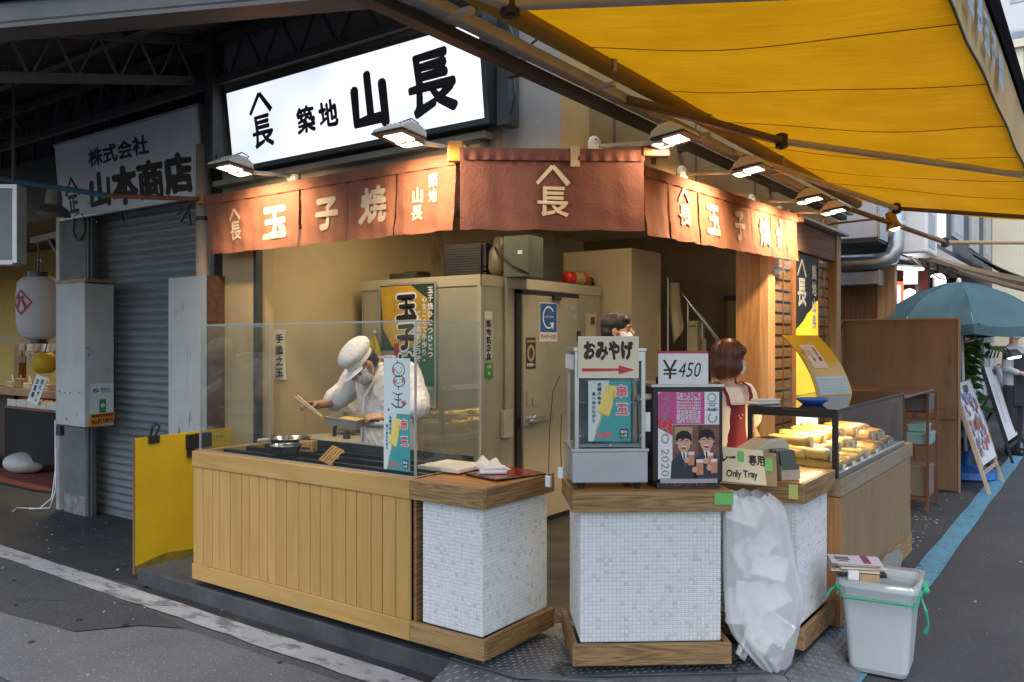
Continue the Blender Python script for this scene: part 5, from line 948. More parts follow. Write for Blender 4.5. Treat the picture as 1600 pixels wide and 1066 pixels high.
# plastic bag with empty trays
t = T('plastic_bag', 'translucent plastic bag hanging full of white trays between the two right tiled counters', 'plastic bag', (0, 0, 0)); D0 = 3.86
prof = [(771, 1136, 1200, -.05), (785, 1133, 1222, -.02), (805, 1131, 1230, .0), (850, 1131, 1236, .02), (890, 1131, 1245, .03), (925, 1132, 1257, .04), (960, 1134, 1252, .03), (990, 1140, 1246, .02), (1020, 1165, 1238, .01), (1045, 1190, 1232, 0), (1061, 1208, 1228, 0)]
rings = []; nb = 40
for j, (py, xa, xb_, dd) in enumerate(prof):
    a, b_ = at(xa, py, D=D0 + .04), at(xb_, py, D=D0 + .16); c_ = (a + b_) / 2; ux = (b_ - a) / 2; dep = Vector((.585, -.811, 0)) * min(.11, ux.length * .75)
    rings.append([c_ + ux * math.cos(k / nb * 2 * math.pi) * (1 + .05 * math.sin(k * 2.4 + j * .6)) + dep * math.sin(k / nb * 2 * math.pi) * (1 + .16 * math.sin(k * 1.9 + j * .7) + .1 * math.sin(k * 4.1 - j * 1.3)) + Vector((0, 0, .008 * math.sin(k * 1.3 + j))) for k in range(nb)])
mb = MB(); mb.add([p for r_ in rings for p in r_], [(j * nb + k, j * nb + (k + 1) % nb, (j + 1) * nb + (k + 1) % nb, (j + 1) * nb + k) for j in range(len(prof) - 1) for k in range(nb)])
for v in range(len(mb.v)):
    if mb.v[v][2] < .012: mb.v[v] = (mb.v[v][0], mb.v[v][1], .012)
BAGM = thin_glass('bag film', (.985, .985, .99), 1.2, .3, .47, (.97, .97, .98))
P('film', mb, BAGM, t, smooth=True, sub=1)
FOAMW = mat('foam tray white', (.9, .9, .9), .5, var=.03, bump=.02); foam = None; rr2 = random.Random(11)
for i, (px, py, an) in enumerate(((1160, 800, 20), (1190, 850, -50), (1165, 870, 60), (1200, 885, 15), (1170, 925, 5), (1205, 935, -30), (1175, 968, 80), (1212, 975, 30), (1165, 1000, -55), (1150, 945, 90), (1195, 1000, 40))):
    c_ = at(px, py, D=D0 + .10 + .014 * (i % 3)); lab = 'white foam tray in the hanging plastic bag, %s down from the bag mouth' % ORD[i]
    if foam is None:
        foam = T('foam_tray', lab, 'foam tray', c_, 0, 'white foam trays in the plastic bag'); P('tray', wrinkle(fuse(MB().prism([(-.075, 0), (.075, 0), (.09, .024), (.082, .026), (.07, .008), (-.07, .008), (-.082, .026), (-.09, .024)], -.05, .05, 'y').box(-.085, -.055, .001, .085, -.047, .024).box(-.085, .047, .001, .085, .055, .024), .005, 2), .012, 14), FOAMW, foam); o = foam
    else: o = twin(foam, c_, 0, lab)
    o.rotation_euler = (R(90 + rr2.uniform(-25, 25)), R(an), R(36 + rr2.uniform(-30, 30)))
t = T('dark_pack', 'dark pack with a small blue marked label at the bottom of the plastic bag', 'package', at(1213, 1027, D=D0 + .08), 36); t.rotation_euler = (R(10), R(25), R(36)); P('pack', MB().box(-.05, -.015, -.055, .05, .015, .055), mat('pack dark', (.03, .03, .035), .3), t, bevel=.01); P('label_sheet', MB().box(-.012, -.0165, -.035, .018, -.0153, .03), ink('label blue', (.05, .22, .35)), t); P('lettering', MB().text('SALE', .003, -.002, .03, -.0168, .02, rot=R(80), fit=.055), WHT, t)
# ------------------------------------------------------------------ left tiled counter and grill top
t = T('cutting_board', 'thick white cutting board on the left tiled counter behind the glass screen', 'cutting board', (-2.86, 3.43, .962), 2); P('board', MB().box(-.15, -.13, 0, .13, .13, .022), mat('board white', (.72, .68, .6), .6, var=.05), t, bevel=.004)
TW = mat('towel bright', (.78, .76, .75), .9, var=.05, bump=.5, bs=90)
t = T('crumpled_towel', 'crumpled white towel on the left tiled counter beside the cutting board', 'towel', (-2.70, 3.52, .956), -10)
P('fold', MB().grid(lambda u, v: ((u - .5) * .24, (v - .5) * .12, .012 + .045 * (math.sin(math.pi * u) * math.sin(math.pi * v)) ** .6 * (1 + .35 * math.sin(u * 15 + v * 6) + .25 * math.sin(v * 19))), 26, 16), TW, t, smooth=True)
t = T('lacquer_tray', 'flat dark red lacquer tray on the left tiled counter', 'tray', (-2.53, 3.45, .956), -14); P('tray', MB().box(-.13, -.165, 0, .13, .165, .01), mat('tray rim', (.03, .008, .008), .2), t, bevel=.003); P('inner_face', MB().box(-.122, -.157, .0101, .122, .157, .012), mat('lacquer red', (.22, .018, .012), .12, var=.1, bump=0), t)
t = T('folded_towel', 'folded white hand towel lying on the red lacquer tray', 'towel', (-2.565, 3.39, .969), 40); P('fold', MB().box(-.07, -.04, 0, .07, .04, .02), TW, t, bevel=.009, seg=3, smooth=True); P('fold', MB().box(-.05, -.03, .0205, .068, .038, .036), TW, t, bevel=.008, seg=3, smooth=True)
gz = .962
def bowl(label, p, r, hgt, handle=None):
    t = T('steel_bowl', label, 'bowl', p, 0, 'steel bowls on the grill'); P('bowl', MB().lathe([(0, .0), (r * .55, 0), (r * .85, hgt * .4), (r, hgt), (r * 1.06, hgt + .002), (r * .97, hgt - .003), (r * .8, hgt * .42), (r * .5, .006), (0, .006)], n=32), mat('bowl steel', (.62, .64, .66), .22, 1, var=.05, bump=0), t, smooth=True)
    P('liquid', MB().lathe([(0, hgt * .7), (r * .9, hgt * .7)], n=32), mat('beaten egg', (.55, .36, .10), .15), t)
    if handle: P('handle', MB().tube(handle, .012, 8), mat('handle beige', (.55, .5, .42), .5), t)
bowl('larger steel bowl with a pale handle, behind the other one on the grill', (-4.20, 3.42, gz), .125, .075, [(-.12, 0, .06), (-.28, -.03, .04)])
bowl('smaller steel bowl at the front glass of the grill', (-4.02, 3.24, gz), .095, .06)
t = T('wooden_turner', 'toasted slotted wooden turner leaning on the grill by the front glass', 'turner', (-3.60, 3.17, gz), -12); t.rotation_euler = (R(-48), R(12), R(-5)); t.scale = (.85, .85, .85)
WT_ = wood('toasted bamboo', (.30, .12, .03), (.62, .33, .10), 'z', 12, .5, .1, .1)
for k in range(5): P('slat', MB().box(-.065 + k * .027, 0, 0, -.047 + k * .027, .006, .14), WT_, t, bevel=.002)
for z in (.01, .065, .12): P('cross_bar', MB().box(-.068, .0065, z, .07, .012, z + .014), WT_, t)
t = T('wooden_turner', 'small brown wooden block beside the larger steel bowl', 'turner', (-4.03, 3.42, gz), 20); P('block', MB().box(-.05, -.03, 0, .05, .03, .07), WT_, t, bevel=.006); P('slot', MB().box(-.03, -.032, .02, .03, -.0305, .03), BLACK, t)
t = T('wash_basin', 'pale round worktop with a black tap behind the grill at the left wall', 'basin', (-4.88, 4.45, .1), 0); P('top', MB().lathe([(0, .80), (.30, .80), (.31, .78), (.31, .70), (.28, .68), (0, .68)], n=28), mat('basin cream', (.42, .38, .28), .5, var=.1), t, smooth=False); P('pedestal', MB().lathe([(.24, .68), (.2, 0)], n=20), mat('basin cream', (.4, .4, .3)), t); P('tap', MB().tube([(-.05, 0, .80), (-.05, 0, .86), (.0, -.02, .93), (.07, -.05, .95)], .016, 8), BLACK, t, smooth=True); P('knob', MB().lathe([(0, .80), (.03, .80), (.02, .86), (0, .87)], (.14, -.05, 0), 12), BLACK, t)
P('hood', MB().prism([(-.22, .84), (.05, .84), (.10, 1.0), (-.05, 1.09), (-.2, 1.02)], .08, .24, 'y'), mat('basin grey', (.3, .29, .25), .4, var=.1), t, bevel=.02)
t = T('skewer_poster', 'teal egg skewer price poster stuck low on the front glass before the cook', 'poster', (-3.055, 3.096, .985), 0); skewer_poster(t, 0, 0, .185, .29, -.001)
t = T('doodle_poster', 'white poster of two stacked smiling faces over a brushed character on the front glass', 'poster', (-3.055, 3.096, 1.277), 0); w = .185
P('sheet', MB().box(0, -.0018, 0, w, -.001, .285), PALE, t); cx = .105
ring = lambda x, z, rx, rz, n=22: [(x + rx * math.cos(2 * math.pi * k / n), z + rz * math.sin(2 * math.pi * k / n)) for k in range(n)]
P('cheek', MB().disc(cx - .034, .222, .010, -.0024, .014).disc(cx - .024, .165, .010, -.0024, .010).disc(cx + .032, .172, .010, -.0024, .013), ink('cheek red', (.55, .14, .10)), t)
P('drawing', MB().stroke(ring(cx, .226, .042, .036), .005, -.0026, True).stroke(ring(cx + .004, .167, .040, .028), .005, -.0026, True).stroke([(cx - .012, .275), (cx - .004, .262)], .005, -.0026).stroke([(cx, .14), (cx, .122)], .005, -.0026).stroke([(cx - .02, .222), (cx - .008, .210), (cx + .01, .208), (cx + .024, .22)], .003, -.0026).stroke([(cx - .014, .160), (cx + .002, .154), (cx + .016, .162)], .0025, -.0026).disc(cx - .016, .236, .003, -.0026).disc(cx + .018, .236, .003, -.0026).disc(cx - .014, .174, .0028, -.0026).disc(cx + .012, .177, .0028, -.0026), ink('brush grey', (.05, .055, .07)), t)
P('lettering', MB().stroke([(cx - .04, .108), (cx - .01, .098), (cx + .03, .104)], .006, -.0026).stroke([(cx - .03, .075), (cx, .068), (cx + .02, .074)], .006, -.0026).stroke([(cx, .10), (cx - .002, .036)], .007, -.0026).stroke([(cx - .05, .052), (cx - .02, .034), (cx + .02, .032), (cx + .055, .058)], .008, -.0026), ink('brush green', (.04, .09, .075)), t); P('heart', MB().poly([(cx + .032, .046), (cx + .048, .062), (cx + .042, .070), (cx + .033, .063), (cx + .024, .070), (cx + .018, .062)], -.0026), ink('heart red', (.6, .05, .05)), t); P('seal', MB().rect(.03, .010, .042, .024, -.0026), ink('heart red', (.6, .05, .05)), t)
# ------------------------------------------------------------------ yellow board, old white box panels
t = T('yellow_board', 'scuffed yellow board standing on edge left of the plank counter', 'board', (-5.46, 3.10, .0), 97); YB = mat('yellow painted board', (.66, .44, .012), .5, var=.1, vs=2.5, bump=.12, bs=50, spots=(.38, .26, .03), ss=6, st=.66)
P('board', MB().box(0, -.008, .035, .86, .008, .975), YB, t, bevel=.002); P('board_edge', MB().box(-.004, -.010, .035, -.0005, .010, .975), WPLY, t); P('foot_stain', MB().poly([(0, .036), (.86, .036), (.86, .16), (.55, .10), (.25, .13), (0, .09)], -.0088), mat('board grime', (.22, .16, .02), .8, var=.4), t); P('lettering', MB().text('Resta', .74, .92, .03, -.009, .03), ink('faint board ink', (.15, .1, .02)), t)
t = T('black_clip', 'black spring clip on the top left edge of the yellow board', 'clip', (-5.475, 3.25, .955), 97); P('jaw', MB().box(-.045, -.016, -.03, .045, .016, .028), BLACK, t, bevel=.004); P('handle', MB().tube([(-.02, 0, .03), (-.03, -.03, .09), (0, -.035, .11), (.03, -.03, .09), (.02, 0, .03)], .008, 6), BLACK, t)
t = T('black_clip', 'wide black clip box on the yellow board close to the plank counter corner', 'clip', (-5.53, 3.62, .90), 97); P('jaw', MB().box(-.10, -.03, -.05, .13, -.009, .06), BLACK, t, bevel=.006); P('tab', MB().box(-.09, -.032, -.11, -.03, -.012, -.0505), BLACK, t)
OW_ = mat('chipped white paint', (.45, .455, .45), .55, var=.16, vs=2.6, bump=.08, spots=(.12, .09, .06), ss=9, st=.61, sst=(1, 1, .6)); OW2 = mat('grimy white paint', (.40, .40, .39), .6, var=.16, vs=1.6, bump=.1, spots=(.10, .08, .06), ss=8, st=.60)
t = T('white_box_panel', 'chipped white wooden box hung on the pillar with a green pay sign at its foot', 'box panel', (-7.80, 3.69, .89))
P('front_board', MB().box(0, 0, 0, .49, .015, 1.28), OW_, t, bevel=.003); P('side_board', MB().box(.491, .0, 0, .505, .26, 1.27), OW2, t, bevel=.003); P('top_board', MB().box(-.02, -.01, 1.281, .54, .26, 1.31), wood('box lid wood', (.20, .12, .06), (.33, .21, .11), 'x', 9), t)
P('nail_head', MB().sph((.05, -.001, .30), .007, nu=6, nv=4).sph((.15, -.001, .29), .007, nu=6, nv=4).sph((.25, -.001, .295), .007, nu=6, nv=4).sph((.4, -.001, .30), .007, nu=6, nv=4), DARKMETAL, t); P('rust_edge', MB().box(-.002, -.003, -.012, .51, .26, -.0005), mat('rusty edge', (.10, .05, .03), .9, var=.5, vs=20), t); P('latch', MB().box(.02, -.02, -.10, .10, .02, -.013), DARKMETAL, t)
s_ = T('pay_sign', 'white and green payment sign over a torn orange notice on the box panel side', 'sign', (-7.293, 3.695, .90), 90)
P('sheet', MB().box(.04, -.003, .10, .25, 0, .37), ink('pay white', (.50, .55, .57)), s_); P('mark', MB().disc(.09, .31, .026, -.004, .02).rect(.12, .11, .18, .23, -.004), ink('pay green', (.02, .20, .07)), s_); P('mark', MB().stroke([(.078, .312), (.088, .303), (.106, .32)], .006, -.005).disc(.15, .175, .018, -.005), ink('pay white', (.5, .5, .5)), s_); P('lettering', MB().text('微信支付', .175, .318, .03, -.004, .03, fit=.085).text('WeChat Pay', .175, .292, .015, -.004, .02, fit=.08), ink('pay grey', (.12, .16, .16)), s_)
P('notice', MB().poly([(.03, -.01), (.25, .02), (.26, .11), (.04, .10)], -.0045), ink('notice orange', (.62, .20, .02)), s_); P('lettering', MB().text('94.0円 8.80円', .145, .035, .05, -.0055, .04, fit=.19, rot=.08).text('高価買取高価買取', .15, .085, .03, -.0055, .04, fit=.2, rot=.04), ink('notice dark', (.05, .02, .01)), s_)
t = T('white_box_panel', 'scratched flat white wooden panel hung against the shutter by the drain pipe', 'box panel', (-6.18, 3.80, .80)); P('front_board', MB().box(0, 0, 0, .52, .018, 1.36), mat('scratched white paint', (.44, .45, .45), .55, var=.1, vs=2, bump=.1, spots=(.10, .08, .06), ss=6, st=.60, sst=(1.8, 1, .4)), t, bevel=.003); P('side_board', MB().box(.521, 0, 0, .54, .22, 1.36), mat('rusty edge', (.1, .05, .03)), t); P('back_frame', MB().box(.02, .02, 0, .5, .22, .03).box(.02, .02, 1.3, .5, .22, 1.35), WPLY, t)
P('old_tape_mark', MB().stroke([(.03, .82), (.27, .83), (.27, .45), (.03, .44)], .008, -.001, True), mat('tape ghost', (.36, .36, .35), .6), t)
# ------------------------------------------------------------------ rubbish bin by the road
t = T('rubbish_bin', 'pale grey plastic rubbish bin with a clear liner standing on the road', 'bin', (-.925, 4.475, 0), 4); BINM = mat('bin plastic', (.50, .545, .57), .45, var=.06, vs=3, bump=.04, spots=(.40, .42, .43), ss=7, st=.66)
def rrect(a, b, r, z, n=5): return [(sx * (a - r) + r * math.cos(q), sy * (b - r) + r * math.sin(q), z) for sx, sy, q0 in ((1, 1, 0), (-1, 1, 90), (-1, -1, 180), (1, -1, 270)) for q in [R(q0 + 90 * k / n) for k in range(n + 1)]]
def shell(rows, close=True):
    m = MB(); k = len(rows[0]); m.add([p for r_ in rows for p in r_], [(j * k + i, j * k + (i + 1) % k, (j + 1) * k + (i + 1) % k, (j + 1) * k + i) for j in range(len(rows) - 1) for i in range(k)] + ([tuple(range(k))] if close else [])); return m
P('body', shell([rrect(.125, .125, .03, .006), rrect(.135, .135, .03, .03), rrect(.165, .165, .035, .43), rrect(.18, .18, .04, .435), rrect(.18, .18, .04, .46), rrect(.168, .168, .035, .462), rrect(.16, .16, .035, .43), rrect(.13, .13, .03, .05), rrect(.05, .05, .03, .05)]), BINM, t, smooth=False)
def wav(a, z, k, amp): return [(p[0] * (1 + amp * math.sin(i * 2.3 + k)), p[1] * (1 + amp * math.sin(i * 1.7 + k)), z + amp * .35 * math.sin(i * 1.9 + k)) for i, p in enumerate(rrect(a, a, .04, z, 9))]
P('liner', shell([wav(.125, .20, 1, .05), wav(.155, .40, 2, .015), wav(.172, .472, 0, .01), wav(.186, .472, 3, .015), wav(.188, .42, 1, .02), wav(.184, .385, 5, .03)], False), thin_glass('liner film', (.9, .92, .93), 1.8, .15, .22, (.75, .8, .82)), t, smooth=True)
P('liner_string', MB().tube([(p[0] * 1.03, p[1] * 1.03, .43 - .025 * (1 + math.sin(i * .45)) + .01 * math.sin(i * 1.9)) for i, p in enumerate(rrect(.185, .185, .04, 0, 9) + rrect(.185, .185, .04, 0, 9)[:1])], .006, 6).tube([(.19, -.12, .42), (.215, -.14, .36), (.225, -.13, .29), (.21, -.12, .25)], [.004, .008, .005, .012], 6).tube([(-.19, -.15, .42), (-.215, -.18, .40), (-.225, -.19, .37)], .006, 6).sph((.20, -.02, .425), .022, nu=8, nv=6), mat('green string', (.03, .36, .20), .6), t)
P('liner_string', MB().tube([(.188, -.05, .45), (.21, 0, .44), (.205, .06, .41), (.19, .1, .44)], .006, 6), mat('green string', (0, 0, 0)), t)
tr_ = MB()
for k in range(9): tr_.cb((rr.uniform(-.1, .12), rr.uniform(-.1, .12), .34 + rr.uniform(-.03, .03)), (.09, .06, .012), Euler((rr.uniform(-.6, .6), rr.uniform(-.6, .6), rr.uniform(0, 3))).to_matrix())
P('litter', tr_, mat('bin litter', (.5, .5, .48), .8, island=.4), t, kind='stuff')
t = T('paper_stack', 'clipped stack of folded magazines and cards lying on the corner of the rubbish bin', 'papers', (-1.03, 4.40, .476), 25)
pm = [ink('page cream', (.62, .56, .46)), ink('page tan', (.45, .33, .20)), ink('page lilac', (.55, .53, .60))]
P('dark_tray', MB().box(-.10, -.075, 0, .13, .07, .022), BLACK, t, bevel=.004)
for k in range(5): P('magazine', MB().cb((.012 * (k % 3) - .01, .01 * (k % 2), .027 + .008 * k), (.225 - .006 * k, .15, .007), RZ(-6 + 5 * (k % 3))), pm[k % 2], t)
P('cover_page', MB().cb((-.005, .0, .067), (.24, .165, .004), RZ(-3)), pm[2], t); P('lettering', MB().cb((-.065, .03, .0698), (.07, .02, .001), RZ(-3)).cb((-.065, -.005, .0698), (.07, .018, .001), RZ(-3)).cb((-.07, -.04, .0698), (.05, .012, .001), RZ(-3)), DKI, t); P('lettering', MB().cb((.045, .0, .0698), (.035, .15, .001), RZ(-3)), ink('cover maroon', (.22, .05, .10)), t)
P('clip_block', MB().box(-.055, -.098, -.01, -.005, -.076, .035), WHITEP, t); P('clip_block', MB().box(.0, -.096, -.03, .09, -.076, .018), mat('block wood', (.42, .28, .14), .6), t); P('clip_block', MB().box(.02, -.100, -.065, .06, -.0965, -.02), pm[0], t)
t = T('clear_sheet', 'clear folded plastic sheet leaning behind the rubbish bin on the display counter', 'plastic sheet', (-1.155, 5.42, .104), 80); P('sheet', MB().prism([(0, 0), (.34, .0), (.44, .14), (.12, .16)], 0, .003, 'y').prism([(.12, .16), (.44, .14), (.40, .20), (.16, .20)], .003, .006, 'y'), thin_glass('clear sheet', (.85, .88, .88), 2, .1, .25, (.6, .65, .66)), t)
# ------------------------------------------------------------------ people
SKIN = mat('skin', (.44, .225, .13), .5, var=.08, vs=9, bump=.04, bs=120); SKIN2 = mat('pale skin', (.55, .32, .21), .5, var=.06, vs=9, bump=.04)
HAIRB = mat('black hair', (.012, .010, .009), .4, var=.3, vs=20, bump=.5, bs=50, stretch=(3, 3, .5)); MASKW = mat('mask white', (.70, .70, .71), .8, var=.04, bump=.15, bs=120)
COTTON = mat('white jacket cotton', (.70, .65, .655), .85, var=.04, vs=5, bump=.6, bs=14)
def headprims(m, c, M, s=1.0, wide=1.0):
    """skull, face, jaw, nose, ears; forward is -y"""
    f = lambda p: Vector(c) + M @ (Vector(p) * s)
    m.sph(f((0, .012, .035)), (.074 * s * wide, .093 * s, .085 * s), M); m.sph(f((0, -.018, -.02)), (.064 * s * wide, .074 * s, .085 * s), M); m.sph(f((0, -.045, -.075)), (.045 * s * wide, .042 * s, .036 * s), M)
    m.limb([f((0, -.085, .012)), f((0, -.108, -.02))], [.009 * s, .0145 * s], 8); m.sph(f((0, -.088, -.052)), (.022 * s, .012 * s, .010 * s), M, 10, 6); m.sph(f((0, -.076, .026)), (.046 * s, .018 * s, .010 * s), M, 10, 6)
    for sx in (-1, 1): m.sph(f((sx * .076 * wide, .012, -.012)), (.009 * s, .019 * s, .031 * s), M, 8, 8); m.sph(f((sx * .036, -.062, -.022)), (.02 * s, .02 * s, .017 * s), M, 8, 6)
def handprims(m, w, d, nrm, s=1.0, curl=1.0, side=1):
    """palm with four bent fingers and a thumb; d = along the hand, nrm = back of the hand"""
    w, d, n = Vector(w), Vector(d).normalized(), Vector(nrm); n = (n - d * n.dot(d)).normalized(); x = d.cross(n) * side
    for k in range(4): m.limb([w + x * (k - 1.5) * .009 * s, w + d * .045 * s + x * (k - 1.5) * .017 * s, w + d * .085 * s + x * (k - 1.5) * .020 * s], [.015 * s, .015 * s, .0115 * s], 8)
    for k, L in enumerate((.070, .080, .074, .058)):
        p = w + d * .085 * s + x * (k - 1.5) * .0205 * s; pts = [p]; a = .25 * curl
        for seg in (.42, .33, .25):
            p = p + (d * math.cos(a) - n * math.sin(a)) * L * seg * s; pts.append(p); a += .62 * curl
        m.limb(pts, [.0102 * s, .0095 * s, .0088 * s, .0075 * s], 8)
    t0 = w + d * .025 * s - x * .026 * s; m.limb([t0, t0 + (d * .6 - x * .55 - n * .35) * .045 * s, t0 + (d * 1.25 - x * .55 - n * 1.0) * .058 * s], [.015 * s, .0115 * s, .009 * s], 8)
def eyes(par, c, M, s=1.0):
    f = lambda p: Vector(c) + M @ (Vector(p) * s); e = MB()
    for sx in (-1, 1): e.sph(f((sx * .031, -.0815, .003)), (.012 * s, .006 * s, .0055 * s), M, 10, 6)
    P('eyes', e, mat('eye dark', (.03, .02, .018), .2, bump=0), par, smooth=True); b = MB()
    for sx in (-1, 1): b.limb([f((sx * .018, -.089, .027)), f((sx * .034, -.088, .031)), f((sx * .050, -.078, .025))], [.004 * s, .004 * s, .003 * s], 6)
    P('eyebrows', b, HAIRB, par, smooth=True)
def maskmesh(par, c, M, s, m):
    f = lambda p: Vector(c) + M @ (Vector(p) * s)
    def g(u, v):
        a = (u - .5) * 2.35; z = -.002 - .098 * v; r = .083 + .012 * math.sin(math.pi * v); return f((.076 * math.sin(a) * 1.02, -r * math.cos(a) - .026 * max(0, math.cos(a)) ** 2 * math.sin(math.pi * min(1, v * .8 + .12)) + .012, z + .012 * abs(a) * (v - .3)))
    P('face_mask', MB().grid(g, 20, 10), m, par, smooth=True)
    st = MB()
    for sx in (-1, 1):
        for z in (-.012, -.07): st.tube([f((sx * .072, -.015, z)), f((sx * .081, .01, -.01 + (z + .04) * .4))], .002 * s, 5)
    P('mask_strap', st, m, par)

# the cook, bending over the grill with chopsticks and a square pan
O = Vector((-3.95, 4.02, .1)); L_ = lambda p: Vector(p) - O
hc = L_((-3.935, 3.79, 1.50)); HM = RZ(-20) @ RX(48)
sR, sL = L_((-4.17, 3.97, 1.43)), L_((-3.77, 4.05, 1.43)); eR, eL = L_((-4.30, 3.93, 1.235)), L_((-3.58, 3.96, 1.20)); wR, wL = L_((-4.265, 3.70, 1.225)), L_((-3.66, 3.72, 1.175)); nk = L_((-3.97, 3.94, 1.47))
m = MB(); headprims(m, hc, HM, 1.03); m.limb([hc + Vector((.0, .05, -.06)), nk, nk + Vector((0, .05, -.06))], [.052, .055, .07])
m.loft([((-.02, .03, .85), .15, .10), ((-.02, .02, 1.05), .15, .10), ((0, -.01, 1.25), .17, .11), ((0, -.03, 1.34), .15, .09), ((0, -.05, 1.38), .07, .06)])
m.limb([sR, eR, wR], [.05, .042, .029]); m.limb([sL, eL, wL], [.05, .042, .029])
for x in (-.09, .08): m.limb([(x, .03, .9), (x, .0, .48), (x, .03, .06)], [.08, .058, .045]); m.limb([(x, .03, .05), (x, -.12, .035)], [.04, .03])
dR = Vector((-.06, -.6, .10)); handprims(m, wR, dR, (-.35, -.05, .9), .98, 1.25, 1); handprims(m, wL, (-.55, -.75, .05), (.25, -.25, .92), .98, 1.35, -1)
cook = P('person', fuse(m, .0045, 4), SKIN); cook.location = O; tag(cook, 'cook in white cap and jacket with patterned mask, bent over the grill with chopsticks', 'person')
m = MB(); m.loft([((.03, .02, .70), .225, .16, .1), ((.01, .01, .90), .215, .15), ((-.01, .0, 1.05), .20, .14), ((-.0, -.02, 1.22), .215, .145), ((0, -.05, 1.32), .185, .12), ((.0, -.06, 1.375), .10, .085), ((.0, -.075, 1.40), .075, .07)])
m.limb([sR + Vector((.05, 0, .0)), sR, sR * .35 + eR * .65, eR + Vector((0, -.05, .01))], [.085, .082, .083, .078]); m.limb([sL + Vector((-.05, 0, 0)), sL, sL * .3 + eL * .7, eL + Vector((-.0, -.03, .02))], [.085, .082, .084, .080])
P('jacket', wrinkle(fuse(m, .008, 4), .012, 11), COTTON, cook)
seam = mat('apron band cotton', (.55, .51, .52), .9, var=.05, bump=.3)  # slightly greyer cotton, used for the apron band
P('lapel', MB().tube([(.10, -.115, 1.385), (.06, -.165, 1.30), (.0, -.20, 1.18), (-.03, -.185, 1.02), (-.03, -.18, .88)], [.010, .012, .010, .007, .006], 8), COTTON, cook, smooth=True); P('lapel', MB().tube([(-.07, -.13, 1.385), (-.04, -.175, 1.28), (.0, -.20, 1.19)], [.010, .012, .008], 8), COTTON, cook, smooth=True)
P('collar', MB().tube([(.09, -.11, 1.385), (.095, -.03, 1.425), (.05, .03, 1.44), (-.03, .035, 1.44), (-.08, -.02, 1.425), (-.075, -.12, 1.385)], .014, 8), mat('collar mauve', (.30, .24, .34), .8), cook, smooth=True)
P('apron_band', MB().loft([((-.01, .0, .985), .214, .152), ((-.01, .0, 1.02), .212, .152)]), seam, cook, smooth=True)
CAP = mat('cap cotton', (.74, .71, .69), .85, var=.03, bump=.4, bs=25); fh = lambda p: hc + HM @ Vector(p)
m = MB(); m.sph(fh((0, .018, .098)), (.114, .130, .066), HM); m.sph(fh((0, .01, .05)), (.086, .106, .05), HM); P('cap', wrinkle(fuse(m, .005, 3), .005, 15, (1, 1, 1)), CAP, cook)
P('cap_band', MB().lathe([(.088, .025), (.090, .03), (.0895, .062), (.085, .064)], fh((0, .008, 0)), 28, HM @ Matrix.Diagonal((.95, 1.16, 1)).to_3x3()), CAP, cook, smooth=True)
P('cap_visor', MB().grid(lambda u, v: fh(((.076 - .0 * v) * math.sin((u - .5) * 2.5) * (1 + .12 * v), .0 - (.098 + .075 * v) * math.cos((u - .5) * 2.5) * (1 - .0 * v) + .01, .040 - .022 * v - .012 * abs(u - .5) * 2)), 18, 6), CAP, cook, smooth=True)
P('hair', fuse(MB().sph(fh((0, .035, .012)), (.079, .082, .062), HM).sph(fh((0, .06, -.025)), (.065, .05, .055), HM), .006, 3), HAIRB, cook)
mk = bpy.data.materials.new('patterned mask'); mk.use_nodes = True; ntk = mk.node_tree; ck = _n(ntk, 'ShaderNodeTexVoronoi', Scale=95); ck.feature = 'DISTANCE_TO_EDGE'; rk = _n(ntk, 'ShaderNodeValToRGB'); rk.color_ramp.elements[0].position = .16; rk.color_ramp.elements[1].position = .22; rk.color_ramp.elements[0].color = (.68, .68, .70, 1); rk.color_ramp.elements[1].color = (.22, .22, .28, 1)
tck = _n(ntk, 'ShaderNodeTexCoord'); ntk.links.new(tck.outputs['Object'], ck.inputs['Vector']); ntk.links.new(ck.outputs[0], rk.inputs[0]); ntk.links.new(rk.outputs[0], ntk.nodes['Principled BSDF'].inputs['Base Color']); ntk.nodes['Principled BSDF'].inputs['Roughness'].default_value = .8
maskmesh(cook, hc, HM, 1.04, mk)
g = O + wR + dR.normalized() * .10
t = T('chopsticks', 'pair of long pale cooking chopsticks in the right hand of the cook', 'chopsticks', g); a, b = at(462, 621, D=5.35) - g, at(503, 652, D=5.22) - g
P('stick', MB().tube([a, b], [.006, .0045], 8), mat('chopstick wood', (.66, .48, .24), .6), t); P('stick', MB().tube([a + Vector((.02, .0, .012)), b + Vector((.006, 0, .004))], [.006, .0045], 8), mat('chopstick wood', (.6, .4, .2)), t)
pn = at(548, 662, D=5.20); t = T('egg_pan', 'square steel omelette pan held over the grill by the cook', 'pan', pn, 14); t.rotation_euler = (R(6), R(4), R(10)); TIN = mat('pan tin', (.42, .40, .36), .35, .85, var=.15, vs=12)
P('pan', MB().box(-.12, -.10, 0, .12, .10, .005).box(-.12, -.10, .005, .12, -.096, .05).box(-.12, .096, .005, .12, .10, .05).box(-.12, -.096, .005, -.116, .096, .05).box(.116, -.096, .005, .12, .096, .05), TIN, t, bevel=.0015)
hd = O + wL + Vector((-.05, -.07, -.012)) - pn; P('handle', MB().tube([(.12, .0, .03), (.17, .02, .045), (hd.x + .02, hd.y + .02, hd.z)], [.008, .013, .015], 8), mat('pan handle', (.09, .05, .03), .6), t, smooth=True)
P('omelette', MB().box(-.11, -.09, .006, .11, .09, .022), EGG, t, bevel=.005)

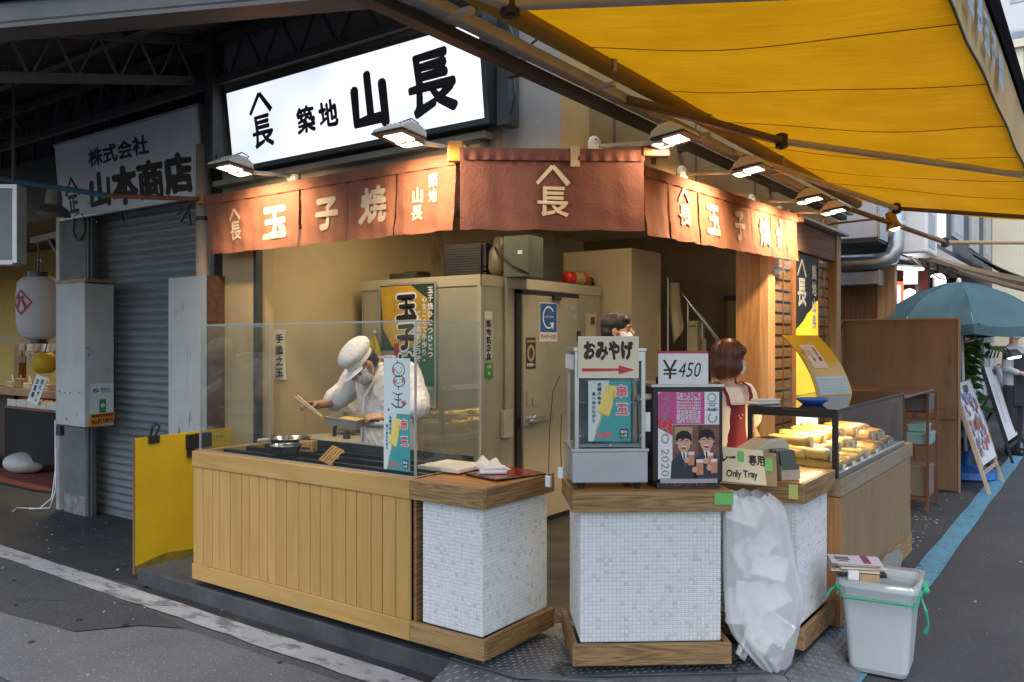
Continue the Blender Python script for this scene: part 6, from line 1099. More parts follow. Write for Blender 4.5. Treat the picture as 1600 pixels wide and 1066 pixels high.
NAVY = mat('work trousers', (.03, .032, .04), .85, bump=.2)
def trousers(par, B, h, hip=.09):
    g = lambda p: B @ Vector(p); m = MB()
    for x in (-hip, hip): m.limb([g((x, .01, h)), g((x, .0, h * .55)), g((x, .02, .12))], [.105, .082, .068])
    P('trousers', fuse(m, .012, 3), NAVY, par); m = MB()
    for x in (-hip, hip): m.limb([g((x, .03, .055)), g((x, -.13, .045))], [.055, .048])
    P('shoes', fuse(m, .01, 2), BLACK, par)
trousers(cook, Matrix.Identity(3), .85)
# the saleswoman behind the showcase
O = Vector((-2.00, 5.16, .1)); hc = Vector((.015, .015, 1.425)); HM = RZ(131) @ RX(3)
m = MB(); headprims(m, hc, HM, .95); m.limb([hc + Vector((-.0, .0, -.06)), (0, 0, 1.30), (0, 0, 1.24)], [.045, .047, .06])
BM = RZ(62); bf = lambda p: BM @ Vector(p)
m.loft([(bf((0, .0, .75)), .145, .10, R(62)), (bf((0, 0, .95)), .125, .09, R(62)), (bf((0, 0, 1.12)), .15, .095, R(62)), (bf((0, .01, 1.22)), .13, .075, R(62)), (bf((0, .01, 1.26)), .06, .05, R(62))])
sR, sL = bf((-.155, .01, 1.20)), bf((.155, .01, 1.20)); eR, eL = bf((-.205, .0, .97)), bf((.20, -.0, .97)); wR, wL = bf((-.15, -.14, .83)), bf((.14, -.17, .86))
m.limb([sR, eR, wR], [.042, .036, .025]); m.limb([sL, eL, wL], [.042, .036, .025]); handprims(m, wR, bf((.25, -.6, -.2)), (0, 0, 1), .9, .9, 1); handprims(m, wL, bf((-.25, -.6, -.2)), (0, 0, 1), .9, .9, -1)
for x in (-.08, .08): m.limb([bf((x, 0, .8)), bf((x, -.01, .45)), bf((x, .02, .06))], [.08, .055, .04]); m.limb([bf((x, .02, .045)), bf((x, -.13, .035))], [.036, .03])
w_ = P('person', fuse(m, .006, 4), SKIN2); w_.location = O; tag(w_, 'saleswoman with short reddish brown hair and red apron behind the showcase, looking away', 'person')
m = MB(); m.loft([(bf((0, 0, .78)), .165, .12, R(62)), (bf((0, 0, .95)), .15, .11, R(62)), (bf((0, 0, 1.12)), .175, .115, R(62)), (bf((0, .01, 1.21)), .16, .095, R(62)), (bf((0, .01, 1.255)), .085, .07, R(62))])
m.limb([sR * .75 + Vector((0, 0, .3)), sR, sR * .35 + eR * .65], [.078, .078, .085]); m.limb([sL * .75 + Vector((0, 0, .3)), sL, sL * .35 + eL * .65], [.078, .078, .085]); P('shirt', wrinkle(fuse(m, .008, 4), .008, 12), mat('cream shirt', (.78, .70, .58), .85, var=.04, bump=.5, bs=18), w_)
AP = mat('red apron cloth', (.15, .006, .018), .8, var=.1, bump=.3, bs=40)
P('apron', MB().grid(lambda u, v: bf(((.078 + .09 * max(0, v - .4)) * math.sin((u - .5) * 2.4) * 1.1, -(.128 + .01 * v) * math.cos((u - .5) * 1.9) + .006 * math.sin(u * 14) * v, 1.145 - .42 * v)), 20, 14), AP, w_, smooth=True)
for sx in (-1, 1): P('apron_strap', MB().add(*(lambda q: (q, [(i * 2, i * 2 + 1, i * 2 + 3, i * 2 + 2) for i in range(len(q) // 2 - 1)]))([bf((sx * x + dx, y, z)) for x, y, z in ((.085, -.120, 1.14), (.098, -.115, 1.20), (.105, -.085, 1.255), (.10, -.02, 1.288), (.08, .07, 1.26), (.05, .125, 1.15)) for dx in (-.016, .016)])), AP, w_, smooth=True)
P('badge', MB().sph(bf((-.02, -.133, 1.075)), (.007, .004, .007), BM, 8, 5).sph(bf((.01, -.134, 1.08)), (.007, .004, .007), BM, 8, 5).sph(bf((-.005, -.134, 1.06)), (.009, .004, .006), BM, 8, 5), mat('badge pink', (.6, .3, .3), .5), w_)
fh = lambda p: hc + HM @ Vector(p); HAIRR = mat('reddish brown hair', (.085, .022, .012), .33, var=.45, vs=22, bump=.7, bs=60, stretch=(4, 4, .25))
m = MB(); m.sph(fh((0, .020, .040)), (.094, .108, .092), HM); m.sph(fh((0, .045, -.03)), (.092, .082, .085), HM); m.sph(fh((.068, .0, -.035)), (.030, .062, .075), HM); m.sph(fh((-.068, .0, -.035)), (.030, .062, .075), HM); m.sph(fh((0, -.055, .065)), (.075, .045, .042), HM); m.sph(fh((0, .055, -.085)), (.065, .045, .045), HM)
hr = fuse(m, .006, 3)
for v in hr.vertices:
    q = HM.inverted() @ (v.co - hc); a = math.atan2(q.y, q.x); v.co += (v.co - hc).normalized() * (.0022 * math.sin(a * 38 + q.z * 12) + .0018 * math.sin(a * 71))
P('hair', hr, HAIRR, w_)
st = MB(); rh = random.Random(21)
for k in range(620):
    a0 = rh.uniform(0, 2 * math.pi); fr = -math.cos(a0 + math.pi / 2); L0 = .30 if abs(math.sin(a0) + 1) > .55 else .13; ln = L0 * rh.uniform(.82, 1.08); w0 = rh.uniform(.0016, .0034); off = rh.uniform(.001, .006); tw = rh.uniform(-.25, .25); pts = []
    for j in range(9):
        u = j / 8; ph = u * ln / .098; ph = min(ph, 1.75 + (u - .5) * .2); z = .046 + (.094 + off) * math.cos(ph) - max(0, u * ln / .098 - 1.75) * .098; rr_ = math.sin(ph); flare = -.010 * max(0, u - .75) * 4
        pts.append(Vector(((.094 + off + flare) * rr_ * math.cos(a0 + tw * u), .018 + (.106 + off + flare) * rr_ * math.sin(a0 + tw * u) , z)))
    n0 = len(st.v)
    for j, p in enumerate(pts):
        d = pts[min(j + 1, 8)] - pts[max(j - 1, 0)]; sd2 = d.cross(p - Vector((0, .018, .02))).normalized() * w0 * (1 - .6 * (j / 8) ** 2); st.v += [tuple(fh(p - sd2)), tuple(fh(p + sd2))]
    st.f += [(n0 + 2 * j, n0 + 2 * j + 1, n0 + 2 * j + 3, n0 + 2 * j + 2) for j in range(8)]
P('hair_strands', st, mat('reddish hair strand', (.11, .030, .016), .32, var=.3, vs=9, island=.45, bump=0), w_, kind='stuff'); maskmesh(w_, hc, HM, .98, mat('mask grey', (.50, .49, .53), .8, bump=.15))

trousers(w_, RZ(62), .80, .08)
# the man behind the hot case
O = Vector((-2.70, 4.97, .1)); hc = Vector((0, 0, 1.62)); HM = RZ(112)
m = MB(); headprims(m, hc, HM, 1.0); m.limb([hc + Vector((0, 0, -.07)), (0, 0, 1.46), (0, 0, 1.40)], [.053, .056, .07]); BM = RZ(95); bf = lambda p: BM @ Vector(p)
m.loft([(bf((0, 0, .8)), .16, .11, R(95)), (bf((0, 0, 1.1)), .17, .11, R(95)), (bf((0, 0, 1.3)), .19, .11, R(95)), (bf((0, .01, 1.40)), .15, .08, R(95)), (bf((0, .01, 1.44)), .07, .06, R(95))])
for sx in (-1, 1):
    m.limb([bf((sx * .18, 0, 1.36)), bf((sx * .23, .0, 1.08)), bf((sx * .2, -.12, .88))], [.05, .042, .03]); handprims(m, bf((sx * .2, -.12, .88)), bf((0, -.4, -.8)), bf((sx, 0, 0)), 1, .8, sx); m.limb([bf((sx * .09, 0, .85)), bf((sx * .09, -.01, .48)), bf((sx * .09, .02, .06))], [.085, .06, .045]); m.limb([bf((sx * .09, .02, .05)), bf((sx * .09, -.14, .035))], [.04, .032])
mn = P('person', fuse(m, .006, 4), SKIN); mn.location = O; tag(mn, 'man with short black hair and white mask standing behind the hot case', 'person')
m = MB(); m.loft([(bf((0, 0, .78)), .18, .13, R(95)), (bf((0, 0, 1.1)), .185, .125, R(95)), (bf((0, 0, 1.3)), .205, .125, R(95)), (bf((0, .01, 1.40)), .165, .095, R(95)), (bf((0, .01, 1.445)), .085, .075, R(95))])
for sx in (-1, 1): m.limb([bf((sx * .14, 0, 1.36)), bf((sx * .18, 0, 1.36)), bf((sx * .22, 0, 1.16))], [.07, .07, .07])
P('jacket', wrinkle(fuse(m, .01, 5), .008, 12), COTTON, mn); fh = lambda p: hc + HM @ Vector(p)
m = MB(); m.sph(fh((0, .018, .045)), (.082, .100, .085), HM); m.sph(fh((0, .055, -.01)), (.074, .060, .07), HM); m.sph(fh((0, -.045, .075)), (.066, .045, .04), HM); P('hair', fuse(m, .005, 3), HAIRB, mn); maskmesh(mn, hc, HM, 1.02, MASKW); eyes(mn, hc, HM)

trousers(mn, RZ(95), .84)
# shop worker far down the side street
O = Vector((-1.10, 14.0, 0)); hc = Vector((0, 0, 1.79)); HM = RZ(72); BM = RZ(70); bf = lambda p: BM @ Vector(p)
m = MB(); headprims(m, hc, HM, 1.05); m.limb([hc + Vector((0, 0, -.07)), (0, 0, 1.62), (0, 0, 1.56)], [.055, .058, .07])
m.loft([(bf((0, 0, .95)), .16, .11, R(70)), (bf((0, 0, 1.25)), .17, .11, R(70)), (bf((0, 0, 1.46)), .19, .11, R(70)), (bf((0, .01, 1.56)), .15, .08, R(70)), (bf((0, .01, 1.6)), .07, .06, R(70))])
for sx in (-1, 1):
    m.limb([bf((sx * .18, 0, 1.51)), bf((sx * .24, .0, 1.24)), bf((sx * .12, -.20, 1.18))], [.05, .042, .03]); handprims(m, bf((sx * .12, -.2, 1.18)), bf((-sx * .5, -.5, .1)), (0, 0, 1), 1, .9, sx); m.limb([bf((sx * .09, 0, .95)), bf((sx * .09, -.01, .52)), bf((sx * .09, .02, .06))], [.085, .06, .045]); m.limb([bf((sx * .09, .02, .05)), bf((sx * .09, -.14, .035))], [.04, .032])
fw = P('person', fuse(m, .007, 4), SKIN2); fw.location = O; tag(fw, 'shop worker in mask and dark apron by the menu boards far down the street', 'person')
m = MB(); m.loft([(bf((0, 0, .93)), .18, .13, R(70)), (bf((0, 0, 1.25)), .185, .125, R(70)), (bf((0, 0, 1.46)), .205, .125, R(70)), (bf((0, .01, 1.56)), .165, .095, R(70)), (bf((0, .01, 1.60)), .08, .07, R(70))])
for sx in (-1, 1): m.limb([bf((sx * .15, 0, 1.51)), bf((sx * .19, 0, 1.51)), bf((sx * .24, 0, 1.26)), bf((sx * .17, -.12, 1.20))], [.068, .066, .06, .045])
P('shirt', fuse(m, .01, 5), mat('grey shirt', (.42, .42, .44), .85, bump=.3, bs=20), fw); P('apron', MB().grid(lambda u, v: bf((.17 * math.sin((u - .5) * 2.6), -.135 * math.cos((u - .5) * 2.0) - .004, 1.47 - .75 * v)), 14, 10), mat('dark apron', (.02, .022, .026), .8), fw, smooth=True)
P('shoes', fuse(MB().limb([bf((.09, .03, .05)), bf((.09, -.14, .045))], [.055, .048]).limb([bf((-.09, .03, .05)), bf((-.09, -.14, .045))], [.055, .048]), .01, 2), BLACK, fw); P('trousers', fuse(MB().limb([bf((.09, 0, .98)), bf((.09, -.01, .52)), bf((.09, .02, .12))], [.10, .08, .065]).limb([bf((-.09, 0, .98)), bf((-.09, -.01, .52)), bf((-.09, .02, .12))], [.10, .08, .065]), .012, 3), mat('dark trousers', (.02, .02, .024), .8), fw)
fh = lambda p: hc + HM @ Vector(p); m = MB(); m.sph(fh((0, .018, .045)), (.088, .105, .09), HM); m.sph(fh((0, .05, -.01)), (.08, .066, .075), HM); m.sph(fh((0, -.055, .075)), (.074, .045, .042), HM); P('hair', fuse(m, .006, 3), HAIRB, fw); maskmesh(fw, hc, HM, 1.06, MASKW); eyes(fw, hc, HM, 1.05)
# ------------------------------------------------------------------ side street beyond the shop
t = T('plywood_partition', 'tall stained plywood partition standing across the pavement beyond the shop', 'partition', (-2.53, 10.1, 0)); PWd = 1.24
P('sheet', MB().box(.02, 0, .02, PWd - .02, .02, 1.885), mat('stained plywood board', (.185, .105, .057), .6, var=.25, vs=2.5, bump=.08, stretch=(1.4, 1, .3), spots=(.10, .052, .027), ss=2.6, st=.57, sst=(2.2, 1, .35)), t); PF = wood('partition edge', (.26, .16, .09), (.38, .26, .16), 'z', 9)
P('edge_post', MB().box(0, -.012, 0, .02, .03, 1.90), PF, t); P('edge_post', MB().box(PWd - .02, -.012, 0, PWd, .03, 1.90), PF, t); P('top_rail', MB().box(.0205, -.012, 1.8855, PWd - .0205, .03, 1.905), PF, t); P('cross_batten', MB().box(.6, -.03, .80, PWd - .03, -.001, .90), WPLY, t)
P('wire', MB().tube([(.0, -.02, 1.0), (-.01, -.03, 1.7), (.03, -.03, 1.85), (.08, -.02, 1.87)], .006, 6), DARKMETAL, t)
t = T('side_rack', 'dark wooden rack holding a grey tub and pale green crates beside the partition', 'rack', (-1.61, 8.75, 0))
RK = WDARK
for x in (0, .20):
    for y in (0, .5): P('post', MB().box(x, y, 0, x + .025, y + .025, 1.14), RK, t)
for z in (.12, .62, .94): P('shelf', MB().box(.0255, .0, z, .1995, .525, z + .02), RK, t)
P('top_shelf', MB().box(-.55, -1.6, 1.165, .24, .2, 1.185), mat('copper top', (.22, .10, .065), .3, .4, var=.1), t, bevel=.004)
for i, (x, y, z, sx, sy, sz, c, l, n) in enumerate(((-1.60, 8.80, .961, .20, .36, .17, (.12, .12, .12), 'grey lidded tub on the top shelf of the side rack', 'storage_tub'), (-1.60, 8.80, .641, .21, .36, .12, (.25, .42, .40), 'pale green crate on the middle shelf of the side rack', 'crate'), (-1.585, 8.85, .762, .16, .26, .08, (.30, .50, .48), 'smaller pale green tub on top of the crate on the side rack', 'storage_tub'), (-1.60, 8.80, .141, .20, .34, .30, (.22, .17, .13), 'dull brown carton on the bottom shelf of the side rack', 'carton'))):
    t = T(n, l, 'container', (x, y, z)); mm = mat('tub %d' % i, c, .5, bump=.03); P('body', MB().box(0, 0, 0, sx, sy, sz), mm, t, bevel=.012); P('rim', MB().box(-.008, -.008, sz - .025, sx + .008, sy + .008, sz - .012), mm, t)
# parasol with a blue base
t = T('parasol', 'blue green sun parasol with a blue water filled base behind the partition', 'parasol', (-1.38, 11.3, 0)); UM = mat('parasol cloth', (.075, .165, .195), .7, var=.1, vs=3, bump=.08, bs=30, trans=.2)
cx, cy, cz, rd = -.08, .0, 2.36, .99
def rim(k, f=1.0): a = 2 * math.pi * (k + .35) / 8; return Vector((cx + rd * f * math.cos(a), cy + rd * f * math.sin(a), cz - .52 * f ** 1.9))
for k in range(8):
    def pnl(u, v, k=k):
        a, b = rim(k, v), rim(k + 1, v); p = a.lerp(b, u); p.z -= .075 * math.sin(math.pi * u) * v * (1 - .3 * v) - .0; return p + Vector((0, 0, .010 * math.sin(u * 19 + v * 13 + k) * v + .008 * math.sin(u * 31 - v * 7)))
    P('canopy_panel', MB().grid(pnl, 12, 12), UM, t, smooth=True)
    P('rib', MB().tube([rim(k, f) - Vector((0, 0, .012)) for f in (.05, .3, .6, .85, 1)], .006, 6), ALU, t)
    P('flap', MB().grid(lambda u, v: rim(k, 1).lerp(rim(k + 1, 1), u) + Vector((0, 0, -.05 * math.sin(math.pi * u) * .7 - .11 * v + .006 * math.sin(u * 25)),), 8, 2), UM, t, smooth=True)
P('pole', MB().tube([(0, 0, .1), (cx * .9, cy, cz)], .019, 10), WHITEP, t); P('finial', MB().lathe([(0, .06), (.025, .045), (.03, 0), (0, 0)], (cx, cy, cz), 12), WHITEP, t)
BB = mat('base blue', (.03, .18, .55), .35, var=.08, bump=.02); P('base', MB().lathe([(.30, 0), (.33, .02), (.32, .10), (.10, .15), (.05, .16), (.045, .32), (0, .32)], n=28), BB, t, smooth=False)
# menu boards
PRM = [ink('menu pale', (.62, .64, .68)), ink('menu red', (.34, .07, .05)), ink('menu brown', (.24, .12, .08)), ink('menu blue', (.22, .22, .42)), ink('menu grey', (.38, .39, .43))]
def menu_board(label, loc, rz, w, h, lean, dark, seed, photos=True):
    t = T('menu_stand', label, 'menu board', loc, rz); r_ = random.Random(seed); lg = DARKMETAL if dark else wood('stand wood', (.42, .32, .22), (.60, .50, .38), 'z', 8)
    M = RX(-lean); f = lambda p: M @ Vector(p)
    for x in (-.03, w): P('leg', MB().bar(f((x + .015, .01, 0)), f((x + .015, .01, h + .3)), .03, .035), lg, t)
    for x in (.0, w - .03): P('back_leg', MB().bar(f((x + .015, .03, h * .9)), (x + .015, math.sin(R(lean)) * h + .45, 0), .028), lg, t)
    P('cross_bar', MB().bar(f((0, .01, .22)), f((w, .01, .22)), .03), lg, t)
    bd = MB().box(0, -.015, .30, w, .0, h + .28); bd.v = [tuple(f(p)) for p in bd.v]; P('board', bd, PRM[0], t)
    for i in range(64 if photos else 12):
        px_, pz = r_.uniform(.04, w - .2), r_.uniform(.36, h + .1); pw, ph = r_.uniform(.07, .19), r_.uniform(.06, .15); q = MB()
        if photos and i % 3: q.disc(px_ + pw / 2, pz + ph / 2, pw / 2, -.0165 - i * .0002, ph / 2, 14)
        else: q.rect(px_, pz, px_ + pw * (.4 if not photos else 1.1), pz + ph * (4 if not photos else .3), -.0165 - i * .0002)
        q.v = [tuple(f(p)) for p in q.v]; P('picture', q, PRM[(1 + i % 4) if photos else r_.choice((0, 4, 4, 3))], t)
    tx = MB().text('お品書き', w * .5, h + .20, .09, -.022, .04); tx.v = [tuple(f(p)) for p in tx.v]; P('lettering', tx, DKI, t)
    fr = MB().box(-.012, -.02, .28, -.0005, .004, h + .3).box(w + .0005, -.02, .28, w + .012, .004, h + .3); fr.v = [tuple(f(p)) for p in fr.v]; P('frame', fr, lg, t); return t
menu_board('leaning wooden menu stand with dish photographs just beyond the partition', (-1.02, 10.25, 0), 88, .98, .95, 17, False, 2)
menu_board('black leaning menu stand standing behind the wooden one', (-1.10, 11.45, 0), 88, .55, .80, 16, True, 4)
menu_board('large pale menu stand with clip lamps far along the blue line', (-1.02, 13.0, 0), 88, 1.5, 1.05, 16, True, 9, False)
t = T('clip_lamps', 'cluster of black clip lamps arching over the large pale menu stand', 'lamps', (-1.35, 13.1, 1.45), 88)
for k in range(4):
    x = .1 + k * .34; P('arm', MB().tube([(x, .02, -.05), (x, -.02, .10), (x, -.16, .12), (x, -.24, .04)], .012, 6), BLACK, t); P('shade', MB().lathe([(.03, .08), (.05, .06), (.09, -.03), (.085, -.03), (.04, .05)], (x, -.26, .0), 14, RX(-20)), BLACK, t); P('bulb', MB().sph((x, -.27, -.02), (.06, .06, .03)), emit('clip bulb', (.95, .97, 1), 3), t)
t = T('magazine_rack', 'rack of upright white leaflets beside the large menu stand', 'leaflet rack', (-1.45, 12.3, .0), 88); P('stand', MB().box(0, .0, 0, .7, .25, .9), DARKMETAL, t)
for k in range(8): P('leaflet', MB().cb((.06 + k * .085, -.02, 1.22), (.075, .01, .62), RX(-12)), PRM[(0, 4, 0, 0, 4, 3, 0, 0)[k]], t)
for k in range(3): P('flower', MB().sph((.2 + k * .16, .1, 1.62), (.09, .07, .06), nu=8, nv=6), (PRM[1], PRM[2], PRM[1])[k], t)
t = T('shop_notice', 'small white notice with dark writing hanging above the leaflet rack', 'notice', (-1.40, 12.2, 1.62), 40); P('sheet', MB().box(0, -.004, 0, .26, 0, .30), PRM[0], t); P('lettering', MB().text('お食事処', .13, .20, .055, -.005, .04, fit=.2).text('営業中', .13, .10, .07, -.005, .05), DKI, t)
# potted bamboo palm
t = T('potted_palm', 'leafy green potted palm growing behind the menu stands', 'potted plant', (-1.62, 12.0, 0)); rp = random.Random(4); LEAF = mat('palm leaf', (.085, .20, .035), .5, var=.5, vs=7, bump=.05, island=.45, trans=.25)
P('pot', MB().lathe([(0, 0), (.15, 0), (.2, .35), (.18, .35), (.17, .3), (0, .3)], n=20), mat('pot brown', (.12, .06, .04), .7), t, smooth=False); lf = MB(); st_ = MB()
for k in range(34):
    a = rp.uniform(0, 6.28); h_ = rp.uniform(.7, 1.75); rad = rp.uniform(.02, .36); top = Vector((rad * math.cos(a), rad * math.sin(a), h_)); st_.tube([(top.x * .2, top.y * .2, .3), top * .7 + Vector((0, 0, .1)), top], .006, 5)
    for j in range(13):
        b_ = a + rp.uniform(-2.4, 2.4); L1 = rp.uniform(.16, .34); d_ = Vector((math.cos(b_), math.sin(b_), rp.uniform(-.15, .9))).normalized(); sd_ = d_.cross(Vector((0, 0, 1))).normalized() * .016; p0 = top - Vector((0, 0, rp.uniform(0, .3))); mid = p0 + d_ * L1 * .55; tip = p0 + d_ * L1 - Vector((0, 0, L1 * .35))
        lf.add([p0, mid + sd_, tip, mid - sd_], [(0, 1, 2), (0, 2, 3)])
P('stems', st_, LEAF, t); P('foliage', lf, LEAF, t, kind='stuff')

# neighbouring shop with its small awning
NB = T('neighbour_shop', 'neighbouring shop with timber side wall, lit front and white upper storey', 'shop building', (-2.1, 11.2, 0)); l_ = NB.location
def NP(n, x0, y0, z0, x1, y1, z1, m, **k): return P(n, MB().box(x0 - l_.x, y0 - l_.y, z0, x1 - l_.x, y1 - l_.y, z1), m, NB, **k)
NP('side_wall', -3.6, 11.0, 0, -2.32, 11.12, 2.62, WDARK); NP('corner_post', -2.318, 10.99, 0, -2.12, 11.14, 2.64, wood('brighter post wood', (.28, .13, .06), (.42, .23, .12), 'z', 8)); NP('fascia', -3.6, 11.0, 2.66, -2.1, 11.2, 3.0, mat('fascia dark', (.05, .05, .05), .7))  # corner post in a brighter wood than the side wall
NP('rear_wall', -4.5, 13.4, 0, -2.12, 13.5, 2.8, mat('stall back brown', (.16, .085, .05), .7, var=.3, vs=4)); NP('inner_wall', -3.5, 11.2, 0, -3.4, 16.4, 2.8, mat('shop dim wall', (.16, .15, .14), .7, var=.3)); NP('end_wall', -3.4, 16.4, 0, -2.1, 16.55, 2.9, mat('shop dim wall', (.2, .2, .2))); NP('soffit', -3.4, 11.2, 2.75, -2.15, 16.4, 2.85, mat('soffit grey', (.30, .31, .32), .6))
NP('shop_front', -2.16, 13.6, 0, -2.1, 16.4, 2.6, mat('dark shop front', (.03, .032, .034), .4, var=.4))
for v in (13.6, 14.5, 15.4): NP('shop_window', -2.099, v + .06, .7, -2.09, v + .84, 2.3, mat('grey window glass', (.10, .12, .13), .1, bump=0)); 
UP = mat('pale upper wall', (.44, .46, .49), .6, var=.05, bump=.03); NP('upper_wall', -3.6, 11.2, 3.02, -2.32, 16.45, 6.2, UP)
for i, v in enumerate((11.9, 13.0, 14.1, 15.2)):
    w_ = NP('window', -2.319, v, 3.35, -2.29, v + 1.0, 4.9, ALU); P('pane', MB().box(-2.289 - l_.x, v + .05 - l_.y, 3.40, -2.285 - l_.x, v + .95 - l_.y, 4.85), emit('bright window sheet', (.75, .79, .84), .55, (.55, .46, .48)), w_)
NP('window_sill', -2.318, 11.7, 3.22, -2.22, 16.4, 3.33, ALU)
for p, r_, e in (((-2.29, 12.9, 2.30), .10, 9), ((-2.08, 13.9, 2.56), .12, 8)):
    t = T('globe_lamp', 'white globe lamp glowing under the front of the neighbouring shop, ' + ('nearer one' if p[1] < 13 else 'farther one'), 'lamp', p); P('globe', MB().sph((0, 0, 0), r_), emit('globe light', (.95, .97, 1), 1.3), t, smooth=True); P('cage', MB().tube([(0, 0, .1), (0, 0, .32)], .012, 6), BLACK, t)
t = T('red_lantern_sign', 'small red lit sign inside the front of the neighbouring shop', 'sign', (-2.36, 12.5, 2.28), 60); P('box', MB().box(-.1, 0, -.2, .1, .1, .2), emit('red sign glow', (.75, .12, .05), .9), t); P('panel', MB().box(-.03, -.01, -.15, .03, -.001, .15), emit('sign white', (.95, .9, .85), .8), t)
t = T('strip_light', 'tilted white strip light under the neighbouring shop soffit', 'lamp', (-2.25, 12.2, 2.62), 60); P('tube', MB().box(-.35, -.05, 0, .35, .05, .03), emit('strip white', (.95, .97, 1), 1.1), t); P('holder', MB().box(-.36, -.06, .031, .36, .06, .06), WHITEP, t)
lamp('strip_glow', 'POINT', (0, -.1, -.2), 6, (.95, .95, 1), t, shadow_soft_size=.2)
t = T('small_awning', 'faded brown awning with a green lit edge along the neighbouring shop', 'awning', (-2.15, 11.5, 2.9)); BA = awning_mat('faded brown awning', (.50, .34, .22), .35)
P('cloth', MB().grid(lambda u, v: (1.4 * u, 5.5 * v, -.50 * u - .05 * math.sin(math.pi * u) + .015 * math.sin(v * 25) * u), 14, 50), BA, t, smooth=True); P('front_bar', MB().box(1.39, -.02, -.56, 1.44, 5.52, -.49), ALU, t); P('roller_case', MB().box(-.05, -.02, .0, .12, 5.52, .12), ARMW, t); P('valance', MB().grid(lambda u, v: (1.43, 5.5 * u, -.55 - .12 * v), 30, 2), mat('valance green', (.03, .22, .06), .6, trans=.3), t); P('arm', MB().bar((.05, 1.2, -.08), (1.35, 1.6, -.52), .05), ALU, t)
P('arm', MB().bar((.05, 4.0, -.08), (1.35, 4.4, -.52), .05), ALU, t)
t = T('air_duct', 'silver ventilation duct with an elbow outside the neighbouring shop', 'duct', (0, 0, 0))
P('duct', MB().tube([(-3.4, 10.62, 2.62), (-2.9, 10.66, 2.62), (-2.25, 10.75, 2.62), (-2.12, 10.78, 2.66), (-2.07, 10.80, 2.78), (-2.05, 10.85, 3.5), (-2.1, 10.9, 4.2)], .095, 18), GALV, t, smooth=True)
for a, b_ in (((-2.7, 10.68, 2.62), (-2.67, 10.685, 2.62)), ((-2.33, 10.735, 2.62), (-2.30, 10.74, 2.62)), ((-2.06, 10.82, 3.05), (-2.058, 10.825, 3.09))): P('joint_band', MB().tube([a, b_], .101, 18), GALV, t)
t = T('air_duct', 'pale rectangular trunking below the silver duct', 'duct', (-3.2, 10.7, 2.34)); P('case', MB().box(0, 0, 0, .95, .2, .16), ALU, t, bevel=.01); P('flange', MB().box(.95, -.01, -.01, .97, .21, .17), ALU, t)
t = T('wall_cabinet', 'blank white panel box on the wall above the silver duct', 'panel', (-2.95, 10.2, 2.85)); P('case', MB().box(0, 0, 0, .80, .4, 1.2), UP, t, bevel=.01); P('edge_trim', MB().box(.801, -.01, -.02, .83, .41, 1.22), ALU, t); P('under_tray', MB().box(-.02, -.01, -.05, .81, .42, -.002), DARKMETAL, t)
t = T('outdoor_unit', 'white air conditioner unit between the duct and the upper windows', 'air conditioner', (-2.06, 11.0, 2.72)); P('case', MB().box(0, 0, 0, .3, .75, .58), WHITEP, t, bevel=.03, seg=3); P('grille', MB().box(.301, .1, .08, .306, .55, .5), ALU, t); P('pipe', MB().tube([(-.2, .1, .5), (-.3, -.1, .6), (-.35, -.2, .55)], .025, 8), ALU, t)
t = T('wall_pipes', 'stack of lagged grey pipes on the gap wall beside the white panel', 'pipes', (-2.35, 10.75, 2.85))
for k in range(5): P('pipe', MB().tube([(0, 0, .1 + k * .2), (.25, .05, .1 + k * .2)], .085, 12), mat('lagging grey', (.20, .20, .20), .7, var=.3), t, smooth=True)
t = T('alley_gap', 'dark sheet filling the gap between the two shops, with narrow pipes', 'door', (-3.3, 11.6, 0)); P('leaf', MB().box(-.6, 0, 0, .8, .05, 2.5), mat('gap dark', (.05, .055, .04), .8), t); P('jamb', MB().box(-.65, -.05, 0, -.6, .05, 2.5), BLACK, t)  # dark sheet added for the darkness of the open alley gap
for x in (-3.05, -2.95): P('pipe', MB().tube([(x + 3.3, -.9, .1), (x + 3.3, -.9, 2.3)], .03, 8), mat('pipe slate', (.07, .085, .11), .5), t)
for i, (v, w_, c) in enumerate(((11.5, .5, (.30, .18, .10)), (12.15, .35, (.45, .42, .36)), (12.7, .6, (.20, .11, .07)))): NP('wall_panel', -3.395, v, .9, -3.37, v + w_, 2.5, mat('shop panel %d' % i, c, .6, var=.3, vs=9))
for v in (12.6, 13.3): NP('mullion', -2.16, v, 0, -2.12, v + .04, 2.7, BLACK)
NP('lamp_rail', -2.3, 11.4, 2.70, -2.26, 16.0, 2.735, BLACK)
for i, (v, h) in enumerate(((12.4, .25), (13.2, .33), (14.3, .22), (15.1, .3))): NP('hung_sign', -2.28, v, 2.68 - h, -2.10, v + .02, 2.69, mat('hung sign %d' % (i % 2), ((.55, .55, .52), (.30, .06, .05))[i % 2], .5))
t = T('hanging_cables', 'loops of dark cable hanging under the duct and the neighbouring awning', 'cables', (0, 0, 0))
for k in range(4): P('cable', MB().tube([Vector((-2.1 + .03 * k, 10.9 + .3 * k, 2.85)).lerp(Vector((-1.9, 12.2 + .8 * k, 2.75)), u / 8) - Vector((0, 0, (.10 + .05 * k) * math.sin(math.pi * u / 8))) for u in range(9)], .009, 5), BLACK, t, smooth=True)
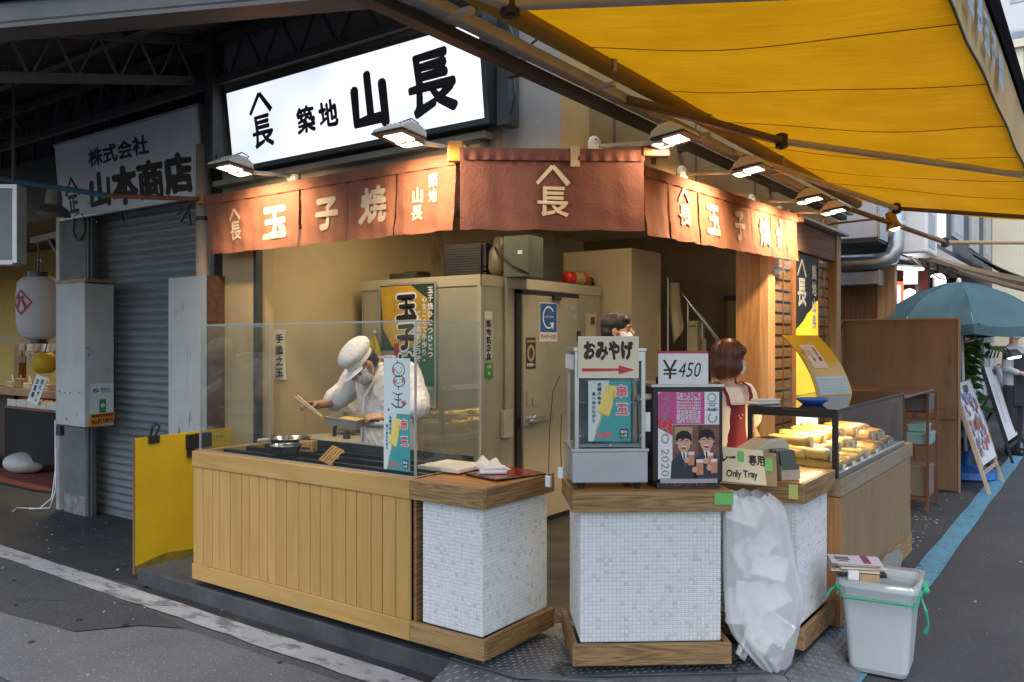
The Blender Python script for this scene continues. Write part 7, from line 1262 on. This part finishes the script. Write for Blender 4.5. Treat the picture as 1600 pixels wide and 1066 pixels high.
# farther buildings
def far_building(label, x0, v0_, x1, v1_, zz, m, rows, cols, pane, facing='X'):
    t = T('far_building', label, 'building', (x1, v0_, 0)); P('wall', MB().box(x0 - x1, 0, 0, 0, v1_ - v0_, zz), m, t)
    for r_ in range(rows):
        for c_ in range(cols):
            if facing == 'X': w = (v1_ - v0_) / cols; q = P('window', MB().box(.001, c_ * w + w * .2, 3.6 + r_ * 2.6, .03, c_ * w + w * .8, 5.0 + r_ * 2.6), ALU, t); P('pane', MB().box(.031, c_ * w + w * .25, 3.7 + r_ * 2.6, .035, c_ * w + w * .75, 4.9 + r_ * 2.6), pane, q)
            else: w = (x1 - x0) / cols; q = P('window', MB().box(x0 - x1 + c_ * w + w * .2, -.03, 3.2 + r_ * 2.2, x0 - x1 + c_ * w + w * .8, -.001, 4.2 + r_ * 2.2), ALU, t); P('pane', MB().box(x0 - x1 + c_ * w + w * .25, -.035, 3.3 + r_ * 2.2, x0 - x1 + c_ * w + w * .75, -.031, 4.1 + r_ * 2.2), pane, q)
    P('cornice', MB().box(x0 - x1 - .1, -.1, zz, .1, v1_ - v0_ + .1, zz + .2), m, t); return t
PANE = mat('far window glass', (.30, .34, .38), .15, bump=0)
far_building('dark blue grey building with a small roof beyond the neighbouring shop', -4.5, 16.7, -2.35, 24, 8, mat('navy cladding', (.035, .045, .062), .5, var=.1), 1, 3, PANE)
far_building('cream building with faint lettered signs behind the dark one', -5, 24.2, -1.7, 36, 9, mat('cream cladding', (.86, .80, .60), .6, var=.08, vs=1), 2, 5, mat('cream pane', (.60, .58, .48), .4, bump=0))
far_building('pale tall building closing the far end of the side street', -14, 42, 9, 50, 26, mat('pale far wall', (.74, .76, .78), .6, var=.04), 9, 20, PANE, 'Y')
t = T('black_canopy', 'black tarpaulin canopy drooping before the cream building', 'canopy', (-2.2, 18, 2.9)); P('cloth', MB().grid(lambda u, v: (1.5 * u, 5 * v, .5 - .75 * u - .1 * math.sin(math.pi * u) + .03 * math.sin(v * 18)), 10, 20), mat('black tarpaulin', (.02, .022, .024), .6), t, smooth=True); P('bar', MB().box(1.48, 0, -.30, 1.53, 5, -.25), DARKMETAL, t)
t = T('far_stall_front', 'shaded row of shop fronts under the far canopies', 'shop front', (-2.3, 16.7, 0)); P('front', MB().box(-1, 0, 0, 0, 7.2, 2.6), mat('far shop dark', (.06, .065, .07), .6, var=.5, vs=2), t)
for k in range(6): P('goods_panel', MB().box(.001, .3 + k * 1.15, .5, .03, 1.1 + k * 1.15, 2.2), (PRM[4], PRM[2], PRM[0], mat('far green', (.03, .09, .03)), PRM[4], PRM[0])[k], t)

# ------------------------------------------------------------------ open stall at the far left
ST = T('left_stall', 'open lit stall with yellow wall and timber shelves left of the pillar', 'stall', (-10.5, 4.3, 0)); ls = ST.location
def SP(n, x0, y0, z0, x1, y1, z1, m, **k): return P(n, MB().box(x0 - ls.x, y0 - ls.y, z0, x1 - ls.x, y1 - ls.y, z1), m, ST, **k)
SP('rear_wall', -24, 7.2, 0, -8.2, 7.35, 3.3, mat('stall yellow wall', (.55, .36, .10), .8, var=.08)); SP('right_wall', -8.28, 4.31, 0, -8.2, 7.19, 3.3, mat('stall yellow wall', (.5, .3, .1))); SP('ceiling', -24, 4.3, 3.3, -8.2, 7.3, 3.4, DARKMETAL); SP('lintel', -24, 4.2, 2.95, -8.36, 4.29, 3.6, DARKMETAL)
for i in range(14):
    x = -14.2 + i * .22; SP('wall_board', x, 6.9, 1.6, x + .17, 6.93, 2.75, wood('stall board', (.24, .11, .03), (.36, .18, .06), 'z', 7))
SP('board_backing', -14.3, 6.94, 1.6, -11.1, 6.97, 2.75, BLACK); SP('upper_rail', -15, 5.3, 1.62, -8.4, 5.42, 1.74, wood('stall rail', (.30, .17, .06), (.44, .28, .12), 'x', 7)); SP('counter_rail', -15, 5.0, .93, -8.4, 5.25, 1.02, wood('stall rail', (.3, .2, .1), (.4, .2, .1), 'x', 7)); SP('left_post', -12.35, 5.26, .1, -12.2, 5.36, 1.6, wood('stall board', (.2, .1, .1), (.3, .2, .1))); SP('display_back', -12.2, 5.9, 1.03, -8.4, 5.95, 1.6, mat('display dark', (.035, .028, .022), .4, var=.4, vs=4)); SP('lower_panel', -15, 5.26, 0, -8.4, 5.3, .93, mat('stall dark wood', (.06, .035, .02), .7))
PK = [mat('pack %d' % i, c, .35, var=.4, vs=25, bump=.1) for i, c in enumerate(((.30, .17, .08), (.45, .36, .24), (.20, .09, .05), (.55, .48, .38)))]
rp = random.Random(8)
for i in range(16):
    x = -12.1 + i * .23; tag(P('snack_bag', MB().grid(lambda u, v: ((u - .5) * .19, -.03 * math.sin(math.pi * u) * math.sin(math.pi * v), -.26 * v), 6, 6).box(-.05, -.034, -.17, .05, -.032, -.09), PK[i % 4], smooth=False), 'small brown snack bag below the stall rail, %s in the row from the left' % ORD[i], 'snack bag', 'snack bags hanging in the stall').location = (x, 5.26, 1.61)
for i in range(15):
    x = -12.05 + i * .25; tag(P('snack_pack', MB().box(-.09, -.05, 0, .09, .05, .07 + rp.uniform(0, .06)).prism([(-.05, .09), (.05, .09), (0, .18)], -.02, .0, 'y'), PK[(i * 3 + 1) % 4], bevel=.012), 'packed snack on the stall counter rail, %s in the row from the left' % ORD[i], 'snack pack', 'snack packs on the stall counter').location = (x, 5.12, 1.021)
t = T('cloth_table', 'table draped with black cloth carrying open boxes of snacks before the stall', 'table', (-11.4, 4.75, 0)); P('table_cloth', MB().grid(lambda u, v: (1.9 * u - .0 * v, .02 * math.sin(u * 9) * v - .0, .80 - .62 * v), 30, 6), mat('black table cloth', (.012, .009, .009), .85, bump=.2), t, smooth=True); P('table_top', MB().box(0, .0, .801, 1.9, .5, .83), WDARK, t); P('leg', MB().box(.1, .1, 0, .14, .14, .8).box(1.75, .1, 0, 1.79, .14, .8), WDARK, t)
for i in range(7):
    b_ = T('snack_box', 'open white carton of brown snacks on the black clothed table, %s from the left' % ORD[i], 'snack box', (-11.35 + i * .26, 4.76, .831), 0, 'open snack boxes on the black table'); P('carton', MB().box(0, 0, 0, .24, .3, .05).box(0, -.004, 0, .24, -.001, .085), ink('carton white', (.62, .58, .5)), b_); P('snacks', MB().grid(lambda u, v: (.02 + .2 * u, .02 + .26 * v, .055 + .03 * abs(math.sin(u * 9) * math.sin(v * 11))), 8, 8), PK[0 if i % 2 else 2], b_)
t = T('price_card', 'tilted white card with dark brush writing among the snack boxes', 'price card', (-10.72, 4.72, .92), 0); t.rotation_euler = (R(-15), R(10), 0); P('card', MB().box(0, -.004, 0, .27, 0, .34), WHT, t); P('lettering', MB().vtext('割れせん', .19, .28, .065, -.005, .05).vtext('お買得', .08, .26, .075, -.005, .06), DKI, t)
for x, y, r_, l in ((-12.0, 4.62, .42, 'large slumped white sack on the red mat under the black table'), (-10.9, 4.75, .30, 'smaller white sack beside the large one under the black table')):
    t = T('white_sack', l, 'sack', (x, y, .03)); s_ = fuse(MB().sph((0, 0, .11), (r_, r_ * .7, .13)).sph((r_ * .4, .05, .09), (r_ * .6, r_ * .5, .10)), .02, 3); P('sack', s_, mat('sack plastic', (.50, .50, .50), .5, bump=.4, bs=9), t); P('tie', MB().sph((-r_ * .9, 0, .16), (.06, .04, .03)), mat('sack plastic', (.5, .5, .5)), t)
t = T('red_mat', 'rust red mat lying on the ground before the open stall', 'mat', (-14, 4.2, .004)); P('mat', MB().prism([(0, .1), (4.45, .1), (5.4, .3), (5.4, 2.0), (0, 2.0)], 0, .015, 'z'), mat('mat red', (.22, .05, .03), .95, bump=.5, bs=200), t); P('mat_edge', MB().prism([(0, .07), (4.45, .07), (5.43, .27), (5.43, .295), (4.45, .095), (0, .095)], 0, .017, 'z'), RUBBER, t)
# lanterns
t = T('paper_lantern', 'large white paper lantern with a red diamond crest hanging by the pillar', 'lantern', at(60, 480, D=8.45)); LN = mat('lantern paper', (.60, .58, .62), .7, var=.04, bump=0, trans=.3)
pf = [(.085, .315), (.14, .30), (.185, .25), (.20, .15), (.203, 0), (.20, -.15), (.18, -.25), (.14, -.31), (.09, -.335)]; fine = []
for i in range(len(pf) - 1):
    for k in range(6): u = k / 6; r_ = pf[i][0] * (1 - u) + pf[i + 1][0] * u; z_ = pf[i][1] * (1 - u) + pf[i + 1][1] * u; fine.append((r_ + (.0022 if k % 2 else -.0015), z_))
P('paper', MB().lathe(fine, n=36), LN, t, smooth=True); P('top_ring', MB().lathe([(.0, .36), (.095, .36), (.097, .31), (.08, .31)], n=24), BLACK, t); P('bottom_ring', MB().lathe([(.075, -.33), (.078, -.375), (0, -.375)], n=24), BLACK, t); P('wire', MB().tube([(-.08, 0, .36), (-.07, 0, .46), (0, 0, .50), (.07, 0, .46), (.08, 0, .36)], .007, 6).tube([(0, 0, .36), (.01, 0, .60), (.0, 0, .66)], .010, 6), BLACK, t)
m = MB(); RD = ink('crest red', (.28, .015, .04))
for a in ((0, .1), (.1, 0), (0, -.1), (-.1, 0)): pass
m.stroke([(.115 * ((1 - t_) * c0[0] + t_ * c1[0]), .115 * ((1 - t_) * c0[1] + t_ * c1[1])) for c0, c1 in (((0, 1), (1, 0)), ((1, 0), (0, -1)), ((0, -1), (-1, 0)), ((-1, 0), (0, 1))) for t_ in (0, .2, .4, .6, .8)], .018, 0, True).text('八', 0, 0, .13, 0, .09); cr = Matrix.Rotation(R(18), 3, 'Z')
m.v = [tuple(cr @ Vector((.2085 * math.sin(p[0] / .2085), -.2085 * math.cos(p[0] / .2085), p[2] * 1.05 + .04))) for p in m.v]; P('crest', m, RD, t)
q = t.location; t = T('lantern_bracket', 'wooden bracket arm holding the white lantern off the pillar', 'bracket', (q.x, q.y, q.z + .66)); P('arm', MB().bar((-.12, -.0, .03), (.55, .05, .07), .06), mat('bracket grey', (.22, .2, .17), .7), t); P('brace', MB().bar((.2, .02, .02), (.5, .05, -.3), .035), BLACK, t)
t = T('yellow_lantern', 'small round yellow lantern hanging under the white one', 'lantern', at(70, 567, D=9.2)); P('paper', MB().lathe([(.05, .115), (.09, .10), (.125, .05), (.13, 0), (.125, -.05), (.09, -.10), (.05, -.115)], n=24), mat('yellow lantern paper', (.60, .42, .02), .6, trans=.3, bump=0), t, smooth=True); P('ring', MB().lathe([(0, .125), (.05, .125), (.052, .11)], n=14), BLACK, t); P('cord', MB().tube([(0, 0, .12), (.12, 0, .32)], .006, 5), BLACK, t)
t = T('horn_speaker', 'old grey horn shaped street lamp hood beside the old sign', 'lamp hood', at(84, 322, D=7.4)); P('neck', MB().lathe([(0, .17), (.06, .17), (.06, .10), (.068, .10), (.07, .02), (.085, 0)], (-.01, 0, 0), 18, RY(8)), mat('hood grey', (.20, .185, .165), .5, .3, var=.2), t, smooth=False); P('hood', MB().lathe([(.085, 0), (.115, -.02), (.14, -.06), (.145, -.085), (.12, -.095), (0, -.095)], (0, 0, 0), 24, RY(8)), mat('hood dark', (.12, .115, .11), .5, .3, var=.2), t, smooth=False)
t = T('blue_pole', 'long blue and brown pole tied from the left curtain rod towards the far left', 'pole', (0, 0, 0)); a, b_, c_ = Vector((-5.72, 3.78, 2.752)), at(170, 306, D=6.45), at(-60, 270, D=6.5); P('pole', MB().tube([a, b_], .018, 8), WDARK, t); P('blue_sleeve', MB().tube([b_, c_], .021, 8), mat('sleeve blue', (.03, .10, .17), .5), t); P('cable', MB().tube([a + Vector((-.1, 0, -.02)), a + Vector((-.2, -.03, -.16)), a + Vector((-.05, -.04, -.20)), a + Vector((-.12, -.02, -.05)), a + Vector((-.3, 0, -.09))], .008, 6), BLACK, t)
t = T('grey_light_box', 'unlit grey framed sign box cut by the left edge of the view', 'sign box', at(25, 411, D=6.0), 36); P('hanger_rod', MB().tube([(-.05, .05, .57), (-.05, .05, 1.45)], .012, 6), DARKMETAL, t); P('hanger_rod', MB().tube([(-.55, .05, .57), (-.55, .05, 1.45)], .012, 6), DARKMETAL, t); P('panel', MB().box(-.6, 0, .02, -.02, .1, .54), mat('light box grey', (.24, .25, .28), .5, var=.06, bump=0), t); P('frame', MB().box(-.02, -.012, 0, .012, .11, .57).box(-.6, -.012, -.012, -.0205, .11, .0195).box(-.6, -.012, .5405, -.0205, .11, .57), ALU, t)
t = T('coiled_cable', 'coil of dark cable hung high on the grey pillar', 'cable', (-7.86, 3.93, 2.73)); P('coil', MB().tube([(.11 * math.cos(k * .5) + .004 * math.sin(k), -.006 * (k % 3), .13 * math.sin(k * .5)) for k in range(40)], .007, 6), BLACK, t, smooth=True); P('tail', MB().tube([(.1, 0, .05), (.3, .05, .12), (.55, .1, .10), (.6, .1, 0)], .007, 6), BLACK, t)
t = T('white_cable', 'white cables trailing down the pillar side onto the ground', 'cable', (-8.32, 3.92, 0)); P('cable', MB().tube([(0, 0, .88), (.01, 0, .4), (-.02, -.02, .12), (-.1, -.1, .02), (-.35, -.2, .012), (-.2, -.3, .012)], .008, 6), WHITEP, t, smooth=True); P('cable', MB().tube([(.02, 0, .6), (.03, -.01, .2), (-.0, -.05, .03), (-.2, -.15, .012)], .007, 6), WHITEP, t, smooth=True)
t = T('strip_light', 'fluorescent strip light under the ceiling of the open left stall', 'lamp', (-11, 5.6, 3.25)); P('tube', MB().box(-.6, -.04, -.04, .6, .04, 0), emit('stall tube', (1, .82, .55), 4), t); P('holder', MB().box(-.62, -.05, .001, .62, .05, .04), WHITEP, t)
lamp('stall_glow', 'AREA', (0, 0, -.06), 45, (1, .78, .45), t, (0, .1, -1), shape='RECTANGLE', size=2.5, size_y=.2)
